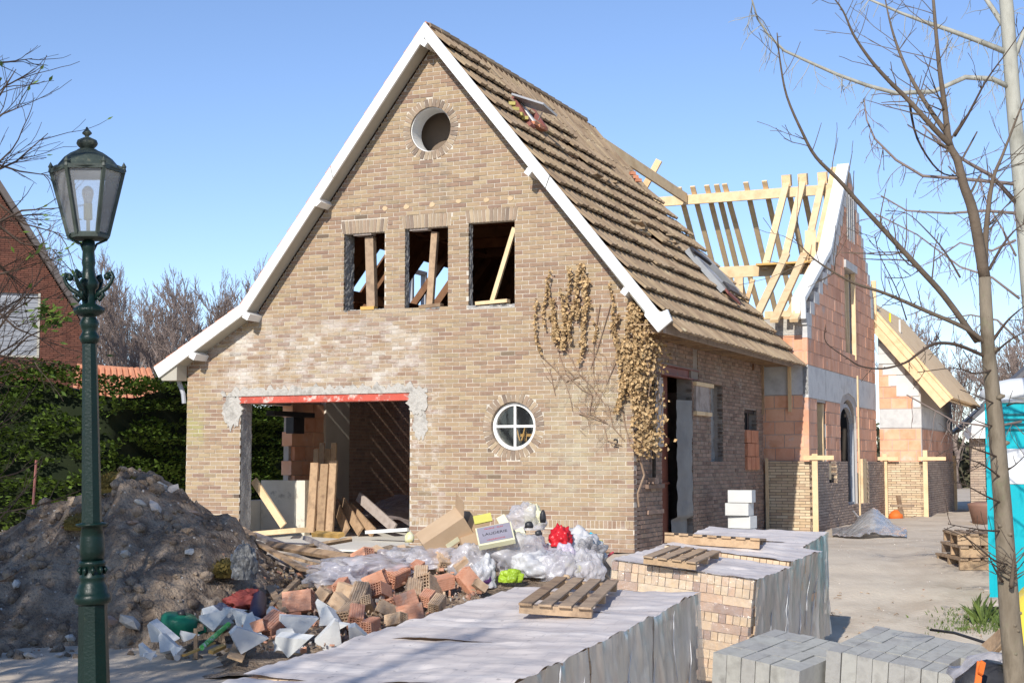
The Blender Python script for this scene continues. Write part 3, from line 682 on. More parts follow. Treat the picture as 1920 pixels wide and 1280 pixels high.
# roof tiles, right slope
RT = V((A3[0] - A2[0], 0, A3[1] - A2[1])); RLEN = RT.length; RT.normalize(); RN = V((-RT.z, 0, RT.x))
if RN.z < 0: RN = -RN
TW, TG = .205, .395
PROFT = [(0, .006), (.03, .0), (.145, .0), (.160, .012), (.178, .022), (.196, .016), (.212, .0)]
def tile_geo(dx, dy, dn, L=.39, th=.022, lift=.045, lo=.006):
    vs = []; n = len(PROFT)
    for s, lf in ((0, lo), (L, lift)):
        for t in (0, -th):
            for (u, h) in PROFT: vs.append(dy * u + dx * s + dn * (h + lf + t))
    fs = []
    for i in range(n - 1):
        fs += [(i, i + 1, 2 * n + i + 1, 2 * n + i), (n + i, 3 * n + i, 3 * n + i + 1, n + i + 1), (2 * n + i, 2 * n + i + 1, 3 * n + i + 1, 3 * n + i)]
    fs += [(0, 2 * n, 3 * n, n), (n - 1, 2 * n - 1, 4 * n - 1, 3 * n - 1)]
    return vs, fs
T = []
rows = int(RLEN / TG)
holesT = [(4, 13), (4, 14), (8, 17), (8, 18), (9, 18), (7, 22), (6, 25), (10, 9), (3, 14), (8, 16), (7, 17)]
for r_ in range(rows + 1):
    s = .06 + r_ * TG; yend = 6.75 + .87 * s / RLEN; k = 0; y = -.25
    while y + TW < yend + .05:
        if (r_, k) not in holesT:
            far = y > .4 + 1.25 * (r_ + .5) and r_ < 4
            T.append((V((A2[0], 0, A2[1])) + RT * s + V((0, y + R.uniform(-.006, .006), 0)), R.random(), 1 if far else 0, r_ == 5 and False))
        y += TW; k += 1
TM = {}
def tmesh(i, fl):
    if (i, fl) not in TM:
        b = MB(); vs, fs = tile_geo(RT, V((0, 1, 0)), RN, .41 if fl else .455, .012 if fl else .036, .010 if fl else .085, .002 if fl else .0)
        b.add(vs, fs, (i + .5) / 8); me = b.mesh('roof_tile'); me.materials.append(M_tile); TM[(i, fl)] = me
    return TM[(i, fl)]
T.sort(key=lambda t: (hw(t[0])).length + R.uniform(0, .0))
b = MB()
for i, (p, r_, fl, _) in enumerate(T):
    rt = Matrix.Rotation(R.gauss(0, .012), 3, RN) @ Matrix.Rotation(R.gauss(0, .012), 3, 'Y')
    if i < 300:
        o = bpy.data.objects.new('roof_tile', tmesh(int(r_ * 8), fl)); col.objects.link(o); o.parent = RS; o.location = p; o.rotation_euler = rt.to_euler()
    else:
        me = tmesh(int(r_ * 8), fl)
        b.add([rt @ v.co + p for v in me.vertices], [tuple(q.vertices) for q in me.polygons], r_)
b.build('tilework', M_tile, RS, kind='stuff')
b = MB()                                    # verge tiles peeping over the left rake
for k in range(26):
    t = k / 26; q = lerp2(A2, A1, t) if k < 19 else lerp2(A1, A0, (k - 19) / 7)
    dx = (V((A1[0] - A2[0], 0, A1[1] - A2[1])) if k < 19 else V((A0[0] - A1[0], 0, A0[1] - A1[1]))).normalized()
    if k < 19: q = lerp2(A2, A1, k / 19)
    nn = V((-abs(dx.z), 0, abs(dx.x)));
    b.box(V((q[0], -.12, q[1])) + dx * .12 + nn * .02, (.30, .34, .028), axes(-dx, V((0, 1, 0)), nn) @ Matrix.Rotation(.06, 3, 'Y'), R.random())
b.build('verge_tiles', M_terra, RS)
b = MB()
for k in range(7): slab(b, A2, A1, -.2 + k, .75 + k if k < 6 else 6.7, .03, -.01) if k not in (2, 3, 4, 5) else None
b.build('left_tiling', M_tile, RS, fix=True)
b = MB()
for k in range(20): b.tube([V((A2[0], -.2 + k * .33, A2[1] + .0)), V((A2[0], .12 + k * .33, A2[1] + .012))], .06 if k else .05, 6, R.random())
b.build('ridge_mortar', M_tile, RS)
# roof window stubs
def onroof(px, py, lift=0):
    n = EX * RN.x + EZ * RN.z; P0 = hw((A2[0], 0, A2[1])); q = hit(px, py, P0 + n * lift, n) - HO
    return V((q.dot(EX), q.dot(EY), q.z))
def roofbar(b, p, q, wd, th, lift=.06, **k):
    a = onroof(*p, lift); c = onroof(*q, lift); b.beam(a, c, wd, th, RN, **k)
b = MB(); roofbar(b, (962, 186), (996, 240), .10, .10); SK = b.build('skylight', M_dksteel, RS)
b = MB(); roofbar(b, (985, 190), (1022, 244), .05, .10); roofbar(b, (962, 186), (1000, 196), .06, .1); b.build('frame', M_dksteel, SK)
b = MB(); a = onroof(972, 187, .12); c = onroof(1032, 206, .45); b.beam(a, c, .34, .03, RN); b.build('raised_sash', M_grey, SK)
b = MB(); a = onroof(1010, 225, .1); c = onroof(1022, 200, .42); b.beam(a, c, .015, .015); roofbar(b, (974, 190), (1005, 232), .12, .02, .1); b.build('stay', M_label, SK)
b = MB()
for q in ((1000, 232), (1010, 238), (1018, 242)): b.box(onroof(*q, .1), (.10, .14, .05), None)
b.build('cut_tile', M_terra, SK)
b = MB()
for q in ((960, 195), (965, 205), (975, 215), (984, 222)): b.box(onroof(*q, .08), (.10, .10, .05), rotz(R.random()))
b.build('insulation', plain('dirty yellow wool', (.50, .42, .14), .9), SK)
b = MB(); roofbar(b, (1296, 472), (1366, 545), .20, .06, .10); SK = b.build('skylight', M_alu, RS)
b = MB(); roofbar(b, (1288, 468), (1356, 545), .05, .10, .12); b.build('side_flashing', M_alu, SK); b = MB(); roofbar(b, (1312, 476), (1382, 548), .05, .12, .14); b.build('side_flashing', M_alu, SK)
b = MB(); roofbar(b, (1298, 468), (1330, 492), .12, .05, .2); roofbar(b, (1362, 536), (1384, 548), .20, .04, .18); b.build('cover', M_black, SK)
b = MB(); roofbar(b, (1362, 545), (1385, 566), .16, .03, .14); b.build('lead_apron', M_dksteel, SK)
b = MB()
for q in ((1133, 335), (1150, 342), (1200, 422), (1203, 428), (1185, 418), (1248, 448), (1262, 455), (1255, 440), (1118, 330), (1320, 490)):
    b.box(onroof(q[0], q[1], .08), (.16, .20, .03), Matrix.Rotation(R.uniform(-.6, .6), 3, V((R.random(), R.random(), R.random())).normalized()))
b.build('broken_tile', M_tile, RS, kind='stuff')
b = MB()
for q in ((1186, 325), (1192, 332), (1197, 338)): b.box(onroof(q[0], q[1], .08), (.1, .08, .06), rotz(R.random()))
b.build('cut_tile', M_terra, RS)
# ---- side wall (right, in shade)
def side_iv(z):
    iv = [(.0, 7.42)]
    if z < 2.50: iv = cut(iv, 1.28, 2.86)
    if 2.5 <= z < 2.67: iv = cut(iv, 1.10, 3.23)
    if 1.22 < z < 2.52: iv = cut(iv, 3.90, 4.65)
    if 1.09 < z < 2.16: iv = cut(iv, 6.07, 6.95)
    if 2.67 <= z < 3.1: iv = cut(iv, 2.92, 3.18)
    return iv
b = MB()
so_ = [(0.29, 0), (0.29, 3.2), (7.42, 3.2), (7.42, 0), (2.86, 0), (2.86, 2.66), (1.28, 2.66), (1.28, 0)]
b.prism(so_, .014, .25, sm_, [[(3.9, 1.22), (4.65, 1.22), (4.65, 2.52), (3.9, 2.52)], [(6.07, 1.09), (6.95, 1.09), (6.95, 2.16), (6.07, 2.16)]])
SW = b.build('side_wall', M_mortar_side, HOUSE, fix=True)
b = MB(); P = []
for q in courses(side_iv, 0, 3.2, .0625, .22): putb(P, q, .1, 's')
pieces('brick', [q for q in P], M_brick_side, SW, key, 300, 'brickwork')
b = MB(); b.bb((-.10, 1.1, 2.51), (-.02, 3.23, 2.525)); b.bb((-.07, 1.1, 2.525), (-.05, 3.23, 2.645)); b.bb((-.10, 1.1, 2.645), (.012, 3.23, 2.66)); b.bb((-.10, 1.1, 2.505), (.012, 3.23, 2.52)); b.build('steel_lintel', M_dksteel, HOUSE)
b = MB(); b.bb((-.02, .78, 1.45), (.03, 1.27, 2.45)); b.build('shutter_panel', M_graywood, HOUSE)
b = MB(); b.bb((-.01, 2.95, 2.02), (.035, 3.72, 2.42)); PN = b.build('shutter_panel', M_graywood, HOUSE)
b = MB(); b.bb((-.01, 2.9, 1.96), (.06, 3.78, 2.02)); b.bb((-.01, 2.9, 2.42), (.06, 3.9, 2.48)); b.build('batten', M_newwood, PN)
b = MB(); b.grid(lambda u, v: (-.16 + .03 * fbm(V((u * 4, v * 6, 2)), 3), 3.9 + .75 * u, 1.22 + 1.3 * v), 12, 24); b.build('mortared_slot', M_concdark, HOUSE, True)
b = MB()
b.grid(lambda u, v: (-.12 + .16 * math.sin(math.pi * (u * .8 + .1)) + .03 * fbm(V((u * 3, v * 7, 4)), 3) + (-.1 if v < .18 else 0), 2.25 + .72 * u, .02 + 2.15 * v), 14, 50)
b.build('concrete_column', mat('damp concrete', [(.22, .21, .20), (.30, .29, .27)], 3, .9, .6, 20), HOUSE, True)
b = MB(); b.bb((-.28, 1.1, 0), (-.23, 2.3, 2.62)); b.bb((-.25, 1.3, 1.5), (-.20, 2.3, 1.6)); b.bb((-.245, 1.3, .9), (-.20, 2.3, .93))
b.build('door_lining', plain('rusty door panel', (.22, .075, .045), .8), HOUSE)
b = MB(); b.tube([V((.06, .72, 2.5)), V((.06, .72, .98))], .028, 8); b.build('downpipe', M_dark, HOUSE)
b = MB(); b.bb((.0, .5, .86), (.05, 1.25, .92)); b.bb((.0, .55, .50), (.03, 1.27, .56)); b.box((.05, .74, .97), (.09, .2, .09)); b.build('brick_ledge', M_brick_side, HOUSE)
P = []
for i in range(3):
    for k in range(3): P.append((V((-.03 + R.uniform(-.01, .01), 6.22 + k * .28, 1.21 + i * .235)), (.14, .265, .225), None, R.random()))
b = MB(); b.bb((-.3, 6.07, 1.09), (-.15, 6.95, 2.16)); SMW = b.build('small_window', M_dark, HOUSE)
pieces('clay_block', P, M_terra, SMW)
b = MB(); b.bb((-.08, 6.45, 1.8), (-.05, 6.52, 2.16)); b.bb((-.08, 6.07, 2.1), (-.05, 6.95, 2.16)); b.build('bar', M_black, SMW)
# ---- inside
b = MB(); b.bb((-7.36, -1.3, .0), (-3.2, 7.3, .03)); b.build('garage_floor', M_floor, HOUSE)
b = MB(); b.bb((-3.2, .29, 0), (-.3, 7.3, .03)); b.build('inner_floor', M_concdark, HOUSE)
P = []
b = MB(); b.bb((-7.36, .29, 0), (-7.14, 1.1, 2.78)); b.bb((-7.36, 4.6, 0), (-7.14, 7.4, 2.78)); b.bb((-7.36, 1.1, 2.2), (-7.14, 3.0, 2.78)); b.bb((-7.36, 7.4, 0), (-.25, 7.42, 2.9)); b.bb((-3.2, .29, 0), (-3.05, 7.3, 2.78))  # last box: unseen partition, added to control the light inside
LW = b.build('inner_wall', mat('inner joint', [(.50, .43, .37), (.58, .50, .44)], 4, .9, .2), HOUSE)
for q in courses(lambda z: [(4.6, 7.35)], 0, 2.7, .0625, .22):
    P.append((V((-7.14, (q[0] + q[1]) / 2, (q[2] + q[3]) / 2)), (.02, q[1] - q[0], q[3] - q[2]), None, R.random()))
for q in courses(lambda z: [(-7.1, -3.2)], 0, 2.7, .0625, .22):
    P.append((V(((q[0] + q[1]) / 2, 7.395, (q[2] + q[3]) / 2)), (q[1] - q[0], .02, q[3] - q[2]), None, R.random()))
pieces('brick', P, mat('inner brick', [(.8, .76, .72), (1, .97, .93)], 8, .92, .6, 50, rnd=[(.55, .38, .30), (.62, .44, .34), (.46, .32, .26), (.58, .42, .33)]), LW, key, 120, 'brickwork')
b = MB(); b.bb((-7.36, 1.1, 0), (-7.14, 3.0, .6)); b.bb((-7.13, 1.75, 0.03), (-6.28, 1.92, .93)); b.build('low_wall', mat('pale rough concrete', [(.64, .59, .48), (.74, .70, .60)], 3, .9, .6, 20, stain=[((.22, .2, .17), 3.5, .58, .7)]), HOUSE)
P = []
for i in range(9):
    for k in range(3): P.append((V((-7.22 + R.uniform(-.01, .01), 2.85 + k * .36 + (.1 if i % 2 else 0), .13 + i * .25)), (.2, .35, .243), None, R.random()))
b = MB(); b.bb((-7.30, 2.7, 0), (-7.2, 3.75, 2.3)); CB = b.build('clay_block_infill', M_blockjoint, HOUSE)
pieces('clay_block', P, M_block, CB)
b = MB(); b.bb((-7.3, 3.75, 0), (-7.08, 4.6, 2.78)); b.build('concrete_panel', mat('concrete panel', [(.60, .54, .46), (.68, .63, .54)], 2, .9, .2), HOUSE)
b = MB()
y = .3
while y < 7.2: b.bb((-6.2, y, 2.70), (-3.05, y + .07, 2.78)); y += .55
b.build('ceiling_joists', M_darkwood, HOUSE)
b = MB(); b.bb((-6.95, 1.6, 2.0), (-6.8, 2.9, 2.08)); b.bb((-7.1, 2.45, 1.72), (-6.95, 2.8, 2.0)); b.build('hanging_tarp', M_black, HOUSE)
# timber props in the windows (loose timbers)
HM = Matrix.Translation(HO) @ Matrix.Rotation(-TH, 4, 'Z')
def hthing(name, label, cat, base, group=None):
    return thing(name, label, cat, HM @ Matrix.Translation(V(base)), None, group)
def loose_local(name, mb, mtl, label, cat, base, group=None, kind=None):
    o = mb.build(name, mtl); me = o.data; me.transform(Matrix.Translation(-V(base))); o.matrix_world = HM @ Matrix.Translation(V(base)); return tag(o, label, cat, group, kind)
def prop(a, c, wd, th, label, mtl):
    b = MB(); b.beam(a, c, wd, th, V((0, 1, 0))); loose_local('timber_prop', b, mtl, label, 'timber prop', a, 'timber props in the upper windows')
prop((-4.17, .16, 3.53), (-4.21, .16, 4.61), .14, .10, 'thick upright timber prop in the left upper window', M_oldwood)
prop((-3.19, .14, 3.52), (-3.12, .16, 4.62), .10, .07, 'dark split timber prop in the middle upper window', M_oldwood)
prop((-2.19, .14, 3.53), (-1.83, .14, 4.60), .065, .05, 'slanting pale timber prop in the right upper window', M_newwood)
for a, c, l, m_ in (((-4.28, .05, 3.52), (-4.05, .05, 3.52), 'left', M_yelw), ((-3.3, .05, 3.50), (-2.95, .05, 3.52), 'middle', M_oldwood), ((-2.38, .03, 3.51), (-1.88, .03, 3.53), 'right', M_newwood)):
    b = MB(); b.beam(a, c, .12, .05); loose_local('timber_offcut', b, m_, 'short timber offcut on the sill of the %s upper window' % l, 'timber', a, 'timber offcuts on the upper sills')
for x, z, l in ((-4.25, 4.63, 'left'), (-3.3, 4.645, 'middle')):
    b = MB(); b.bb((x - .18, .03, z), (x + .12, .18, z + .04)); loose_local('head_packer', b, M_graywood, 'flat packing board wedged under the arch of the %s upper window' % l, 'board', (x, .1, z), 'packing boards')
# planks and boards in the garage
def gp(px, py, Y): q = W(px, py, Y) - HO; return V((q.dot(EX), q.dot(EY), q.z))
for i, (x0, zt) in enumerate(((582, 1.22), (601, 1.20), (617, 1.25))):
    p = gp(x0, 998, 23.6); b = MB(); b.beam(p, (p.x, p.y + .12, zt), .14, .05, V((0, 1, 0)))
    loose_local('upright_plank', b, M_oldwood, ('left', 'middle', 'right')[i] + 'most upright plank standing in the garage opening', 'plank', p, 'upright planks in the garage')
for i in range(4):
    p = gp(588 + i * 11, 990, 24.3); b = MB(); b.beam(p, (p.x - .02, p.y + .1, 1.45 + .1 * (i % 2)), .09, .04, V((0, 1, 0)))
    loose_local('upright_plank', b, M_oldwood, ('leftmost', 'second', 'third', 'rightmost')[i] + ' narrow plank standing behind the three wide upright planks', 'plank', p, 'narrow planks behind')
b = MB(); p = gp(532, 985, 22.9); q = gp(476, 900, 23.2); b.beam(p, q, .12, .04, V((0, 1, 0))); loose_local('leaning_plank', b, M_newwood, 'single plank leaning on the low pale wall inside the garage', 'plank', p)
for i, (a, c) in enumerate((((650, 996), (628, 942)), ((676, 996), (640, 938)), ((740, 990), (672, 930)), ((700, 998), (655, 950)))):
    p = gp(*a, 23.8); q = gp(*c, 24.6); b = MB(); b.beam(p, q, .16, .035, V((0, 1, 0))); loose_local('fallen_plank', b, M_oldwood if i != 2 else M_graywood, ('short brown plank leaning far left of the dark sheet', 'second brown plank slanting under the sheet', 'long grey plank slanting across the dark sheet', 'low brown plank at the foot of the slanting boards')[i], 'plank', p, 'slanting planks in the garage')
b = MB()
c0 = gp(715, 960, 25.2)
b.grid(lambda u, v: (c0.x - .9 + 2.1 * u, c0.y - .3 + .9 * v, .05 + .62 * math.sin(math.pi * min(1, u * 1.1)) * (.4 + .6 * v) + .06 * fbm(V((u * 5, v * 4, 3)), 4)), 30, 16)
loose_local('dark_sheeting', b, film('dusty sheeting', (.34, .28, .27), .9, .3, 8, .8, .04, .1), 'dusty dark plastic sheeting heaped inside the garage', 'plastic sheet', c0)
b = MB(); p = gp(690, 997, 22.6); q = gp(768, 992, 22.0); b.beam(p, q, .12, .05); loose_local('white_strip', b, M_white, 'white foam strip lying at the right side of the garage sill', 'foam strip', p)
b = MB(); p = gp(485, 1000, 22.0); q = gp(566, 993, 21.2); b.beam(p, q, .22, .07); loose_local('thick_board', b, M_newwood, 'short thick pine board lying in front of the garage opening', 'board', p)

# ---------------------------------------------------------------- block-built extension (first wing)
def based(name, label, cat, base):
    e = thing(name, label, cat, HM @ Matrix.Translation(V(base))); e['_b'] = 1; BASES[e.name] = V(base); return e
BASES = {}
def part(mb, name, mtl, e, smooth=False, fix=False, kind=None, label=None):
    o = mb.build(name, mtl, e, smooth, kind, label, fix)
    if e.name in BASES: o.location = -BASES[e.name]
    return o
EXT = based('block_extension', 'unfinished extension of orange clay blocks with open pine rafters and pale brick skirt', 'house extension', (.4, 7.45, 0)); del EXT['_b']
fy = lambda Y: (lambda u, v, d: V((u, Y + d, v)))
gx = lambda X: (lambda u, v, d: V((X - d, u, v)))
XG, YF = .80, 7.60
b = MB(); b.bb((-.6, YF + .012, 0), (XG - .01, YF + .2, 3.86)); FB = part(b, 'front_block_wall', M_blockjoint, EXT)
P = []
def blocks(P, fn, z0, z1, bh, bl, plane, X=None, thick=.1, jt=.012):
    for (a, c, lo, hi) in courses(fn, z0, z1, bh, bl, jt, thr=.04):
        r = R.random(); j = R.uniform(-.004, .004); u = (a + c) / 2; v = (lo + hi) / 2
        if plane == 'f': P.append((V((u, X + thick / 2 + j, v)), (c - a, thick, hi - lo), None, r))
        else: P.append((V((X - thick / 2 + j, u, v)), (thick, c - a, hi - lo), None, r))
blocks(P, lambda z: [(-.55, XG)], 1.02, 2.46, .24, .36, 'f', YF); blocks(P, lambda z: [(-.55, XG)], 3.02, 3.55, .255, .36, 'f', YF)
pieces('clay_block', P, M_block, FB)
b = MB(); b.bb((-.55, YF - .004, 2.465), (XG + .004, YF + .1, 3.01)); part(b, 'ring_beam', M_conc, EXT)
b = MB(); b.bb((-.55, YF - .003, 3.56), (XG + .003, YF + .1, 3.87)); part(b, 'wall_plate_mortar', M_plaster, EXT)
b = MB(); b.bb((-.55, YF - .02, 3.873), (XG - .05, YF + .12, 3.91)); part(b, 'wall_plate', M_newwood, EXT)
# gable wall of blocks
GP = [(YF + .01, 0), (YF + .01, 3.9), (9.95, 5.25), (12.0, 7.42), (12.35, 7.42), (14.8, 4.96), (14.9, 4.4), (14.9, 0)]
arch = [(10.65, .3), (10.65, 1.9)] + [(11.55 - .9 * math.cos(math.pi * k / 12), 1.9 + .62 * math.sin(math.pi * k / 12)) for k in range(1, 12)] + [(12.45, 1.9), (12.45, .3)]
gh = [[(8.36, .95), (9.2, .95), (9.2, 2.36), (8.36, 2.36)], arch, [(11.35, 3.40), (12.5, 3.40), (12.5, 5.25), (11.35, 5.25)], [(11.7, 5.9), (12.75, 5.9), (12.75, 6.95), (11.7, 6.95)]]
b = MB(); b.prism(GP, .012, .2, gx(XG), gh); GW = part(b, 'gable_block_wall', M_blockjoint, EXT, fix=True)
def gl(z): return YF if z < 3.9 else (YF + (z - 3.9) / 1.35 * 2.35 if z < 5.25 else 9.95 + (z - 5.25) / 2.17 * 2.05)
def gr(z): return 14.9 if z < 4.4 else (14.8 if z < 4.96 else 14.8 - (z - 4.96))
def giv(z):
    iv = [(gl(z) + (.35 if z > 3.4 else 0), gr(z) - (.3 if z > 4.4 else 0))]
    if .9 < z < 2.37: iv = cut(iv, 8.36, 9.2)
    if z < 2.95: iv = cut(iv, 10.15, 12.95)
    if 3.4 < z < 5.4: iv = cut(iv, 11.35, 12.5)
    if 5.85 < z < 7.0: iv = cut(iv, 11.7, 12.75)
    return iv
P = []
blocks(P, giv, 1.0, 2.40, .24, .5, 's', XG); blocks(P, giv, 3.02, 7.3, .245, .5, 's', XG)
for (a, c) in ((10.2, 10.62), (12.48, 12.95)): blocks(P, lambda z: [(a, c)], 1.0, 2.4, .24, .45, 's', XG)
M_blockd = mat('clay block shaded', [(.64, .32, .20), (.72, .40, .265), (.57, .275, .165)], 2.5, .85, .4, 30, rnd=[(.82, .78, .78), (1, 1, 1), (1.1, 1.1, 1.1), (.9, .86, .85)], stretch=(1, 1, .4), stain=[((.50, .45, .42), 3, .58, .5)])  # darker copy of the clay block, side-wall shade put into its colour
pieces('clay_block', P, M_blockd, GW)
b = MB(); n_ = [(YF, 2.42), (10.1, 2.42), (10.1, .95), (10.2, .95), (10.2, 2.0)] 
b.prism([(YF - .004, 2.41), (10.62, 2.41), (10.9, 2.58), (11.55, 2.66), (12.2, 2.58), (12.48, 2.41), (14.9, 2.41), (14.9, 3.0), (YF - .004, 3.0)][::-1], -.006, .1, gx(XG)); part(b, 'ring_beam', M_conc, EXT, fix=True)
P = []
sl_ = [((gl(z) + .17), z) for z in [3.62 + .235 * i for i in range(15)]]
for i, (y_, z_) in enumerate(sl_): P.append((V((XG - .046, y_, z_)), (.1, .36 + .1 * (i % 2), .225), None, R.random()))
for i in range(10):
    z_ = 4.6 + .245 * i; P.append((V((XG - .046, gr(z_) - .14, z_)), (.1, .3, .235), None, R.random()))
pieces('infill_block', P, M_conc, GW)
b = MB()
for (p, q) in (((7.46, 3.86), (7.46, 4.2)), ((7.46, 4.2), (9.95, 5.42)), ((9.95, 5.42), (12.08, 7.55))):
    p = V((XG - .115, p[0], p[1])); q = V((XG - .115, q[0], q[1])); b.beam(p, q, .25, .09, V((1, 0, 0)) if p.y == q.y else V((0, 0, 1)))
b.bb((XG - .24, 7.42, 3.84), (XG + .01, 7.5, 4.24)); part(b, 'white_coping', M_white, EXT)
b = MB(); b.bb((XG - .28, 11.3, 5.26), (XG + .05, 12.6, 5.42)); part(b, 'lintel', M_conc, EXT)
for (p, q) in (((XG - .02, 12.44, 3.4), (XG - .02, 12.44, 5.25)), ((XG - .1, 12.1, 3.4), (XG - .1, 12.1, 5.2)), ((XG - .1, 11.5, 5.2), (XG - .1, 12.0, 3.45))):
    b = MB(); b.beam(p, q, .09, .06, V((0, 1, 0))); part(b, 'window_stud', M_newwood, EXT)
for k in range(4):
    b = MB(); b.bb((XG - .05, 11.78 + k * .24, 5.9), (XG + .01, 11.86 + k * .24, 6.95)); part(b, 'slot_baluster', M_conc if k % 2 else M_plaster, EXT)
b = MB(); b.bb((XG - .15, 8.98, 1.0), (XG - .02, 9.08, 2.34)); part(b, 'window_stud', M_newwood, EXT)
b = MB(); b.tube([V((XG - .1, 10.75, .3)), V((XG - .1, 10.75, 1.9))] + [V((XG - .1, 11.55 - .8 * math.cos(math.pi * k / 10), 1.9 + .5 * math.sin(math.pi * k / 10))) for k in range(1, 10)] + [V((XG - .1, 12.35, 1.9)), V((XG - .1, 12.35, .3))], .055, 4)
b.bb((XG - .14, 10.75, .3), (XG - .06, 12.35, .4)); part(b, 'arched_frame', M_grey, EXT)
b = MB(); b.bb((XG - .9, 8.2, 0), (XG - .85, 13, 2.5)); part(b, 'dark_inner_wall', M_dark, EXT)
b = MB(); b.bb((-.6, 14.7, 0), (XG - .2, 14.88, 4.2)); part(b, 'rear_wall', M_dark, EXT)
# slim brick skirt
b = MB(); b.bb((.05, 7.46, -.1), (.92, YF - .01, 1.235)); SF = part(b, 'front_skirt', M_slim_joint, EXT)
P = []
for q in courses(lambda z: [(.05, .93)], -.1, 1.245, .0525, .215, .009): u = (q[0] + q[1]) / 2; P.append((V((u, 7.5, (q[2] + q[3]) / 2)), (q[1] - q[0], .1, q[3] - q[2]), None, R.random()))
pieces('slim_brick', P, M_slim, SF, key, 120)
gsk = [(7.46, -.15), (15.2, -.15), (15.2, 1.235), (12.95, 1.235), (12.95, .36), (10.65, .30), (10.65, 1.235), (9.45, 1.235), (9.45, .82), (8.75, .82), (8.75, 1.235), (7.46, 1.235)]
b = MB(); b.prism(gsk, .014, .11, gx(.93)); GS = part(b, 'gable_skirt', M_slim_joint, EXT, fix=True)
def skiv(z):
    iv = [(7.45, 15.2)]
    if z > .36: iv = cut(iv, 10.65, 12.95)
    if z > .82: iv = cut(iv, 8.75, 9.45)
    return iv
P = []
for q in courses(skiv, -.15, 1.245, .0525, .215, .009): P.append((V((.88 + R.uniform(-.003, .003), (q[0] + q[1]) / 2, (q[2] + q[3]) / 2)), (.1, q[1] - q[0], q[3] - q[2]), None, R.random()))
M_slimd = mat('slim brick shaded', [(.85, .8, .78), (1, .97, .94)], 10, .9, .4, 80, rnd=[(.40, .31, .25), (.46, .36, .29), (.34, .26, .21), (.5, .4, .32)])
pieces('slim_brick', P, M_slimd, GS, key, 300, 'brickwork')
b = MB(); b.bb((.82, 12.5, .35), (.9, 12.95, 1.3)); part(b, 'pine_jamb', M_newwood, EXT)
P = []
for k in range(16): P.append((V((.88, 13.0 + .04 * (k % 2), .36 + .0525 * k)), (.11, .1, .043), None, R.random()))
for k in range(7): P.append((V((.88, 9.5 + .04 * (k % 2), .84 + .0525 * k)), (.112, .1, .043), None, R.random()))
pieces('toothed_brick', P, M_slim, GS)
b = MB(); b.bb((.84, 8.8, .9), (.90, 9.1, 1.2)); part(b, 'pine_block', M_newwood, EXT)
# roof frame
RX = [-2.83, -2.52, -2.2, -1.98, -1.8, -1.33, -.92, -.45, -.13, .32]
b = MB(); b.bb((-3.5, 11.67, 6.88), (.62, 11.74, 7.09)); part(b, 'ridge_beam', M_newwood, EXT)
for i, x in enumerate(RX):
    b = MB(); top = (x, 11.62, 7.26 + (.05 if x > -.5 else 0)); b.beam(top, (x + (.12 if i == 4 else 0), 14.95, 4.02), .045, .11, V((1, 0, 0))); part(b, 'rafter', M_newwood, EXT)
for x in (-.45, -.10, .32):
    b = MB(); b.beam((x, 9.62, 5.10), (x, 11.82, 7.34), .06, .14, V((1, 0, 0))); part(b, 'rafter', M_newwood, EXT)
    b = MB(); b.beam((x, 11.72, 7.12), (x, 11.66, 7.36), .17, .19, V((1, 0, 0))); part(b, 'rafter_head', M_newwood, EXT)
for x in (-.07, .30, .66):
    b = MB(); b.beam((x, 7.12, 3.78), (x, 9.85, 5.38), .06, .15, V((1, 0, 0))); part(b, 'rafter', M_newwood, EXT)
b = MB(); b.bb((-1.45, 9.75, 4.96), (.60, 9.82, 5.19)); part(b, 'purlin', M_newwood, EXT)
b = MB(); b.bb((-.6, 9.45, 5.14), (.55, 9.74, 5.18)); part(b, 'plank', M_yelw, EXT)
b = MB(); b.bb((-1.12, 9.74, 3.4), (-.94, 9.82, 4.955)); part(b, 'post', M_newwood, EXT)
b = MB(); b.beam((-.96, 9.70, 4.1), (-.72, 9.70, 4.9), .09, .06, V((0, 1, 0))); part(b, 'brace', M_newwood, EXT)
b = MB(); b.beam((.3, 9.2, 4.55), (.66, 9.2, 4.30), .05, .16, V((0, 1, 0))); part(b, 'brace', M_newwood, EXT)
b = MB(); b.bb((.30, 9.9, 5.2), (.52, 9.93, 5.85)); part(b, 'standing_board', M_newwood, EXT)
b = MB(); b.bb((-1.6, 14.3, 4.55), (.6, 14.36, 4.72)); part(b, 'purlin', M_newwood, EXT)
b = MB(); b.beam((XG - .3, 9.95, 5.3), (XG - .3, 12.0, 7.5), .05, .12, V((1, 0, 0))); b.beam((XG - .3, 7.3, 3.85), (XG - .3, 9.95, 5.3), .05, .12, V((1, 0, 0))); part(b, 'edge_rafter', M_newwood, EXT, kind=None)
b = MB(); b.beam((-3.35, 6.9, 7.62), (-2.66, 11.6, 7.0), .05, .22, V((0, 0, 1))); part(b, 'link_beam', M_newwood, EXT, label='rough brown beam from the old ridge to the new ridge')
b = MB(); b.beam((-3.2, 10.3, 7.05), (-2.86, 10.3, 7.62), .14, .06, V((0, 1, 0))); part(b, 'upright_offcut', M_newwood, EXT)
for x in (-.07, .30, .66):
    pass
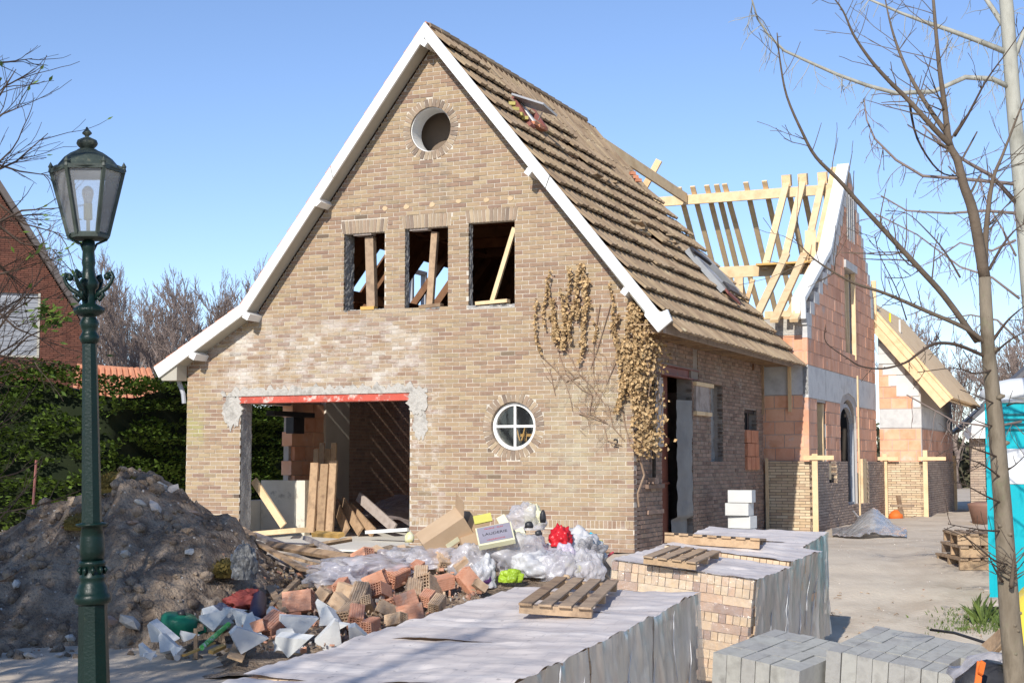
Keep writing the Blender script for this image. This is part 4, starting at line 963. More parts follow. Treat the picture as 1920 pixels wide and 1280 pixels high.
# loose things at the extension
def lthing(name, mb, mtl, label, cat, base, group=None): return loose_local(name, mb, mtl, label, cat, base, group)
PR = [((.98, 7.38), 1.38, 'tall pine profile post at the front corner of the orange extension'), ((.10, 7.38), 1.30, 'thin pine profile post where the old house meets the pale skirt'), ((.97, 15.14), 1.42, 'pine profile post in the inner corner of the rear wing'), ((1.87, 15.12), 1.5, 'pine profile post at the outer corner of the rear wing'), ((1.87, 20.6), 1.4, 'red and white marked post at the far end of the rear wing')]
for (x, y), h, l in PR:
    w_ = .10 if x > .5 else .05
    b = MB(); b.bb((x - w_ / 2 - .03, y - .04, -.1), (x + w_ / 2 - .03, y, h)); lthing('profile_post', b, M_newwood, l, 'profile post', (x, y, 0), 'pine profile posts')
b = MB(); b.bb((1.02, 11.3, .15), (1.05, 11.36, 3.0)); lthing('profile_post', b, M_newwood, 'long thin pine batten standing before the arched doorway', 'batten', (1.03, 11.3, .15), 'pine profile posts')
for (y, x0, x1, l) in ((7.33, .75, 1.3, 'at the first corner'), (15.08, .75, 1.25, 'at the inner corner'), (15.06, 1.7, 2.3, 'at the outer corner')):
    b = MB(); b.bb((x0, y - .02, 1.27), (x1, y, 1.35)); lthing('cross_batten', b, M_newwood, 'short horizontal batten on the profile post ' + l, 'batten', (x0, y, 1.3), 'cross battens')
b = MB(); b.bb((-.02, 7.33, 2.1), (.04, 7.38, 3.1)); lthing('wall_batten', b, M_oldwood, 'upright brown batten on the shaded blocks under the eave', 'batten', (0, 7.35, 2.1), 'wall battens')
b = MB(); b.bb((.44, 7.53, 2.15), (.50, 7.58, 3.15)); lthing('wall_batten', b, M_newwood, 'upright pale batten at the shadow edge on the orange blocks', 'batten', (.47, 7.55, 2.1), 'wall battens')

# ---------------------------------------------------------------- rear wing
RWG = based('rear_wing', 'farther block wing with new pine boarded roof edge and pale brick skirt', 'house wing', (1.3, 15.2, 0)); del RWG['_b']
b = MB(); b.prism([(.80, 0), (1.74, 0), (1.74, 3.1), (.80, 4.2)], .012, .2, fy(15.35)); RF = part(b, 'front_block_wall', M_blockjoint, RWG, fix=True)
P = []; rz = lambda z: 1.74 if z < 3.1 else 1.74 - (z - 3.1) / 1.1 * .94
blocks(P, lambda z: [(.8, rz(z) - .02)], 1.0, 2.0, .25, .36, 'f', 15.35); blocks(P, lambda z: [(.8, 1.55 if z < 2.9 else 1.2)], 2.46, 3.4, .25, .36, 'f', 15.35)
pieces('clay_block', P, M_block, RF)
P = []
for (u, v, w_) in ((1.65, 2.6, .16), (1.45, 2.86, .5), (1.3, 3.1, .55), (1.15, 3.36, .5), (1.0, 3.62, .38), (.95, 3.85, .26)): P.append((V((u, 15.39, v)), (w_, .1, .24), None, R.random()))
pieces('infill_block', P, M_aer, RF)
b = MB(); b.bb((.8, 15.345, 2.02), (1.745, 15.45, 2.44)); part(b, 'ring_beam', M_conc, RWG)
b = MB(); b.bb((1.55, 15.36, 0), (1.728, 21.2, 3.0)); RS_ = part(b, 'side_block_wall', M_blockjoint, RWG)
P = []; blocks(P, lambda z: [(15.46, 21.2)], 1.0, 2.0, .25, .5, 's', 1.74); pieces('clay_block', P, M_blockd, RS_)
b = MB(); b.bb((1.65, 15.46, 2.02), (1.745, 21.2, 2.5)); part(b, 'ring_beam', M_conc, RWG)
b = MB(); b.bb((.93, 15.22, -.15), (1.81, 15.33, 1.235)); s1 = part(b, 'front_skirt', M_slim_joint, RWG)
P = []
for q in courses(lambda z: [(.93, 1.82)], -.15, 1.245, .0525, .215, .009): P.append((V(((q[0] + q[1]) / 2, 15.25, (q[2] + q[3]) / 2)), (q[1] - q[0], .1, q[3] - q[2]), None, R.random()))
pieces('slim_brick', P, M_slim, s1, key, 130)
b = MB(); b.bb((1.72, 15.24, -.15), (1.806, 21.1, 1.235)); s2 = part(b, 'side_skirt', M_slim_joint, RWG)
P = []
for q in courses(lambda z: [(15.2, 21.1)], -.1, 1.245, .0525, .215, .009): P.append((V((1.77, (q[0] + q[1]) / 2, (q[2] + q[3]) / 2)), (.1, q[1] - q[0], q[3] - q[2]), None, R.random()))
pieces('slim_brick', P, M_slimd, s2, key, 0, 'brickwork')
def slab3(b, p, q, y0, y1, th): slab(b, p, q, y0, y1, th, 0)
nP = 12
for k in range(nP):
    b = MB(); slab3(b, (.55, 4.95), (2.43, 2.61), 15.05 + k * .5, 15.05 + k * .5 + .49, .03); part(b, 'roof_board', M_newwood, RWG, fix=True)
b = MB(); slab3(b, (.52, 4.99), (2.45, 2.64), 15.0, 15.045, .31); part(b, 'verge_board', M_newwood, RWG, fix=True)
b = MB(); slab(b, (.52, 4.99), (2.45, 2.64), 14.975, 14.998, .035, .10); part(b, 'inner_verge_board', M_newwood, RWG, fix=True)
b = MB(); slab(b, (.52, 4.99), (2.45, 2.64), 15.05, 21, .055, -.06); part(b, 'roof_batten_layer', M_newwood, RWG, fix=True)
b = MB(); b.bb((.72, 15.0, 4.3), (.84, 15.06, 5.4)); part(b, 'upright_post', M_newwood, RWG)
for (px, py) in ((1670, 600), (1688, 612)):
    p = gp(px, py + 50, 34.5); b = MB(); b.tube([p, p + V((0, 0, .8))], .025, 5); part(b, 'safety_post', M_yel if px < 1680 else M_aer, RWG)

# ---------------------------------------------------------------- background buildings
def facing(px, py, Y, yaw=0):
    p = W(px, py, Y); m = Matrix.Rotation(yaw, 4, 'Z'); m.translation = p; return m
GM = facing(1820, 0, 37, -.25); GM.translation.z = .55
GA = thing('white_trimmed_garage', 'low brown brick garage with white bargeboards and dark open front at far right', 'garage', GM)
px1 = 37 / 2740
def gq(px, py): return ((px - 1820) * px1, HC + (866 - py) * px1 - .55)
b = MB(); pts = [gq(1797, 985), gq(1797, 800), gq(1960, 655), gq(2110, 800), gq(2110, 985), gq(2100, 985), gq(2100, 822), gq(1824, 822), gq(1824, 985)]
b.prism(pts, .02, .25, fm); GWl = b.build('brick_wall', M_mortar_side, GA, fix=True)
P = []
for q in courses(lambda z: [(gq(1797, 0)[0], gq(1824, 0)[0])] if z < gq(0, 822)[1] else [(max(gq(1797, 0)[0], gq(1800 + (z - gq(0, 800)[1]) / px1 * 1.12, 0)[0]), gq(1960, 0)[0])], 0, gq(0, 690)[1], .0625, .22): P.append((V(((q[0] + q[1]) / 2, .05, (q[2] + q[3]) / 2)), (q[1] - q[0], .1, q[3] - q[2]), None, R.random()))
pieces('brick', P, mat('garage brick', [(.85, .8, .78), (1, 1, 1)], 5, .9, .2, rnd=[(.44, .34, .26), (.5, .4, .3), (.38, .3, .24)]), GWl, None, 0, 'brickwork')
b = MB(); b.prism([gq(1783, 812), gq(1792, 826), gq(1960, 676), gq(1960, 652)], -.4, -.34, fm); b.build('bargeboard', M_white, GA, fix=True)
b = MB(); b.bb((gq(1790, 0)[0], -.33, gq(0, 822)[1]), (gq(2110, 0)[0], -.28, gq(0, 802)[1])); b.build('fascia_board', M_white, GA)
b = MB(); b.prism([gq(1783, 808), gq(1960, 648), gq(1960, 638), gq(1775, 806)], -.36, 6, fm); b.build('roof', mat('slate roof', [(.10, .10, .11), (.15, .15, .16)], 4, .8, .3), GA, fix=True)
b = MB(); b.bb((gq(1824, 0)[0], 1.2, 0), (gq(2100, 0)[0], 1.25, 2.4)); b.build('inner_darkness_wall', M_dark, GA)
for k in range(7):
    b = MB(); b.bb((gq(1828, 0)[0], .9, .1 + k * .2), (gq(1870, 0)[0], 1.1, .25 + k * .2)); b.build('stacked_board', M_oldwood, GA)
p = W(1852, 905, 30); b = MB(); b.lathe([(.32, -.1), (.40, .25), (.42, .30), (.25, .34)], 14); o = b.build('mortar_tub', plain('brown tub', (.28, .16, .12), .6), None, True); o.location = (p.x, p.y, gz(p.x, p.y) + .1); tag(o, 'brown mixing tub before the garage beside the teal cabin', 'tub')

# neighbour house at the left
NY = 42.; NM = facing(60, 0, NY, .34); NM.translation.z = .6
NH = thing('neighbour_house', 'dark red brick gable house with a shuttered window behind the hedge at far left', 'house', NM)
px2 = NY / 2740
def nq(px, py): return ((px - 60) * px2, HC + (866 - py) * px2 - .6)
b = MB(); b.prism([nq(-330, 990), nq(-330, 700), nq(-95, 190), nq(0, 345), nq(158, 590), nq(184, 640), nq(184, 990)], .03, 5, fm, [[nq(14, 548), nq(88, 548), nq(88, 668), nq(14, 668)]]); NW = b.build('gable_wall', M_redmortar, NH, fix=True)
def niv(z):
    py = 866 - (z - HC + .6) / px2
    xr_ = 184 if py > 640 else (158 + (py - 590) / 50 * 26 if py > 590 else 158 - (590 - py) * .645)
    iv = [(nq(-60, 0)[0], nq(xr_, 0)[0])]
    if 548 < py < 668: iv = cut(iv, nq(14, 0)[0], nq(88, 0)[0])
    return iv
P = []
for q in courses(niv, .8, nq(0, 250)[1], .0625, .22): P.append((V(((q[0] + q[1]) / 2, .05, (q[2] + q[3]) / 2)), (q[1] - q[0], .1, q[3] - q[2]), None, R.random()))
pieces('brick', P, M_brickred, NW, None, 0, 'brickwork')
b = MB()
for (a, c) in (((-100, 170), (0, 330)), ((0, 330), (160, 578)), ((160, 578), (188, 632))):
    a = nq(*a); c = nq(*c); b.beam((a[0], 2.2, a[1]), (c[0], 2.2, c[1]), .16, 4.9, V((0, 1, 0)))
b.build('roof_edge', M_dksteel if 0 else mat('dark roof edge', [(.10, .085, .08), (.14, .12, .11)], 3, .9, .2), NH)
M_shut = mat('dull white shutter', [(.24, .25, .27), (.30, .31, .33)], 3, .6, .1)
WN = MB().bb((nq(14, 0)[0], .1, nq(0, 668)[1]), (nq(88, 0)[0], .14, nq(0, 548)[1])).build('shuttered_window', M_grey, NH)
for k in range(12):
    b = MB(); z0 = nq(0, 666)[1] + k * .14; b.bb((nq(15, 0)[0], .08, z0), (nq(87, 0)[0], .10, z0 + .125)); b.build('shutter_slat', M_shut, WN)
b = MB(); b.bb((nq(86, 0)[0], -.02, nq(0, 668)[1]), (nq(90, 0)[0], .1, nq(0, 548)[1])); b.bb((nq(12, 0)[0], -.02, nq(0, 670)[1]), (nq(90, 0)[0], .1, nq(0, 666)[1])); b.build('frame', M_soffit, WN)
# orange tiled outbuilding
OM = facing(250, 0, 40, .15); OM.translation.z = .6; px3 = 40 / 2740
OB = thing('tiled_outbuilding', 'low outbuilding with orange clay tile roof rising behind the hedge', 'outbuilding', OM)
oq = lambda px, py: ((px - 250) * px3, HC + (866 - py) * px3 - .6)
b = MB(); a, c_, d, e = oq(150, 690), oq(290, 700), oq(325, 760), oq(150, 760)
b.add([(a[0], 1.2, a[1]), (c_[0], 1.2, c_[1]), (d[0], 0, d[1]), (e[0], 0, e[1])], [(0, 1, 2, 3)]); b.build('roof', M_terra, OB)
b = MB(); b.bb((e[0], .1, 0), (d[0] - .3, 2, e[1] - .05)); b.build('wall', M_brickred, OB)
b = MB()
for i in range(5):
    for k in range(13):
        t = i / 5; x0 = a[0] + (k + .5) / 13 * (c_[0] - a[0]); x1 = e[0] + (k + .5) / 13 * (d[0] - e[0])
        x = x0 + (x1 - x0) * t; z = a[1] + (e[1] - a[1]) * t; y = 1.2 - 1.2 * t
        b.tube([V((x, y - .02, z + .05)), V((x + (x1 - x0) / 5, y - .26, z - (a[1] - e[1]) / 5 + .03))], [.075, .085], 6, R.random())
b.build('roof_tiles', M_terra, OB, kind='stuff')
b = MB(); b.tube([V((a[0], 1.25, a[1] + .08)), V((c_[0], 1.25, c_[1] + .08))], .12, 7); b.build('ridge_tiles', M_terra, OB)

# ---------------------------------------------------------------- hedge
HG = thing('conifer_hedge', 'tall dense green conifer hedge behind the soil heap left of the house', 'hedge', (-6.9, 26.5, .6))
HPT = [(-16.5, 24.2), (-7.2, 26.0), (-4.2, 33.0)]; HN = [V((.19, -.98, 0)), V((.92, -.39, 0)).lerp(V((.19, -.98, 0)), .45).normalized()]
def hseg(u): return (0, u / .6) if u < .6 else (1, (u - .6) / .4)
def hp(u, v, f=0):                       # u along the hedge, v up
    s, t = hseg(u); return HPT[s][0] + (HPT[s + 1][0] - HPT[s][0]) * t, HPT[s][1] + (HPT[s + 1][1] - HPT[s][1]) * t + f
b = MB()
def hedge_top(u): return 3.55 - .25 * u + .22 * fbm(V((u * 9, 0, 4)), 3) + .9 * sstep(.28, .0, u)
def hcore(u, v):
    x, y = hp(u, v); z = .5 + (hedge_top(u) - .75) * v
    return (x + .0, y + .25 - .16 * math.sin(v * 3) + .12 * fbm(V((x * 1.2, z * 1.2, 1)), 3), z)
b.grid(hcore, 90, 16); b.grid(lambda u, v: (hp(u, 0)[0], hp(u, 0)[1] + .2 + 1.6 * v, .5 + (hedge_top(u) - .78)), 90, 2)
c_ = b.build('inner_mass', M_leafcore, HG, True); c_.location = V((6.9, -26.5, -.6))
b = MB()
for k in range(62000):
    u = R.random(); nn = HN[hseg(u)[0]]; v = R.random() ** .85; x, y = hp(u, v); zt = hedge_top(u)
    if k % 6 == 0: z = zt - .1 + R.uniform(-.1, .22); y += R.uniform(0, 1.4)
    else: z = .55 + (zt - .55) * v
    lay = fbm(V((x * 1.6, z * 3.2, 5)), 3)
    if lay < -.15 and k % 6: continue
    out = .10 + .30 * max(0, lay + .1)
    p = V((x, y, z)) + nn * R.uniform(out - .12, out)
    d = (nn * R.uniform(.3, 1) + V((R.uniform(-.9, .9), 0, R.uniform(-.25, .75)))).normalized(); L = R.uniform(.05, .125)
    sd = d.cross(V((R.uniform(-.4, .4), R.uniform(-.4, .4), 1))).normalized() * L * .32
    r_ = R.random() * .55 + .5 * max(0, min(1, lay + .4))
    b.add([p, p + d * L * .5 + sd, p + d * L, p + d * L * .5 - sd], [(0, 1, 2, 3)], r_)
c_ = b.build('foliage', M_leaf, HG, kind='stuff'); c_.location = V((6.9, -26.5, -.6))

# ---------------------------------------------------------------- climbing plant on the corner
VN = based('dead_climber', 'dried brown climbing plant hanging over the sunny corner of the brick house', 'climbing plant', (-.3, -.05, 0)) 
b = MB(); bs_ = MB()
def vleaf(b, p, s):
    d = V((R.gauss(0, .6), -1 + R.gauss(0, .5), R.gauss(0, .6))).normalized(); a = d.orthogonal().normalized(); a.rotate(Matrix.Rotation(R.uniform(0, 6.28), 3, d)); c = d.cross(a)
    b.add([p - a * s, p + c * s * .75 + d * s * .3, p + a * s, p - c * s * .75 + d * s * .3], [(0, 1, 2, 3)], R.random())
def fpt(px, py, out=.05):
    r_ = ray(px, py); o_ = V((0, 0, HC)) - HO; t = (-out - o_.dot(EY)) / r_.dot(EY); q = o_ + r_ * t; return V((q.dot(EX), -out, q.z))
strands = [((1002, 560), (1012, 665), .9), ((1030, 505), (1034, 590), 1), ((1028, 590), (1045, 640), 1.1), ((1066, 500), (1060, 650), 1.6), ((1050, 540), (1058, 655), 1.4), ((1088, 495), (1078, 600), 2.0), ((1096, 495), (1092, 650), 1.8), ((1072, 560), (1070, 640), 1.5), ((1040, 560), (1042, 650), 1.0), ((1102, 560), (1085, 680), 1.2),
           ((1143, 530), (1150, 620), .8), ((1157, 590), (1152, 650), 1.1), ((1178, 565), (1180, 700), 3.6), ((1190, 570), (1195, 720), 3.2), ((1172, 640), (1168, 740), 2.6), ((1160, 620), (1160, 770), 1.8), ((1186, 650), (1184, 750), 2.6), ((1100, 520), (1103, 575), .9), ((1020, 540), (1024, 620), .7), ((1168, 700), (1160, 775), 1.6), ((1112, 600), (1118, 640), .3)]
for (p, q, w_) in strands:
    n = int(85 * w_); sw = R.uniform(0, 9)
    for k in range(n):
        t = R.random() ** .9; px = p[0] + (q[0] - p[0]) * t + 4 * math.sin(sw + t * 5) + R.gauss(0, 1.0 + .75 * w_); py = p[1] + (q[1] - p[1]) * t
        vleaf(b, fpt(px, py, R.uniform(.03, .07 + .05 * w_)), R.uniform(.016, .034))
    bs_.tube([fpt(p[0] + (q[0] - p[0]) * t + 4 * math.sin(sw + t * 5), p[1] + (q[1] - p[1]) * t, .03) for t in [i / 7 for i in range(8)]], .006, 4)
for k in range(1700):                       # the mass round the corner, hanging in the side view
    t = R.random(); z = 3.25 - 1.9 * t; w_ = .55 * (1 - .35 * t)
    p = V((R.gauss(.12, .10) + .05 * math.sin(z * 5), R.uniform(-.18, .75 * (1 - t * .3)) if R.random() < .55 else R.uniform(-.25, .1), z + R.uniform(-.1, .1)))
    if p.x < .015: p.x = .02 + R.random() * .15
    vleaf(b, p, R.uniform(.02, .038))
for k in range(14):
    x = R.uniform(.03, .25); y = R.uniform(-.15, .6); z0 = 3.2; pts = [V((x + .05 * math.sin(i * 1.3 + k), y, z0 - i * .24)) for i in range(R.randint(5, 9))]; bs_.tube(pts, .008, 4)
bs_.tube([V((.10, .12, 1.6)), V((.05, .1, 1.3)), V((.1, .15, 1.05)), V((.02, .1, .8)), V((.03, .12, .62))], .014, 5)
web = [[(1012, 665), (1040, 690), (1060, 715), (1070, 745), (1075, 770)], [(1040, 640), (1060, 700), (1092, 730), (1110, 740)], [(1060, 650), (1085, 700), (1110, 725), (1135, 760), (1150, 790)], [(1110, 740), (1105, 775), (1138, 790)], [(1085, 775), (1105, 780), (1140, 793)], [(1125, 570), (1115, 640), (1112, 700), (1120, 730)], [(1145, 570), (1120, 650), (1108, 690)], [(1170, 650), (1150, 690), (1135, 720)], [(1140, 760), (1150, 800), (1170, 825)], [(1060, 715), (1085, 705)], [(1030, 690), (1040, 740)], [(1132, 800), (1140, 825), (1165, 835)], [(1168, 770), (1172, 800), (1182, 835)]]
for wb in web:
    pts = [fpt(x + R.uniform(-2, 2), y, .025) for x, y in wb]; bs_.tube(pts, [.008 - .004 * i / len(pts) for i in range(len(pts))], 5)
    for k in range(7):
        i = R.randrange(len(pts) - 1); p = pts[i].lerp(pts[i + 1], R.random()); q = p + V((R.uniform(-.25, .25), R.uniform(-.03, 0), R.uniform(-.25, .3))); m_ = p.lerp(q, .5) + V((R.uniform(-.04, .04), 0, R.uniform(-.04, .04))); bs_.tube([p, m_, q], [.003, .0025, .0015], 3)
for k in range(90):
    c_ = (R.gauss(1120, 22), R.gauss(735, 38)); p = fpt(*c_, .03); q = p + V((R.uniform(-.18, .18), 0, R.uniform(-.18, .2))); bs_.tube([p, p.lerp(q, .5) + V((R.uniform(-.04, .04), -.01, R.uniform(-.04, .04))), q], .0025, 3)
part(bs_, 'stem', M_stem, VN); part(b, 'dry_foliage', M_dry, VN, kind='stuff'); del VN['_b']
r_ = fpt(1155, 831, .012); NMM = Matrix.Rotation(math.pi / 2, 4, 'X'); NMM.translation = r_
n2 = text_mesh('house_number', '2', .17, M_black, None, Matrix(), .006); n2.matrix_world = HM @ NMM; tag(n2, 'small dark house number 2 on the front wall near the corner', 'house number')

# ---------------------------------------------------------------- wrapped brick stacks
def brick_rows(P, wdt, hgt, place, seed=0, bh=.0655, bw=.052, bl=.212):
    """front of a stack: rows of bricks showing ends or long sides, place(u,v,du,dv)->(c,d)"""
    rr = random.Random(seed); z = hgt; k = 0
    while z > .1:
        z0 = z - bh; u = 0; mode = 0 if k < 2 else (1 if k == 2 else None)
        while u < wdt - .02:
            if mode is None:
                if k % 4 == 0: runs = 9
                s = rr.random() < (.75 if k % 4 == 3 else .35)
            else: s = bool(mode)
            if s: du = min(bl, wdt - u); P.append(place(u, z0, du - .003, bh - .003, rr) + (None, rr.random())); u += du
            else:
                for q in range(1 if mode == 0 else rr.choice((2, 3, 4))):
                    if u > wdt - .02: break
                    du = min(bw, wdt - u); P.append(place(u, z0, du - .004, bh - .003, rr) + (None, rr.random())); u += du
        z = z0; k += 1
def stack(label, M, w_, l_, h_, nmax, seed, front_film=True, hang=.0):
    e = thing('brick_stack', label, 'brick stack', M, None, 'film wrapped stacks of pale bricks')
    b = MB(); b.bb((-w_ + .06, .06, .1), (-.06, l_ - .06, h_ - .03)); b.build('inner_bricks', M_stackbrick, e)
    P = []
    brick_rows(P, w_, h_ - .0, lambda u, v, du, dv, rr: (V((-w_ + u + du / 2, .05 + rr.uniform(-.006, .006), v + dv / 2)), (du, .1, dv)), seed)
    Q = []
    brick_rows(Q, l_ - .1, h_ - .0, lambda u, v, du, dv, rr: (V((-.05 + rr.uniform(-.012, .012), .1 + u + du / 2, v + dv / 2)), (.1, du, dv)), seed + 1)
    pieces('brick', P + Q, M_stackbrick, e, lambda t: abs(t[0].y) * 2 - t[0].z * .2 + (0 if t[0].y < .09 else 3), nmax, 'brick_layers')
    b = MB()
    for k in range(7): b.bb((-w_, .02 + k * (l_ - .12) / 6, .07), (0, .10 + k * (l_ - .12) / 6, .095))
    for k in range(3): b.bb((-w_ + k * (w_ - .1) / 2, .0, 0), (-w_ + .1 + k * (w_ - .1) / 2, l_, .07))
    b.build('pallet', M_palletwood, e, kind='stuff')
    b = MB()
    nn = lambda x, y: .018 * fbm(V((x * 1.6 + seed, y * 2.2, seed)), 3) + .010 * fbm(V((x * 2.2 + seed, y * 7, seed)), 4) + .006 * fbm(V((x * 9, y * 9, seed + 3)), 3)
    b.grid(lambda u, v: (-w_ - .015 + (w_ + .03) * u, -.012 + (l_ + .02) * v, h_ + .012 + nn(-w_ + w_ * u, l_ * v)), 44, 44)
    b.build('top_film', M_filmtop, e, True)
    b = MB()
    def sidef(u, v):
        y = -.01 + (l_ + .02) * u; z = h_ + .012 - (h_ - .06) * v
        fold = .055 * (.2 + v) * fbm(V((y * 3.2 + seed, z * .9, seed)), 3) + .022 * abs(fbm(V((y * 9 + z * 2, z * 2.6, seed + 5)), 4))
        return (.012 + fold + .035 * v * v + (nn(0, y) if v < .02 else 0), y, z + (nn(0, y) if v < .02 else 0) - .02 * abs(fbm(V((y * 6, seed, 0)))) * (1 if v > .95 else 0))
    b.grid(sidef, 70, 26); b.build('side_film', M_filmside, e, True)
    for q in range(3):
        u0 = R.random(); v0 = R.uniform(0, .35); du = R.uniform(-.12, .12); ln = R.uniform(.25, .65); pts = [V(sidef(min(1, max(0, u0 + du * t + .02 * math.sin(t * 5 + q))), min(.98, v0 + ln * t))) + V((.006, 0, 0)) for t in [i / 9 for i in range(10)]]
        b = MB(); b.tube(pts, [.0005] + [R.uniform(.002, .006) for _ in range(8)] + [.0005], 4); b.build('film_crease', M_bagwhite, e, True)
    if front_film:
        b = MB()
        b.grid(lambda u, v: (-w_ + (w_ + .01) * u, -.014 - .012 * abs(fbm(V((u * 6 + seed, v * 5, 1)), 4)), h_ + .012 - (h_ - .1) * v), 50, 24); b.build('front_film', M_filmclear, e, True)
    return e
E_ = W(1307, 1113, 9.3)
ud = ray(1979, 772).normalized()                      # direction the near row runs away from the camera
UR = V((ud.y, -ud.x, 0)).normalized()
SW_ = 1.19
zr = UR.cross(ud)
SH_ = 1.02
lab = ['nearest wrapped brick stack at the bottom edge of the picture', 'second wrapped brick stack of the front row, bare dusty top', 'third wrapped brick stack of the front row, just before the small pallet', 'wrapped brick stack carrying one small wooden pallet']
pos = 0
for i in range(4):
    L_ = 1.14
    o = E_ - ud * ((L_ + .006) * (i + 1)) - zr * SH_ - UR * (.006 * ((i * 7) % 3))
    M_ = frame(o, UR, ud)
    if i == 3: pass
    stack(lab[3 - i], M_, SW_, L_, SH_, 0 if i else 80, 10 + i, front_film=(i == 0 and False))
NP = zr; NP0 = E_ + zr * .022
# second and third rows
A_ = W(1415, 1088, 10.35); B_ = W(1148, 1050, 10.78)
X2 = (A_ - B_).normalized(); Y2 = ray(1979, 790).normalized(); M2 = frame(A_ - X2.cross(Y2).normalized() * 1.05, X2, Y2)
w2 = (A_ - B_).length
stack('wrapped brick stack with its brick ends clearly visible, carrying a broken pallet', M2, w2, 1.08, 1.05, 300, 21)
M2b = M2 @ Matrix.Translation((-.02, 1.12, .035)); stack('wrapped brick stack behind the clear wrapped one, next to the house corner', M2b, w2 * .95, 1.1, 1.05, 0, 25, False)
C3 = W(1472, 1048, 11.75); F3 = W(1548, 1000, 14.2); Y3 = (F3 - C3).normalized(); X3 = V((Y3.y, -Y3.x, -.03)).normalized()
L3_ = (F3 - C3).length / 2 - .01
for i in range(2):
    M3 = frame(C3 + Y3 * i * (L3_ + .02) - X3.cross(Y3).normalized() * 1.02, X3, Y3)
    stack(('tall wrapped brick stack right of the pallets with grey hanging film', 'rearmost wrapped brick stack at the sand path')[i], M3, 1.12, L3_, 1.02, 0, 31 + i)

# ---------------------------------------------------------------- wooden pallets
def pallet(label, M, w_, l_, h_, group='loose wooden pallets', nslat=4, nb=3, frontboard=True):
    e = thing('wooden_pallet', label, 'pallet', M, None, group); sl_ = w_ / (nslat + (nslat - 1) * .52); st = h_ * .2
    for k in range(nslat):
        x = k * sl_ * 1.52; b = MB(); b.bb((x, -.02 * l_, h_ - st), (x + sl_, l_ * 1.01, h_)); b.build('slat', M_palletwood, e)
    for k in range(nb):
        y = k * (l_ - .09 * l_) / (nb - 1)
        b = MB(); b.bb((0, y, .0), (w_, y + .045 * l_, h_ - st)); b.build('bearer', M_palletwood, e)
    return e
def from3(pfl, pfr, pbl, P0, n, lift=0):
    a = hit(*pfl, P0 + n * lift, n); b_ = hit(*pfr, P0 + n * lift, n); c = hit(*pbl, P0 + n * lift, n)
    return frame(a, b_ - a, c - a), (b_ - a).length, (c - a).length
def mpal(pfl, pfr, pbr, P0, n, hk=.14):
    b_ = hit(*pfr, P0, n); c = hit(*pbr, P0, n); C0 = V((0, 0, HC)); rr_ = ray(*pfl); dd_ = c - b_; a = C0 + rr_ * ((b_ - C0).dot(dd_) / rr_.dot(dd_)); x = b_ - a
    yv = (c - b_); xx = x.normalized(); yv = yv - xx * yv.dot(xx)
    return frame(a, x, yv), x.length, yv.length
M_, pw, pl = mpal((973, 1149), (1109, 1158), (1159, 1105), NP0, NP)
pallet('weathered small pallet with four dark slats on the front row of brick stacks', M_, pw, pl, pw * .15)
n2_ = X2.cross(Y2).normalized(); P2 = A_ + n2_ * .025
M_, pw, pl = mpal((1206, 1056), (1304, 1068), (1350, 1046), P2, n2_)
pallet('broken small pallet with half bare slats on the clear wrapped stack', M_, pw, pl, pw * .15)
M_, pw, pl = mpal((1250, 1026), (1428, 1038), (1440, 1020), P2, n2_)
M_ = M_ @ Matrix.Translation((-.02, .0, pw * .05)) @ Matrix.Rotation(-.09, 4, 'X')
pallet('darker small pallet lying behind the broken one, seen edge-on', M_, pw, pl * 1.1, pw * .11, nslat=7, nb=3)
p = W(1800, 1072, 18.2); base = V((p.x, p.y, gz(p.x, p.y) + .01))
for i in range(3):
    M_ = Matrix.Translation(base + V((.02 * (i % 2), .03 * i, i * .15))) @ Matrix.Rotation(-.05 * i - .03, 4, 'Z')
    pallet(('bottom', 'middle', 'top')[i] + ' pallet of the pile beside the teal cabin', M_, 1.0, 1.15, .14, 'pallets piled beside the teal cabin', 7, 3)

# ---------------------------------------------------------------- grey pavers
P1 = W(1549, 1217, 9.0); Pr = W(1790, 1265, 8.55); Pb = W(1605, 1163, 9.75)
MP = frame(P1, Pr - P1, Pb - P1); pw = (Pr - P1).length
PV = thing('paver_stack', 'stack of pale grey concrete pavers, higher part at right', 'paver stack', MP @ Matrix.Translation((0, 0, -.62)), None, 'stacks of grey concrete pavers')
P = []; cw = pw / 8; 
def pav(P, x0, nx, y0, ny, z0, nz, skip=()):
    for i in range(nx):
        for j in range(ny):
            for k in range(nz):
                if (i, j, k) in skip: continue
                if 0 < j and 0 < i < nx - 1 and k < nz - 1: continue
                P.append((V((x0 + (i + .5) * cw + R.uniform(-.002, .002), y0 + (j + .5) * .2 + R.uniform(-.004, .004), z0 + (k + .5) * .2 + (R.uniform(-.004, .004) if k == nz - 1 else 0))), (cw - R.uniform(.003, .007), .197 - R.uniform(0, .005), .198), Matrix.Rotation(R.uniform(-.012, .012), 3, 'Z'), R.random()))
pav(P, 0, 8, 0, 4, .02, 3, ((7, 1, 2),)); pieces('paver', P, M_paver, PV)
PV2 = thing('paver_stack', 'lower stack of pale grey concrete pavers at the left of the higher one', 'paver stack', MP @ Matrix.Translation((-.62, -.06, -.70)) @ Matrix.Rotation(-.05, 4, 'Z'), None, 'stacks of grey concrete pavers')
P = []; pav(P, 0, 6, -.2, 4, .02, 3); pieces('paver', P, M_paver, PV2)
b = MB(); b.bb((-.02, -.02, -.1), (pw, .8, .015)); b.build('pallet', M_oldwood, PV)

# ---------------------------------------------------------------- street lamp
LY = 9.0
LB = W(176, 1280, LY); LB.z = gz(LB.x, LB.y); LM = Matrix.Rotation(-.014, 4, 'Y'); 
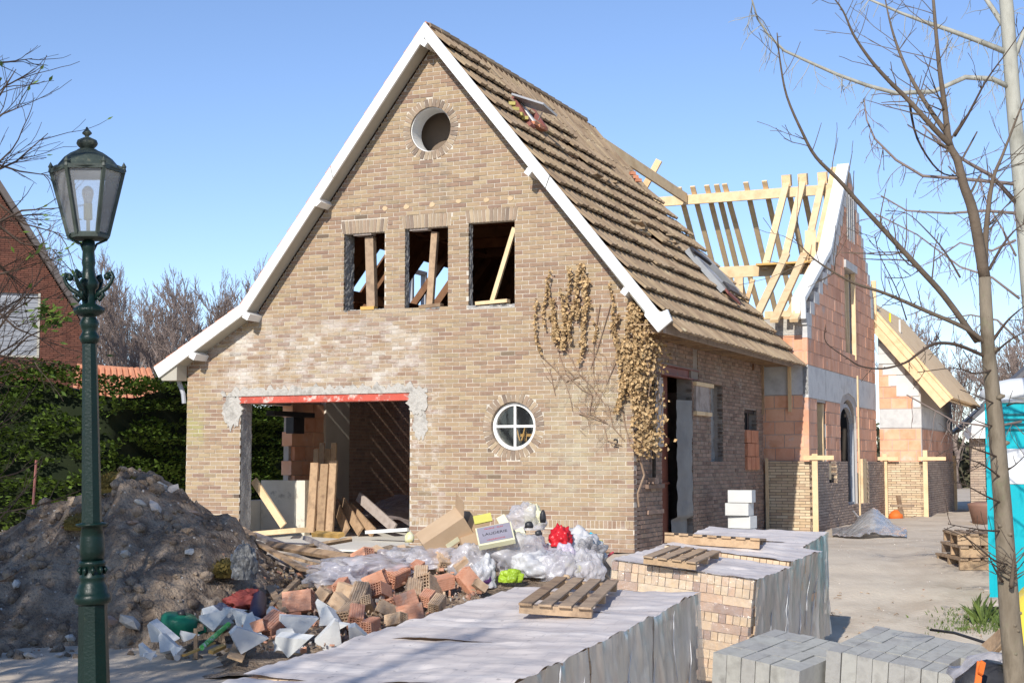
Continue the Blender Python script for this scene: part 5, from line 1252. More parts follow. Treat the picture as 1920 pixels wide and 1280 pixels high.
# fit: the post runs from (176,1280) to (163,235)
t1 = W(163, 235, LY); t0 = W(176, 1280, LY); axd = (t1 - t0).normalized(); LBp = t0 + axd * ((0 - t0.z) / axd.z)
LMX = frame(LBp, V((1, 0, 0)), V((0, 1, 0))); LMX = Matrix.Translation(LBp) @ axd.rotation_difference(V((0, 0, 1))).inverted().to_matrix().to_4x4()
LP = thing('street_lamp', 'dark green cast iron street lamp with six-sided glass lantern', 'street lamp', LMX)
LPX = LY / FPX
def lz(py): return (HC + (866 - py) * LPX * 1.0035)
def lprof(seq): return [(hw_ * LPX, lz(py)) for py, hw_ in seq]
b = MB(); b.lathe([(.105, 0)] + lprof([(1130, 26), (1126, 26)]), 8, ph=math.pi / 8); b.build('base_shaft', M_green, LP)
b = MB(); b.lathe(lprof([(1128, 26), (1124, 33), (1114, 34), (1108, 31), (1106, 28), (1098, 28), (1092, 25), (1084, 22), (1080, 24), (1076, 24), (1072, 21), (1058, 21), (1055, 25), (1050, 25), (1047, 22)]), 24); b.build('base_moulding', M_green, LP, True)
b = MB()
for k in range(10):
    a = 2 * math.pi * k / 10; r0 = 22.5 * LPX; b.tube([V((r0 * math.cos(a), r0 * math.sin(a), lz(1072))), V((r0 * 1.1 * math.cos(a), r0 * 1.1 * math.sin(a), lz(1064))), V((r0 * math.cos(a), r0 * math.sin(a), lz(1058)))], [.006, .016, .006], 6)
b.build('scroll_band', M_green, LP, True, kind='stuff')
b = MB(); b.lathe(lprof([(1047, 21), (1030, 23), (1005, 22), (985, 19), (984, 26), (981, 30), (979, 29), (977, 19)]), 16); b.build('fluted_vase', M_green, LP, True)
b = MB(); b.lathe(lprof([(978, 18.5), (640, 13.5)]), 8, ph=math.pi / 8); b.build('tapering_shaft', M_green, LP)
b = MB(); b.lathe(lprof([(645, 13.5), (640, 17), (632, 19), (628, 16), (622, 13), (614, 16), (606, 18), (598, 14), (594, 12), (592, 18), (586, 28), (580, 29), (575, 24), (570, 13), (545, 12), (540, 17), (530, 19), (520, 13), (500, 11), (492, 13), (486, 12), (470, 11), (466, 13), (452, 12), (449, 9)]), 20); b.build('neck', M_green, LP, True)
b = MB()
for k in range(12):
    a = 2 * math.pi * k / 12; r0 = 24 * LPX; b.lathe([(.004, -.018), (.017, -.01), (.017, .012), (.004, .018)], 8, (r0 * math.cos(a), r0 * math.sin(a), lz(582)))
b.build('beaded_collar', M_green, LP, True, kind='stuff')
for a in (math.radians(0), math.radians(180), math.radians(75), math.radians(255)):
    d = V((math.cos(a), math.sin(a), 0)); q = LPX
    pts = [(10, 560), (22, 548), (34, 540), (42, 530), (46, 520), (42, 511), (35, 513), (35, 521)]
    b = MB(); b.tube([d * (x * q) + V((0, 0, lz(y))) for x, y in pts], [.015, .017, .015, .013, .012, .011, .011, .014], 8)
    b.tube([d * (x * q) + V((0, 0, lz(y))) for x, y in [(24, 545), (27, 555), (20, 563), (14, 556), (18, 549)]], .013, 7); br_ = b.build('scroll_bracket', M_green, LP, True)
    b = MB(); b.lathe([(.002, -.022), (.022, -.012), (.022, .012), (.002, .022)], 10, d * (35 * q) + V((0, 0, lz(519)))); b.build('scroll_knob', M_green, br_, True)
ztop, zbot = lz(318), lz(440); rt_, rb_ = 67 * LPX, 37 * LPX; rot0 = math.radians(12)
hexp = lambda r, z, k: V((r * math.cos(rot0 + k * math.pi / 3), r * math.sin(rot0 + k * math.pi / 3), z))
LT = MB(); LT.lathe([(rb_ * .5, zbot - .025), (rb_ * 1.04, zbot - .02), (rb_ * 1.06, zbot), (rb_, zbot + .012)], 6, ph=rot0); LT = LT.build('lantern_floor', M_copper, LP)
for k in range(6):
    b = MB(); b.beam(hexp(rb_, zbot, k), hexp(rt_, ztop, k), .020, .020, hexp(1, 0, k)); b.build('lantern_rib', M_copper, LP)
    b = MB(); b.add([hexp(rb_ * .97, zbot + .01, k), hexp(rb_ * .97, zbot + .01, k + 1), hexp(rt_ * .97, ztop, k + 1), hexp(rt_ * .97, ztop, k)], [(0, 1, 2, 3)]); b.build('glass_pane', M_lampglass, LP)
    b = MB(); b.beam(hexp(rt_, ztop, k), hexp(rt_, ztop, k + 1), .02, .026); b.build('top_rail', M_copper, LP)
    b = MB(); p = hexp(rt_, ztop, k); b.lathe([(.016, 0), (.012, .02), (.017, .03), (.001, .06)], 6, p); b.beam(p + V((0, 0, .01)), hexp(rt_ * .80, ztop + .03, k), .012, .03); b.build('crown_leaf', M_copper, LP)
b = MB()
pr = [(rt_ * .99, ztop), (rt_ * .93, ztop + .006)] + lprof([(306, 56), (294, 46), (285, 34), (279, 22), (276, 18)])
b.lathe(pr, 12, ph=rot0); b.build('dome_roof', M_copper, LP, True)
b = MB(); b.lathe(lprof([(277, 19), (272, 11), (264, 10), (262, 12), (256, 18), (252, 20), (246, 18), (241, 8), (239, 3.5), (237, 4), (233, 9), (231, 9), (224, 3), (220, 1.5)][:]), 20); o = b.build('finial', M_copper, LP, True)
o.location.z = -.04
b = MB(); b.tube([V((0, 0, zbot)), V((0, 0, zbot + .10))], .012, 8); b.tube([V((0, 0, zbot + .10)), V((0, 0, zbot + .2))], .026, 12); b.build('lamp_holder', M_cream, LP)
b = MB(); b.lathe([(.022, zbot + .20), (.026, zbot + .22), (.036, zbot + .26), (.034, zbot + .285), (.02, zbot + .305), (.004, zbot + .312)], 14); b.build('bulb', M_roofwhite, LP, True)
b = MB(); b.tube([V((0, 0, lz(450))), V((0, 0, zbot))], .012, 8); b.build('lantern_stem', M_green, LP)
for s_, a in ((1, .3), (-1, .6), (1, 2.6)):
    d = V((math.cos(a), math.sin(a), 0)) * (s_ if s_ else 1)
    b = MB(); b.tube([d * .035 + V((0, 0, lz(466))), d * .05 + V((0, 0, lz(456))), d * .11 + V((0, 0, lz(448))), d * .125 + V((0, 0, lz(441))), d * .10 + V((0, 0, lz(438)))], .008, 6); b.build('curved_stay', M_green, LP, True)

# ---------------------------------------------------------------- toilet cabin
TY = 16.0; tq = TY / FPX; tb = W(1858, 1110, TY); tz = gz(tb.x, tb.y) + .13
TMx = Matrix.Translation(V((tb.x, tb.y, tz))) @ Matrix.Rotation(-.30, 4, 'Z')
TC = thing('portable_toilet', 'teal portable toilet cabin with white panel and pale roof at the right edge', 'portable toilet', TMx)
b = MB(); b.bb((.0, 0, .0), (1.1, 1.1, 2.12)); b.build('cabin', M_teal, TC)
b = MB(); b.bb((.16, -.022, .05), (.94, -.002, 2.0)); D_ = b.build('door', M_teal, TC)
for k in range(4):
    b = MB(); b.bb((.17, -.045, 1.80 + k * .055), (.90, -.024, 1.815 + k * .055)); b.build('louvre', M_black if 0 else plain('dark teal', (.01, .12, .15)), D_)
b = MB(); b.bb((.15, -.034, 1.22), (.92, -.024, 1.60)); b.build('white_panel', M_label, D_)
b = MB(); b.bb((-.02, -.03, 2.10), (1.12, 1.12, 2.15)); b.lathe([(.62, 2.15), (.60, 2.25), (.5, 2.34), (.3, 2.38)], 20, (.55, .5, 0)); b.build('roof_cap', M_roofwhite, TC, True)
b = MB(); b.bb((-.015, -.015, 0), (.035, .02, 2.1)); b.build('corner_post', M_teal, TC)
b = MB(); b.bb((-.06, -.12, -.09), (1.2, .02, .0)); b.bb((-.06, 1.0, -.09), (1.2, 1.14, 0)); b.build('skid', M_graywood, TC)
b = MB(); b.bb((-.04, -.1, -.16), (.1, .3, -.09)); b.bb((.5, -.1, -.16), (.64, .3, -.09)); b.bb((1.05, -.1, -.16), (1.2, .3, -.09)); b.build('support_block', M_dark, TC)

# ---------------------------------------------------------------- debris
def surf(Y): return .135 + .92 * min(1.15, max(0, (Y - 13.2) / 4.3))
def dY(py): return 13.2 + (1220 - py) / 230 * 4.3
def D(px, py): return W(px, py, dY(py))
b = MB()
def hs(px, py):
    p = W(px, py, dY(py)); e = min(1, max(0, (px - 330 - (1230 - py) * 1.0) / 120)) * min(1, max(0, (1180 - px) / 60)); zz = gz(p.x, p.y) - .08
    return V((p.x, p.y, zz + (p.z - .10 - zz) * e + .05 * fbm(V((p.x * 3, p.y * 3, 1)), 3)))
b.grid(lambda u, v: hs(330 + 870 * u, 1245 - 235 * v), 80, 40)
b.build('debris_mound', M_soil, None, True); tag(bpy.data.objects['debris_mound'], 'dark rubble ground under the heap of broken bricks and bags', 'rubble', kind='stuff')
# hollow clay bricks
def hollow(seed):
    b = MB(); L, H_, D_ = .25, .17, .14; t = .010
    nxh, nzh = 3, 4
    b.bb((-L / 2, -D_ / 2, -H_ / 2), (L / 2, -D_ / 2 + t, H_ / 2), .5); b.bb((-L / 2, D_ / 2 - t, -H_ / 2), (L / 2, D_ / 2, H_ / 2), .5)
    b.bb((-L / 2, -D_ / 2 + t, -H_ / 2), (L / 2, D_ / 2 - t, -H_ / 2 + t), .5); b.bb((-L / 2, -D_ / 2 + t, H_ / 2 - t), (L / 2, D_ / 2 - t, H_ / 2), .5)
    for i in range(1, 4): y = -D_ / 2 + D_ * i / 4; b.bb((-L / 2 + .004, y - .004, -H_ / 2 + t), (L / 2 - .004, y + .004, H_ / 2 - t), .5)
    for i in range(1, 5): z = -H_ / 2 + H_ * i / 5; b.bb((-L / 2 + .004, -D_ / 2 + t, z - .004), (L / 2 - .004, D_ / 2 - t, z + .004), .5)
    for s in (-1, 1):
        for i in range(6):
            z = -H_ / 2 + H_ * (i + .5) / 6; b.bb((-L / 2, s * D_ / 2 - .002, z - .0085), (L / 2, s * D_ / 2 + .009, z + .0085), .5)
            y = -D_ / 2 + D_ * (i + .5) / 6; b.bb((-L / 2, y - .0075, s * H_ / 2 - .002), (L / 2, y + .0075, s * H_ / 2 + .009), .5)
    me = b.mesh('hollow_brick'); me.materials.append(seed); return me
M_hol = [mat('hollow brick orange', [(.60, .27, .16), (.70, .37, .24), (.52, .22, .13)], 7, .9, .4, 40, stain=[((.62, .50, .40), 6, .58, .6)]), mat('hollow brick tan', [(.50, .33, .20), (.58, .42, .28), (.42, .26, .15)], 7, .9, .4, 40, stain=[((.26, .2, .16), 6, .56, .6)])]
HMh = [hollow(m_) for m_ in M_hol]
HB = [(560, 1137, 8, 1.2, 0, 1), (652, 1118, -15, .9, 1, 1), (675, 1128, 50, 1.1, 1, 1), (655, 1160, 20, 1, 1, 1.0), (668, 1165, 75, 1, 0, .9), (600, 1128, 60, .9, 1, .8), (705, 1095, 25, 1, 0, .9), (745, 1088, 15, 1.05, 0, .9), (715, 1115, -20, .9, 0, .9), (755, 1140, 15, 1.15, 0, 1), (770, 1158, 12, 1.05, 0, .95), (725, 1150, -30, .8, 1, .9), (790, 1090, 85, 1, 1, .9), (775, 1115, 95, 1, 1, .8), (830, 1060, 80, .95, 1, .8), (878, 1096, -55, 1.0, 0, 1), (865, 1065, 40, .7, 1, .8), (828, 1100, 10, 1, 0, .8), (805, 1108, -70, 1.1, 1, 1), (820, 1140, 30, .8, 1, .9), (680, 1052, 25, 1.0, 0, .9), (712, 1045, -25, .8, 1, .8), (755, 1040, 85, .6, 1, .8), (640, 1105, 20, .8, 0, .8), (695, 1180, 10, .8, 0, .8), (742, 1170, 15, .8, 1, .8), (480, 1185, 20, .9, 0, .7), (510, 1178, 28, 1.1, 0, .7), (800, 1128, 20, .8, 0, .8), (690, 1140, -40, .7, 1, .9), (900, 1105, -40, .6, 1, .8), (640, 1140, -35, .9, 1, .9), (780, 1072, 20, .8, 0, .8), (730, 1070, -10, .8, 1, .8)]
ORD = 'first second third fourth fifth sixth seventh eighth ninth tenth eleventh twelfth thirteenth fourteenth fifteenth sixteenth seventeenth eighteenth nineteenth twentieth twenty-first twenty-second twenty-third twenty-fourth'.split()
loc_w = [(480, 600, 'at the left near the white blocks'), (600, 700, 'in the left middle of the heap'), (700, 800, 'in the middle of the heap'), (800, 1000, 'near the blue and white wrappers')]
adj = ['tilted', 'upended', 'half buried', 'flat lying', 'standing', 'chipped', 'leaning', 'dusty', 'cracked', 'stained', 'topmost', 'lowest']
for i, (px, py, a, s, m_, t) in enumerate(HB):
    o = bpy.data.objects.new('hollow_brick', HMh[m_]); col.objects.link(o); p = D(px, py); o.location = p + V((0, 0, .04)); s *= .98
    o.scale = (s * 1.0, s, s * t)
    side = R.choice((-1, 1)) if i % 3 else 1
    o.rotation_euler = (R.uniform(-.35, .35), -math.radians(a) * .9 if abs(a) < 65 else -math.radians(a) * .35, math.radians((R.uniform(-45, 20) if i % 5 < 2 else R.uniform(35, 80)) if abs(a) < 65 else R.uniform(60, 110)))
    where = [w_[2] for w_ in loc_w if w_[0] <= px < w_[1]][0]
    same = sorted(h[0] for h in HB if h[5 - 1] == m_); tag(o, 'broken %s hollow brick in the heap, %s from left of the %s ones' % (('orange', 'tan')[m_], ORD[same.index(px)], ('orange', 'tan')[m_]), 'hollow brick', 'broken hollow bricks in the debris heap')
# white wedge offcuts
def wedge(seed):
    rr = random.Random(seed); b = MB(); L, H_, D_ = rr.uniform(.24, .38), rr.uniform(.16, .28), rr.uniform(.10, .16); k = rr.uniform(.0, .35)
    b.prism([(0, 0), (L, 0), (L * k + .02, H_), (0, H_ * rr.uniform(.7, 1))], 0, D_, fm); me = b.mesh('white_offcut'); me.materials.append(M_aer)
    bm = bmesh.new(); bm.from_mesh(me); bmesh.ops.recalc_face_normals(bm, faces=bm.faces); bm.to_mesh(me); bm.free(); return me
WBm = [wedge(i) for i in range(6)]
WB = [(283, 1195, .9, 5), (300, 1215, .8, 20), (262, 1222, .5, 0), (325, 1222, .5, 60), (345, 1195, .7, 30), (385, 1168, 1, 10), (400, 1175, .9, 70), (450, 1182, 1.1, -20), (445, 1170, .8, 30), (452, 1218, 1.2, 40), (500, 1160, 1.1, 5), (520, 1210, 1.0, -15), (540, 1225, 1.0, 50), (560, 1190, 1.2, 65), (590, 1195, 1.2, -60), (598, 1165, 1.0, 10), (625, 1178, .7, 40), (655, 1190, .6, 8), (310, 1170, .5, 0), (600, 1148, .8, 25), (430, 1160, .7, 50), (283, 1230, .4, 80)]
for i, (px, py, s, a) in enumerate(WB):
    o = bpy.data.objects.new('white_offcut', WBm[i % 6]); col.objects.link(o); p = D(px, py + 8); p.z = max(p.z, gz(p.x, p.y)); o.location = p; o.scale = (s * .85,) * 3
    o.rotation_euler = (R.uniform(-.5, .5), math.radians(-a) * .7, R.uniform(-.7, .9))
    tag(o, 'white wedge shaped block offcut ' + ('left of the green can' if px < 300 else 'between the green can and its stake' if px < 380 else 'right of the stake' if px < 470 else 'below the striped orange brick' if px < 570 else 'against the tan hollow bricks') + ', %s from left' % ORD[sorted((h[0], h[1]) for h in WB).index((px, py))], 'block offcut', 'white block offcuts in the debris')
# boards
def board(pa, pb, wd, th, mtl, label, Ya=None, Yb=None, tw=0, cat='board', name='loose_board', group='loose boards in the debris'):
    a = W(pa[0], pa[1], Ya or dY(pa[1])); c = W(pb[0], pb[1], Yb or dY(pb[1])); m = (a + c) / 2; z = (c - a); L = z.length; z.normalize()
    x = z.cross(V((0, 0, 1))).normalized(); x.rotate(Matrix.Rotation(tw, 3, z)); y = z.cross(x)
    b = MB(); b.box((0, 0, 0), (wd, th, L)); me = b.mesh(name); me.materials.append(mtl)
    o = bpy.data.objects.new(name, me); col.objects.link(o); M_ = axes(x, y, z).to_4x4(); M_.translation = m; o.matrix_world = M_
    return tag(o, label, cat, group)
BD = [((432, 985), (470, 1008), .16, .05, M_oldwood, 'short brown board at the top of the soil slope', 18.5, 17.6), ((470, 1000), (640, 1060), .14, .04, M_graywood, 'long grey board lying down from the garage to the bricks', 18.4, 16.6),
      ((500, 1020), (652, 1045), .12, .04, M_oldwood, 'long brown board above the broken bricks', 17.8, 16.4), ((515, 1035), (610, 1062), .1, .03, M_palletwood, 'thin pale board under the long grey board', 17.2, 16.0),
      ((573, 1008), (655, 1045), .07, .05, M_graywood, 'grey pole crossing above the boards', 18.2, 16.8), ((480, 1015), (570, 1068), .1, .03, M_oldwood, 'dark board beside the soil heap', 17.2, 15.8),
      ((505, 1100), (532, 1145), .07, .04, M_oldwood, 'short upright board left of the ribbed brick', None, None), ((558, 1088), (505, 1140), .06, .04, M_palletwood, 'slanting lath crossing the short upright board', None, None),
      ((367, 1178), (367, 1235), .035, .03, M_oldwood, 'thin wooden stake beside the green can', 13.6, 13.5), ((400, 1205), (345, 1228), .05, .02, M_yelw, 'yellow lath lying low left', None, None), ((420, 1210), (395, 1222), .05, .03, M_yelw, 'short yellow lath by the stake', None, None),
      ((455, 1200), (440, 1235), .14, .02, M_palletwood, 'triangular plywood piece leaning on white offcut', None, None), ((610, 1100), (700, 1090), .08, .03, M_oldwood, 'weathered strip across the bricks', None, None), ((590, 1000), (640, 1003), .1, .05, M_yelw, 'short pale board on the sand by the screed', 18.6, 18.2),
      ((545, 1030), (660, 1010), .1, .03, M_palletwood, 'pale board crossing at the top of the heap', 17.8, 17.9), ((525, 1052), (600, 1075), .12, .03, M_graywood, 'broad grey board near the plastic sheet', 16.8, 15.6), ((590, 1090), (612, 1118), .05, .02, M_graywood, 'small splintered board on the clear sheet', None, None),
      ((1085, 1080), (1150, 1035), .02, .02, M_redprint, 'thin red lath sticking out by the white bag', 16.2, 16.8), ((480, 1170), (560, 1150), .08, .04, M_terra, 'orange clay strip behind the white offcuts', None, None)]
for bd in BD: board(bd[0], bd[1], bd[2], bd[3], bd[4], bd[5], bd[6], bd[7], R.uniform(-.4, .4))
b = MB()
for k in range(900):
    px = R.uniform(470, 900); py = R.uniform(1060, 1215)
    if py > 1235 - (px - 520) * .33 + 20: continue
    p = D(px, py) + V((0, 0, -.03 + R.uniform(-.02, .03))); s = R.uniform(.012, .06)
    b.box(p, (s, s * R.uniform(.4, 1), s * R.uniform(.2, .6)), Matrix.Rotation(R.uniform(0, 3), 3, V((R.random(), R.random(), R.random())).normalized()), R.random(), k % 3)
tag(b.build('brick_shards', [M_hol[0], M_hol[1], M_stone]), 'small shards and crumbs between the broken hollow bricks', 'brick shards', kind='stuff')
# small dark clutter
def blob(name, c, rad, mtl, label, cat, seed=0, amp=.35, sub=3, rot=0, group=None, freq=1.6, ridged=False):
    bm = bmesh.new(); bmesh.ops.create_icosphere(bm, subdivisions=sub, radius=1); o3 = V((seed * 3.1, seed * 1.7, 0))
    for v in bm.verts:
        d = v.co.normalized(); n_ = noise.fractal(d * freq + o3, 1, 2, 2 if sub >= 4 else 4); r2 = noise.noise(d * freq * 2.3 + o3); r3 = .5 - abs(noise.noise(d * freq * 4.2 + o3 * 2)) * 2; r4 = .5 - abs(noise.noise(d * freq * 8 + o3 * 3)) * 2
        f = 1 + amp * n_ + amp * .6 * (-abs(r2) + .2) + (amp * .16 * r3 if sub >= 4 else 0)
        q = d * f; v.co = V((q.x * rad[0], q.y * rad[1], max(q.z, -.45) * rad[2]))
    me = bpy.data.meshes.new(name); bm.to_mesh(me); bm.free(); me.materials.append(mtl); me.polygons.foreach_set('use_smooth', [True] * len(me.polygons))
    o = bpy.data.objects.new(name, me); col.objects.link(o); o.location = c; o.rotation_euler = (0, 0, rot); return tag(o, label, cat, group)
def B(px, py, w_, h_, mtl, label, seed, name='plastic_bag', cat='plastic bag', amp=.35, freq=1.6, sub=5, d=None, dy=0, group='crumpled bags and sheets'):
    Y = dY(py) + dy; q = Y / FPX; p = W(px, py, Y); return blob(name, p, (w_ * q / 2, (d or w_ * .7) * q / 2, h_ * q / 2 * 1.15), mtl, label, cat, seed, amp, sub, 0, group, freq)
B(985, 1055, 125, 86, M_bag, 'big clear crumpled bag bulging above the small pallet', 1, amp=.4)
B(1005, 1066, 90, 56, M_bagwhite, 'white film inside the big clear bag', 14, amp=.4)
B(885, 1060, 80, 66, M_bag, 'clear bag left of the big bulging bag', 2)
B(815, 1052, 115, 46, M_bag, 'clear bag in front of the long cardboard box', 3)
B(745, 1050, 90, 42, M_bag, 'clear bag at the yellow pack', 4)
B(690, 1070, 190, 40, M_bag, 'long clear sheet lying over the bricks', 5, amp=.5)
B(635, 1085, 120, 50, M_bag, 'lower left end of the clear sheet', 6, amp=.5)
B(1082, 1035, 100, 74, M_bagwhite, 'white and silver bag near the house wall', 7, amp=.4)
B(1100, 1070, 60, 70, M_bag, 'small clear bag behind the pallet slats', 8)
B(1045, 1070, 70, 70, M_bag, 'clear bag with yellow tape inside', 16)
B(1060, 1055, 50, 55, plain('lilac plastic', (.50, .44, .52), .3), 'lilac grey bag in the white heap', 9)
B(1050, 1012, 40, 44, M_red, 'glossy red bag on the debris heap', 10, amp=.55, name='red_bag', dy=-.7, sub=4, freq=2.0)
B(985, 978, 76, 56, M_bag, 'clear sack holding cream foam and black foam pieces', 11, dy=-.6)
B(1000, 972, 34, 48, M_cream, 'cream foam lump in the clear sack', 12, name='foam_lump', cat='foam', dy=-.75)
for i, (px, py, w_, h_) in enumerate(((992, 985, 17, 16), (1018, 972, 12, 28), (990, 958, 14, 9), (1010, 1000, 14, 12), (978, 998, 18, 12))):
    B(px, py, w_, h_, M_black, ('round black foam piece in the clear sack', 'long black foam piece at the right in the clear sack', 'small black scrap on top of the sack', 'black scrap low between foam and red bag', 'flat black scrap at the left foot of the sack')[i], 20 + i, name='black_scrap', cat='scrap', dy=-1.0, amp=.2, sub=2, group='black scraps')
B(957, 1083, 42, 30, M_lime, 'lime green plastic bag by the pallet', 13, name='lime_bag')
B(905, 1085, 46, 60, M_bagwhite, 'crumpled white and purple wrapper', 15, amp=.5)
B(898, 1068, 16, 20, M_blue, 'small blue wrapper above the crumpled white wrapper', 30, name='blue_wrapper', cat='wrapper', sub=2)
B(912, 1088, 20, 20, plain('purple scrap', (.09, .03, .12)), 'dark purple wrapper scrap', 31, name='purple_wrapper', cat='wrapper', sub=2)
B(768, 1010, 20, 24, mat('pale yellow pack', [(.62, .62, .60), (.68, .62, .18)], 30, .5, .2), 'yellow and white pack behind the clear bag', 32, name='yellow_pack', cat='pack', sub=2)
B(1083, 1068, 14, 18, M_yel, 'small yellow tape roll in clear film', 33, name='yellow_tape', cat='tape', sub=2)
B(1066, 1060, 16, 12, M_yel, 'second yellow scrap in clear film', 36, name='yellow_tape', cat='tape', sub=2)
B(460, 1130, 70, 40, M_darkred, 'dark red cloth between soil and bricks', 34, name='dark_red_cloth', cat='cloth', amp=.5)
B(415, 1150, 44, 30, plain('slate cloth', (.10, .11, .16)), 'grey blue rag beside the red cloth', 35, name='grey_rag', cat='cloth')
B(458, 1065, 44, 78, film('dirty grey sheet', (.42, .43, .42), .95, .5, 6, 1, .06, .05, tint=(.16, .16, .16)), 'dirty folded grey sheet on the right flank of the soil heap', 37, name='grey_sheet', cat='plastic sheet', amp=.35, freq=2.6, dy=-1.2)
B(660, 1225, 26, 8, M_black, 'black scrap at the edge of the front stack', 38, name='black_scrap', cat='scrap', sub=2)
B(1100, 1042, 60, 50, film('silver film', (.55, .54, .55), .9, .2, 20, 1, .04, .1, tint=(.2, .19, .2)), 'silver foil crumpled beside the white bag', 39, amp=.5)
for k, (px, py, m_) in enumerate(((1108, 1003, plain('cyan cap', (.02, .55, .75))), (1125, 1018, M_lime), (1062, 1082, M_card), (858, 1012, M_lime), (940, 1030, M_yel), (870, 1015, M_blue))):
    B(px, py, 14, 10, m_, ('cyan cap on the white bag', 'yellow green film corner on the white bag', 'small card scrap by the pallet', 'green scrap below the boxes', 'yellow print piece in the bags', 'blue scrap below the boxes')[k], 40 + k, name='coloured_scrap', cat='scrap', sub=2, group='coloured scraps')
b = MB(); q_ = [D(478, 1110), D(486, 1130), D(482, 1160), D(468, 1178)]; b.tube([p + V((0, 0, .05)) for p in q_], [.02, .075, .08, .04], 8); o = b.build('rubber_boot_leg', M_navy, None, True); tag(o, 'dark navy rubber boot leg standing in the debris', 'boot')
b = MB(); b.tube([D(378, 1218) + V((0, 0, .02)), D(428, 1180) + V((0, 0, .05))], .025, 10); o = b.build('sealant_tube', mat('green white tube', [(.04, .40, .07), (.1, .5, .1), (.75, .78, .75)], 14, .4, .1)); tag(o, 'green and white sealant tube on the white offcuts', 'tube')
b = MB(); b.tube([D(332, 1232), D(338, 1215)], .03, 8); o = b.build('spray_can', M_alu); tag(o, 'small metal can lying at the foot of the debris', 'can')
# watering can
p = W(332, 1178, 13.9); b = MB(); b.lathe([(.13, 0), (.17, .03), (.175, .16), (.15, .19), (.06, .20)], 18, rot=Matrix.Rotation(.0, 3, 'Y')); 
CN = thing('green_can', 'green plastic watering can lying among white block offcuts', 'watering can', p - V((0, 0, .06)), (0.15, .12, .4))
b.build('can_body', M_can, CN, True)
b = MB(); b.tube([V((.14, 0, .16)), V((.24, 0, .14)), V((.26, 0, .06)), V((.17, 0, .02))], .018, 8); b.build('handle', M_can, CN, True)
b = MB(); b.tube([V((-.02, .0, .19)), V((.04, 0, .215))], .04, 10); b.build('spout', M_black, CN, True)
# cardboard boxes
def boxm(label, c, sx, sy, sz, rx, flap=True, lid=None, lblm=None):
    M_ = rx.to_4x4(); M_.translation = c; e = thing('cardboard_box', label, 'cardboard box', M_, None, 'discarded cardboard boxes')
    t = .008
    for nm, a, c2 in (('panel', (-sx / 2, -sy / 2, -sz / 2), (sx / 2, -sy / 2 + t, sz / 2)), ('panel', (-sx / 2, sy / 2 - t, -sz / 2), (sx / 2, sy / 2, sz / 2)), ('panel', (-sx / 2, -sy / 2 + t, -sz / 2), (sx / 2, sy / 2 - t, -sz / 2 + t)), ('panel', (-sx / 2, -sy / 2 + t, sz / 2 - t), (sx / 2, sy / 2 - t, sz / 2)), ('panel', (-sx / 2, -sy / 2 + t, -sz / 2 + t), (-sx / 2 + t, sy / 2 - t, sz / 2 - t))):
        b = MB(); b.bb(a, c2); b.build(nm, M_card, e)
    if flap:
        b = MB(); b.beam((sx / 2, 0, sz / 2), (sx / 2 + .10, 0, sz / 2 + .15), sy * .95, t, V((0, 1, 0)) if 0 else V((-1, 0, 0))); b.build('flap', M_card, e)
        b = MB(); b.box((sx / 2 + .07, -sy / 2 - .03, -.0), (.15, t, sz * .9), Matrix.Rotation(-.5, 3, 'Z')); b.build('flap', M_card, e)
    return e
c_ = W(833, 1000, 16.4); X_ = frame(c_, V((.83, .10, .55)), V((.0, .80, .50))).to_3x3()
e1 = boxm('long brown cardboard box tipped towards the house wall', c_, .54, .30, .24, X_, False)
b = MB(); b.bb((-.06, -.154, -.1), (.10, -.151, -.04)); b.build('sticker', M_cream, e1)
b = MB(); b.beam((.27, 0, .12), (.36, .0, .27), .29, .008, V((1, 0, 0))); b.build('flap', M_card, e1)
c_ = W(888, 982, 16.6); boxm('open dark brown box flap part behind the long box', c_, .26, .22, .20, Matrix.Rotation(.5, 3, 'Z') @ Matrix.Rotation(.45, 3, 'Y'), False)
c_ = W(882, 1012, 16.4); boxm('small brown box under the open box', c_, .26, .2, .14, Matrix.Rotation(.3, 3, 'Z') @ Matrix.Rotation(-.3, 3, 'Y'), False)
# printed carton
c_ = W(928, 1000, 16.1); M_ = (Matrix.Rotation(.1, 3, 'Z') @ Matrix.Rotation(.35, 3, 'Y').inverted().inverted() @ Matrix.Rotation(.62, 3, 'X')).to_4x4()
M_ = axes(V((.95, .05, .18)).normalized(), (V((-.30, .80, .52)) - V((.95, .05, .18)).normalized() * V((-.30, .80, .52)).dot(V((.95, .05, .18)).normalized())).normalized(), V((.95, .05, .18)).normalized().cross((V((-.30, .80, .52)) - V((.95, .05, .18)).normalized() * V((-.30, .80, .52)).dot(V((.95, .05, .18)).normalized())).normalized())).to_4x4(); M_.translation = c_
CT = thing('printed_carton', 'cream carton with lilac printed lid leaning on the bags', 'carton', M_)
b = MB(); b.bb((-.20, -.16, -.06), (.20, .16, .0)); b.build('carton_body', M_cream, CT)
b = MB(); b.bb((-.185, -.13, .001), (.185, .15, .004)); b.build('printed_face', M_lilac, CT)
text_mesh('print', 'LAUDERIE', .062, M_inkprint, CT, Matrix.Translation((0, .01, .006)), .0008)
for k, (z_, n_) in enumerate(((.105, 'FRAGILE \u2013 GLAS'), (-.095, 'VOORZICHTIG'))): text_mesh('print', n_.replace('\u2013', '-'), .03, M_redprint, CT, Matrix.Translation((0, z_, .006)), .0008)
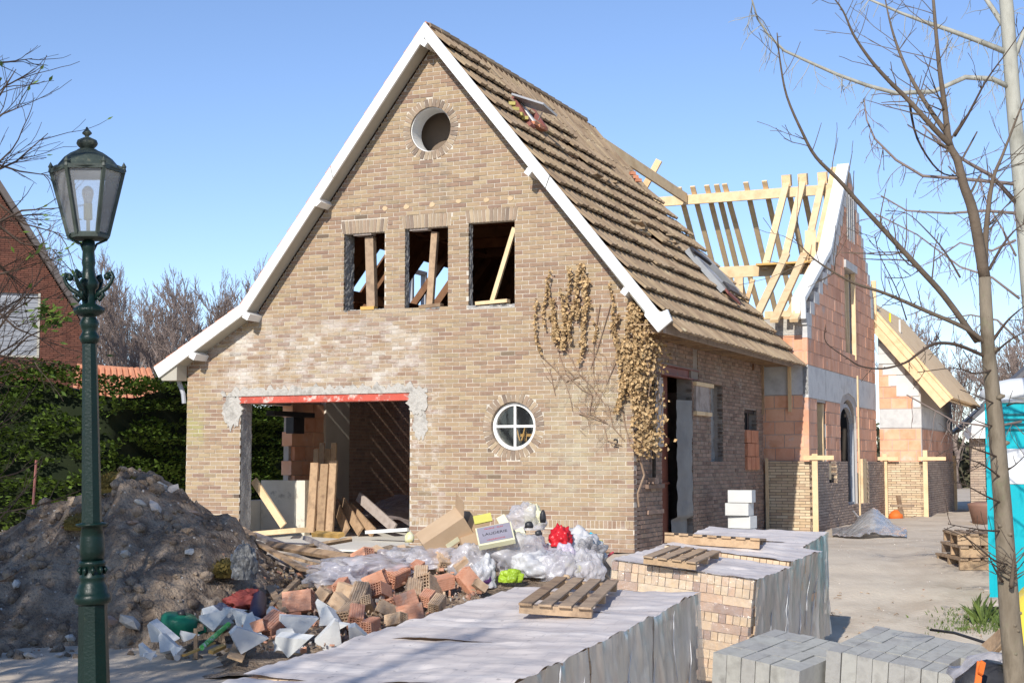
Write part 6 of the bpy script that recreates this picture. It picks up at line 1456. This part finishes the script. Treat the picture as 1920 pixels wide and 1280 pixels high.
for (px, py, w_, h_, a) in ((948, 985, .10, .26, .5), (972, 1003, .16, .14, .4), (905, 972, .2, .1, .2)):
    p = W(px, py, 16.3); b = MB(); b.box((0, 0, 0), (w_, .02, h_)); me = b.mesh('cream_panel'); me.materials.append(M_cream if px != 905 else plain('dull yellow card', (.58, .54, .12), .7)); o = bpy.data.objects.new('cream_panel', me); col.objects.link(o); o.location = p; o.rotation_euler = (-.5, -a, .1); tag(o, {948: 'narrow pale green strip against the clear sack', 972: 'small cream foam block below the clear sack', 905: 'yellow card behind the printed carton'}[px], 'panel')
# green pole left, other small things on the site
b = MB(); b.tube([W(62, 945, 19.5), W(68, 862, 19.5)], .018, 6); tag(b.build('steel_rod', M_dksteel), 'thin rusty rod upright before the hedge behind the soil heap', 'rod')
b = MB()
for k in range(5):
    pass
wb = hw((.42, 7.0, 0))
P_ = [(.16, 6.5, 0), ]
AB = [(-.0, .13, .0, 1), (.0, .38, .04, 1), (-.1, .60, .0, 1), (.03, .8, .02, 1)]
for i, (dx, z, a, s) in enumerate(AB):
    p = hw((.60 + dx * .3, 3.45 + (0.06 if i == 1 else 0), 0)); b = MB(); b.box((0, 0, 0), (.38, .24, .19)); me = b.mesh('white_block'); me.materials.append(M_aer); o = bpy.data.objects.new('white_block', me); col.objects.link(o); o.location = (p.x, p.y, HO.z + .10 + i * .20); o.rotation_euler = (0, 0, -TH + .1 * i - .3)
    tag(o, ('lowest', 'second', 'third', 'topmost')[i] + ' white block of the small pile against the side wall', 'white block', 'white blocks piled at the side wall')
for i, (u, v) in enumerate(((.55, 2.75), (.6, 2.7))):
    p = hw((u, v, 0)); b = MB(); b.box((0, 0, 0), (.5, .2, .1)); me = b.mesh('white_block'); me.materials.append(M_aer); o = bpy.data.objects.new('white_block', me); col.objects.link(o); o.location = (p.x, p.y, HO.z + .06 + .1 * i); o.rotation_euler = (0, 0, -TH); tag(o, 'flat white slab on the ground left of the white block pile, %s one' % ('lower', 'upper')[i], 'white block', 'white blocks piled at the side wall')
# plastic sheet at the skirt
b = MB()
def sheet(u, v):
    px = 1560 + 140 * u; Y = 24.2 + 3.2 * v - 0 * u; p = W(px, 990, Y); z = gz(p.x, p.y) + .02 + .38 * math.exp(-((u - .55) / .25) ** 2 - ((v - .5) / .35) ** 2) + .05 * abs(fbm(V((u * 6, v * 6, 2)), 4)); return (p.x, p.y, z)
b.grid(sheet, 50, 30); o = b.build('plastic_sheet', M_sheet, None, True); tag(o, 'pale crumpled plastic sheet on the sand at the gable of the extension', 'plastic sheet')
b = MB(); b.tube([W(1600, 958, 28), W(1612, 972, 27.4), W(1622, 980, 26.6)], .02, 6); tag(b.build('grey_pipe', M_alu), 'thin grey pipe leaning from the doorway to the plastic sheet', 'pipe')
p = hw((1.25, 14.6, 0)); b = MB(); b.lathe([(.18, 0), (.16, .1), (.10, .16), (.04, .2)], 12, (p.x, p.y, gz(p.x, p.y))); tag(b.build('orange_sack', M_orange, None, True), 'orange sack at the foot of the rear wing wall', 'sack')
b = MB(); b.beam(V((p.x + .1, p.y - .1, gz(p.x, p.y))), V((p.x + .05, p.y, gz(p.x, p.y) + .52)), .09, .06); b.beam(V((p.x - .15, p.y - .1, gz(p.x, p.y) + .3)), V((p.x + .4, p.y, gz(p.x, p.y) + .28)), .05, .05); tag(b.build('wooden_cross', M_oldwood), 'small dark wooden cross piece standing by the orange sack', 'wood piece')
# bottom right bag, wooden box, sack
p = W(1850, 1262, 8.3)
o = blob('black_bag', p - V((0, 0, .12)), (.20, .18, .17), M_black, 'black bag with an orange strap beside the grey pavers', 'bag', 50, .3)
b = MB(); b.beam(W(1838, 1240, 8.05), W(1832, 1290, 8.0), .035, .01, V((0, -1, 0))); b.beam(W(1843, 1240, 8.06), W(1838, 1262, 8.0), .03, .012, V((0, -1, 0))); o2 = b.build('orange_strap', M_orange); o2.parent = o; o2.matrix_parent_inverse = Matrix.Translation(-(p - V((0, 0, .12))))
o = blob('clear_sheet', W(1858, 1262, 8.5) - V((0, 0, .06)), (.24, .2, .16), M_bag, 'clear crumpled film over the black bag', 'plastic sheet', 51, .4)
o = blob('yellow_sack', W(1962, 1225, 8.2), (.24, .22, .40), mat('yellow white sack', [(.75, .55, .05), (.78, .58, .08), (.75, .77, .8)], 2.4, .45, .3), 'yellow and white building sack at the right edge behind the tree', 'sack', 52, .2)
for i, (a, c2) in enumerate((((1822, 1245), (1885, 1190)), ((1850, 1262), (1900, 1232)))):
    board(a, c2, .14, .025, M_oldwood, ('dark board of a broken crate behind the pavers', 'lower dark crate board beside the tree trunk')[i], 9.3 - i * .5, 9.0 - i * .4, 1.1, group='crate boards')
b = MB(); b.tube([W(1745, 1180, 12), W(1790, 1186, 11.6), W(1850, 1205, 11)], .012, 5); tag(b.build('black_hose', M_black, None, True), 'thin black cable lying on the sand behind the pavers', 'cable')
# grass at the cabin
b = MB()
for k in range(1500):
    if k < 1150: px = R.gauss(1830, 38); Y = R.uniform(14.9, 16.1); h_ = R.uniform(.02, .07)
    elif k < 1200: px = R.gauss(1836, 8); Y = R.uniform(15.3, 15.7); h_ = R.uniform(.15, .34)
    else: px = R.gauss(1890, 25); Y = R.uniform(15, 15.8); h_ = R.uniform(.04, .15)
    p = W(px, 1000, Y); p.z = gz(p.x, p.y) - .01; d = V((R.gauss(0, .35), R.gauss(0, .35), 1)).normalized(); s_ = V((R.uniform(-1, 1), R.uniform(-1, 1), 0)).normalized() * .0035
    b.add([p - s_, p + s_, p + d * h_ * .6 + s_ * .7, p + d * h_ + V((R.gauss(0, .25), R.gauss(0, .2), 0)) * h_], [(0, 1, 2), (0, 2, 3)], R.random())
tag(b.build('grass_tuft', M_grass), 'green grass growing before the teal cabin', 'grass', kind='stuff')
# dead twigs and leaves on the sand
b = MB()
for k in range(520):
    x = R.uniform(2.0, 6.2); y = R.uniform(9.5, 17)
    if R.random() < .5: y = R.uniform(10.5, 13.5)
    z = gz(x, y) + .01; a = R.uniform(0, 6.28); L = R.uniform(.03, .22) if R.random() < .3 else R.uniform(.02, .06)
    b.tube([V((x, y, z)), V((x + L * math.cos(a) * .5, y + L * math.sin(a) * .5, z + R.uniform(0, .02))), V((x + L * math.cos(a + .3), y + L * math.sin(a + .3), z))], R.uniform(.002, .006), 3)
tag(b.build('twig_litter', M_oldwood), 'small dead twigs scattered on the sandy ground', 'twigs', kind='stuff')

# ---------------------------------------------------------------- trees
def grow(b, p, d, L, r, lev, maxl, rr, seg=4, spread=.6, up=.15, kids=(3, 5), rmin=.0025, wob=.13, taper=.55, sides=5, lensc=.62, tips=None):
    pts = [p]; rad = [r]; q = p.copy(); dd = d.copy(); rend = max(rmin, r * taper)
    for i in range(seg):
        dd = (dd + V((rr.gauss(0, wob), rr.gauss(0, wob), rr.gauss(0, wob) + up * .3))).normalized(); q = q + dd * (L / seg); pts.append(q.copy()); rad.append(r + (rend - r) * (i + 1) / seg)
    b.tube(pts, rad, max(3, sides - lev), .5, cap=False)
    if lev >= maxl:
        if tips is not None: tips.append((q, dd))
        return
    n = rr.randint(*kids)
    for k in range(n):
        t = .25 + .75 * (k + rr.random()) / n; i = min(seg - 1, int(t * seg)); f = t * seg - i; s = pts[i].lerp(pts[min(seg, i + 1)], min(1, f))
        ax = dd.orthogonal().normalized(); ax.rotate(Matrix.Rotation(rr.uniform(0, 6.283), 3, dd)); nd = (dd + ax * rr.uniform(.5, 1.3) * spread + V((0, 0, up))).normalized()
        grow(b, s, nd, L * lensc * rr.uniform(.7, 1.2) * (1.15 - .4 * t), max(rmin, rad[i] * rr.uniform(.4, .6)), lev + 1, maxl, rr, max(2, seg - 1), spread, up, kids, rmin, wob, taper, sides, lensc, tips)
    grow(b, q, dd, L * lensc, rend, lev + 1, maxl, rr, seg, spread, up, kids, rmin, wob, taper, sides, lensc, tips)
def bare_tree(label, base, H_, seed, mtl, maxl=4, kids=(3, 5), rmin=.012, trunk_h=.3, group=None, r0=None, spread=.6, name='bare_tree', up=.2, lens=.62, mt=None):
    rr = random.Random(seed); e = thing(name, label, 'tree', base, None, group); b = MB(); r0 = r0 or H_ * .022
    pts = [V((0, 0, -.3))]; q = V((0, 0, 0)); 
    for i in range(5): q = q + V((rr.gauss(0, .02 * H_), rr.gauss(0, .02 * H_), H_ * trunk_h / 4)); pts.append(q.copy())
    b.tube(pts, [r0 * (1.15 - .1 * i) for i in range(6)], 8); b.build('trunk', mt or mtl, e, True)
    b = MB()
    for k in range(rr.randint(4, 6)):
        a = 2 * math.pi * k / 5 + rr.uniform(-.4, .4); d = V((math.cos(a) * spread, math.sin(a) * spread, rr.uniform(.8, 1.5))).normalized(); s = pts[3].lerp(pts[5], rr.random()) if k else pts[5]
        if k == 0: d = V((0, 0, 1))
        grow(b, s, d, H_ * .30 * rr.uniform(.8, 1.1), r0 * .42, 1, maxl, rr, 4, spread, up, kids, rmin, .11, .55, 6, lens)
    c = b.build('crown', mtl, e, kind=None); return e
def BT(px, topy, Y, label, seed, mtl=None, **k):
    p = W(px, 866, Y); z = .6; H_ = HC + (866 - topy) / FPX * Y - z; return bare_tree(label, (p.x, p.y, z), H_ / 1.0, seed, mtl or M_farbark, **k)
far = 'bare trees behind the hedge'
BT(232, 478, 62, 'tall brownish bare tree directly right of the lamp post', 3, group=far, rmin=.008, maxl=6, kids=(2, 4))
BT(300, 545, 55, 'shorter bare tree between the two tall ones at left', 4, group=far, rmin=.008, maxl=6, kids=(2, 4))
BT(370, 500, 60, 'wide bare tree left of the long white eave', 5, group=far, rmin=.008, maxl=6, kids=(2, 4))
BT(440, 525, 64, 'bare tree partly behind the white eave', 6, group=far, rmin=.008, maxl=6, kids=(2, 4))
BT(140, 410, 66, 'bare tree behind the lamp lantern', 7, group=far, rmin=.008, maxl=6, kids=(2, 4))
BT(195, 540, 75, 'far low bare tree just right of the lamp post', 8, group=far, rmin=.008, maxl=6, kids=(2, 4))
BT(335, 560, 80, 'farthest low bare tree above the orange roof', 9, group=far, rmin=.008, maxl=6, kids=(2, 4))
far2 = 'bare trees behind the extension'
BT(410, 575, 72, 'low bare tree between the two trees left of the eave', 15, group=far, rmin=.008, maxl=6, kids=(2, 4))
BT(265, 560, 70, 'thin bare tree between the tall one and the shorter one', 16, group=far, rmin=.008, maxl=6, kids=(2, 4))
BT(1745, 560, 62, 'bare tree above the pine roof edge of the rear wing', 11, group=far2, rmin=.008, maxl=6, kids=(2, 4))
BT(1800, 660, 70, 'bare tree between rear wing and white garage', 12, group=far2, rmin=.008, maxl=6, kids=(2, 4))
BT(1890, 620, 66, 'bare tree behind the portable toilet', 13, group=far2, rmin=.008, maxl=6, kids=(2, 4))
BT(1960, 560, 60, 'bare tree at the far right edge', 14, group=far2, rmin=.008, maxl=6, kids=(2, 4))
# low far hedge line to close the horizon
b = MB()
for k in range(16000):
    t = R.random(); x = -60 + 150 * t; y = 78 + 8 * math.sin(t * 9) + R.uniform(0, 3); z = .6 + R.random() ** .7 * (2.6 + 1.0 * fbm(V((x * .2, 0, 0)), 3)); s = R.uniform(.15, .4)
    d = V((R.uniform(-1, 1), R.uniform(-1, .2), R.uniform(-.6, 1))).normalized() * s; c2 = d.orthogonal().normalized() * s * .5; b.add([V((x, y, z)) - d, V((x, y, z)) + c2, V((x, y, z)) + d, V((x, y, z)) - c2], [(0, 1, 2, 3)], R.random())
for k in range(30): x = -60 + k * 5; b.bb((x, 80 + 8 * math.sin(k / 30 * 9), -.5), (x + 5, 84 + 8 * math.sin(k / 30 * 9), 2.6), .1)
tag(b.build('distant_scrub', mat('distant scrub leaf', [(.10, .10, .06), (.15, .14, .09)], .5, 1, 0, rnd=[(.5, .5, .5), (1.1, 1.1, 1)])), 'low far hedge and scrub along the horizon', 'scrub', kind='stuff')

# young tree in front (limbs traced, at its own depth)
FT = W(1893, 1150, 7.3); FB_ = V((FT.x + .05, FT.y, 0))
YT = thing('young_tree', 'slender young bare tree with brown grey trunk in front of the teal cabin', 'tree', FB_)
def pt3(px, py, Y): return W(px, py, Y) - FB_
tr = [(1912, 1420), (1905, 1280), (1893, 1150), (1880, 950), (1868, 800), (1853, 660), (1846, 520)]
b = MB(); pts = [V((.12, 0, -.1))] + [pt3(x, y, 7.3) for x, y in tr]; b.tube(pts, [.062, .060, .056, .050, .044, .040, .034, .030], 12)
for k in range(11):
    i = R.randrange(1, len(pts) - 1); p = pts[i].lerp(pts[i + 1], R.random()); a = R.uniform(math.pi, 2 * math.pi); d = V((math.cos(a), math.sin(a), .1)); b.tube([p + d * .03, p + d * .058], [.018, .006], 6)
b.build('trunk', M_bark, YT, True)
limbs = [([(1846, 520), (1825, 400), (1808, 350), (1795, 300), (1780, 268), (1770, 190), (1760, 115), (1750, 0), (1745, -80)], .030, 7.3, 7.2),
 ([(1846, 515), (1848, 450), (1852, 400), (1862, 335), (1880, 290), (1905, 225), (1930, 160)], .018, 7.3, 7.5),
 ([(1782, 272), (1750, 240), (1705, 190), (1660, 145), (1630, 110), (1600, 65), (1580, 20), (1550, -20)], .016, 7.25, 6.9),
 ([(1775, 250), (1740, 200), (1705, 140), (1680, 80), (1665, 25), (1655, -30)], .014, 7.25, 7.6),
 ([(1832, 640), (1770, 555), (1725, 505), (1665, 440), (1610, 380), (1570, 335), (1530, 295), (1505, 250), (1475, 180), (1462, 110), (1457, 62)], .017, 7.3, 6.6),
 ([(1850, 645), (1810, 615), (1730, 580), (1660, 550), (1600, 530), (1555, 505), (1520, 480), (1487, 445)], .013, 7.3, 6.9),
 ([(1852, 670), (1800, 648), (1765, 643), (1744, 648), (1721, 663), (1697, 680), (1656, 691), (1616, 687), (1590, 672), (1549, 642), (1548, 612)], .010, 7.3, 6.8),
 ([(1790, 255), (1815, 215), (1850, 150), (1890, 95), (1925, 45)], .008, 7.25, 7.0), ([(1855, 505), (1880, 460), (1905, 430), (1930, 415)], .009, 7.3, 7.4),
 ([(1800, 520), (1770, 470), (1735, 430), (1700, 400), (1660, 395)], .006, 7.3, 7.7), ([(1705, 190), (1720, 260), (1760, 320), (1800, 330), (1850, 325), (1900, 370)], .007, 7.2, 7.7),
 ([(1860, 640), (1890, 600), (1925, 570)], .010, 7.3, 7.2), ([(1862, 665), (1890, 640), (1925, 620)], .008, 7.3, 7.1),
 ([(1700, 600), (1680, 540), (1650, 480), (1640, 440)], .004, 7.1, 7.0), ([(1725, 505), (1700, 520), (1660, 520)], .003, 7.1, 7.0),
 ([(1870, 690), (1830, 700), (1790, 690), (1720, 698)], .006, 7.3, 7.0), ([(1872, 760), (1840, 745), (1800, 730)], .005, 7.3, 7.1), ([(1880, 860), (1840, 845), (1800, 835), (1755, 855)], .006, 7.3, 7.0), ([(1868, 800), (1835, 790), (1800, 770)], .005, 7.3, 7.1),
 ([(1882, 900), (1850, 875), (1820, 862), (1785, 860)], .006, 7.3, 6.9), ([(1885, 945), (1850, 930), (1800, 905), (1770, 910)], .006, 7.3, 7.0), ([(1880, 995), (1850, 994), (1810, 988), (1778, 982)], .006, 7.3, 6.9),
 ([(1905, 1060), (1865, 1050), (1815, 1010), (1770, 990)], .006, 7.3, 7.0), ([(1890, 880), (1905, 870), (1925, 850)], .005, 7.3, 7.1), ([(1888, 760), (1905, 755), (1925, 757)], .005, 7.3, 7.1), ([(1896, 1100), (1900, 1060), (1903, 1030)], .013, 7.22, 7.15), ([(1880, 1090), (1862, 1060), (1855, 1040)], .007, 7.25, 7.1)]
rr = random.Random(5)
for li, (pp, r0, Ya, Yb) in enumerate(limbs):
    b = MB(); n = len(pp); P_ = [pt3(x, y, Ya + (Yb - Ya) * i / (n - 1)) for i, (x, y) in enumerate(pp)]
    Q = [P_[0]]
    for i in range(n - 1):
        a, c2 = P_[i], P_[i + 1]; p0 = P_[max(0, i - 1)]; p3 = P_[min(n - 1, i + 2)]
        for s in range(1, 5):
            t = s / 4; Q.append(.5 * ((2 * a) + (c2 - p0) * t + (2 * p0 - 5 * a + 4 * c2 - p3) * t * t + (3 * a - p0 - 3 * c2 + p3) * t ** 3))
    rad = [max(.0022, r0 * (1 - .85 * i / (len(Q) - 1))) for i in range(len(Q))]
    b.tube(Q, rad, 7 if r0 > .01 else 5)
    nt_ = int((20 if r0 > .012 else 7 if n > 3 else 2)); 
    for k in range(nt_):
        i = rr.randrange(len(Q) // 6, len(Q) - 1); p = Q[i]; dd = (Q[i + 1] - Q[max(0, i - 1)]).normalized(); ax = dd.cross(V((0, 1, 0))) * rr.choice((-1, 1)); nd = (dd * .6 + ax * rr.uniform(.5, 1) + V((0, rr.uniform(-.5, .5), .1))).normalized()
        L = rr.uniform(.04, .28) if r0 > .01 else rr.uniform(.03, .12)
        grow(b, p, nd, L, max(.0022, rad[i] * .35), 3, 3 if rr.random() < .6 else 4, rr, 3, .5, .1, (1, 2), .0016, .10, .6, 6)
    for k in range(len(Q)):            # buds and nodes
        if rr.random() < .35: b.tube([Q[k], Q[k] + V((rr.uniform(-.02, .02), rr.uniform(-.01, .01), rr.uniform(-.005, .02)))], [rad[k] * .9, .001], 4)
    b.build('branch', M_limb if r0 > .012 else M_twig, YT, True)
# birch behind at the right edge
BB = W(1980, 1250, 13.0); BB.z = gz(BB.x, BB.y)
BI = thing('birch_tree', 'pale trunked birch at the right edge behind the young tree', 'tree', BB)
b = MB(); pp = [(1985, 1330), (1975, 1100), (1962, 900), (1945, 700), (1930, 540), (1917, 380), (1900, 190), (1888, 20), (1878, -90), (1870, -240)]
b.tube([W(x, y, 13.0) - BB for x, y in pp], [.10, .095, .088, .080, .074, .070, .065, .062, .055, .045], 12); b.build('trunk', M_birch, BI, True)
bl = [([(1892, 100), (1830, 75), (1775, 55), (1730, 40), (1690, 25), (1620, -5)], .028), ([(1896, 165), (1860, 148), (1810, 145), (1750, 172), (1680, 175), (1625, 160), (1570, 140), (1525, 120), (1470, 95), (1440, 65), (1420, 35), (1410, 0)], .026), ([(1905, 380), (1860, 330), (1815, 305), (1770, 275), (1730, 235)], .022), ([(1907, 400), (1845, 395), (1780, 400), (1700, 395), (1652, 367)], .015), ([(1903, 345), (1800, 335), (1730, 330), (1680, 300), (1640, 260), (1625, 225), (1620, 185)], .017), ([(1912, 560), (1860, 520), (1800, 500), (1720, 440), (1640, 400)], .012), ([(1915, 790), (1860, 800), (1790, 790), (1700, 740)], .012),
      ([(1890, 60), (1850, 0), (1800, -60)], .03), ([(1893, 130), (1920, 60), (1960, 0)], .03), ([(1905, 450), (1860, 470), (1800, 455), (1750, 490)], .012), ([(1912, 640), (1870, 600), (1820, 590), (1760, 600)], .012), ([(1905, 480), (1880, 430), (1850, 380), (1835, 330)], .01)]
for (pp, r0) in bl:
    b = MB(); n = len(pp); yy = rr.uniform(-.8, .8); Q = [W(x, y, 13 + yy * i / n) - BB for i, (x, y) in enumerate(pp)]; b.tube(Q, [max(.006, r0 * (1 - .8 * i / n)) for i in range(n)], 6)
    for k in range(n * 4):
        i = rr.randrange(0, n - 1); p = Q[i].lerp(Q[i + 1], rr.random()); nd = V((rr.uniform(-.5, .3), rr.uniform(-.5, .5), rr.uniform(-1, .15))).normalized(); grow(b, p, nd, rr.uniform(.06, .28), .0045, 3, 4, rr, 3, .5, -.25, (1, 2), .0024, .18, .7, 6)
    b.build('branch', M_farbark if r0 < .025 else M_birch, BI, True)
# straggly shrub at the left edge
SB = W(-60, 1000, 12.5); SB.z = gz(SB.x, SB.y)
SBt = thing('bare_shrub', 'tangle of bare dark twigs with few leaves at the left edge', 'shrub', SB)
b = MB(); lv = MB(); tips = []
st = [((-20, 640), (60, 560), 1), ((-20, 700), (120, 600), 1), ((-30, 330), (90, 250), 1), ((-30, 360), (120, 440), 1), ((-30, 120), (60, 110), 1), ((-30, 300), (100, 330), 1), ((-30, 430), (110, 390), 1), ((-30, 560), (90, 640), 1), ((-30, 600), (110, 560), 1), ((-30, 660), (90, 680), 1), ((-30, 240), (40, 200), 1), ((-30, 400), (110, 470), 1), ((-30, 180), (30, 130), 1), ((-30, 520), (60, 500), 1), ((-30, 620), (80, 520), 1), ((-30, 690), (40, 640), 1), ((-30, 460), (50, 540), 1)]
for (p, q, s) in st:
    Y = rr.uniform(10.5, 13); a = W(*p, Y) - SB; c2 = W(*q, Y + rr.uniform(-.5, .5)) - SB; m_ = a.lerp(c2, .5) + V((0, 0, rr.uniform(-.1, .12)))
    b.tube([a, m_, c2], [.012, .008, .003], 5)
    for k in range(6): pp_ = a.lerp(m_, rr.random()) if k % 2 else m_.lerp(c2, rr.random()); grow(b, pp_, ((c2 - a).normalized() + V((rr.uniform(-.3, .3), rr.uniform(-.4, .4), rr.uniform(-.7, .7)))).normalized(), rr.uniform(.15, .4), .005, 3, 4, rr, 3, .5, .1, (1, 3), .0022, .12, .6, 6, tips=tips)
b.tube([V((0, 0, -.1)), V((-.05, 0, 1)), V((-.1, 0, 2.4)), V((-.15, 0, 4.6))], [.05, .045, .035, .02], 7)
for k in range(14): grow(b, V((-.1 - .0 * k, 0, .8 + k * .28)), V((rr.uniform(.2, 1), rr.uniform(-.6, .3), rr.uniform(-.2, .6))).normalized(), rr.uniform(.3, .6), .012, 2, 4, rr, 3, .55, .1, (2, 3), .0022, .12, .6, 6)
for (q, d) in rr.sample(tips, min(60, len(tips))):
    s_ = .03; a = d.orthogonal().normalized() * s_ * .5; lv.add([q, q + d * s_ + a, q + d * s_ * 2.2, q + d * s_ - a], [(0, 1, 2, 3)], rr.random())
for k in range(90):
    q = W(rr.gauss(95, 18), rr.gauss(595, 12), 12) - SB; d = V((rr.uniform(-1, 1), rr.uniform(-1, 1), rr.uniform(-.4, .6))).normalized(); a = d.orthogonal().normalized() * .02; lv.add([q, q + d * .03 + a, q + d * .075, q + d * .03 - a], [(0, 1, 2, 3)], rr.random())
b.build('twigs', M_twig, SBt); lv.build('leaves', M_leaf, SBt, kind='stuff')
# trees standing behind the photographer: they throw the broken shade over the foreground
sh = 'bare trees standing behind the camera'
for i, (x, y, H_, s, l) in enumerate(((-7.6, 8.2, 7.6, 71, 'bushy bare tree left of the soil heap outside the picture'), (-9.0, 6.5, 9.0, 72, 'tall bare tree farther left before the hedge'), (-5.6, 4.8, 7.6, 73, 'bare tree left of the lamp post near the road'), (-11.5, 9.5, 8.0, 74, 'bare tree at the far left hedge end'), (-3.6, -3.5, 8.6, 75, 'tall bare tree close behind the camera'), (-7.2, 1.0, 9.6, 76, 'tall bare tree behind and left of the camera'))):
    bare_tree(l, (x, y, 0), H_, s, M_bark, maxl=6 if i in (1, 3) else 5 if i < 3 else 4, kids=(3, 4) if i < 4 else (2, 3), rmin=.008, group=sh, spread=.62, lens=.66)
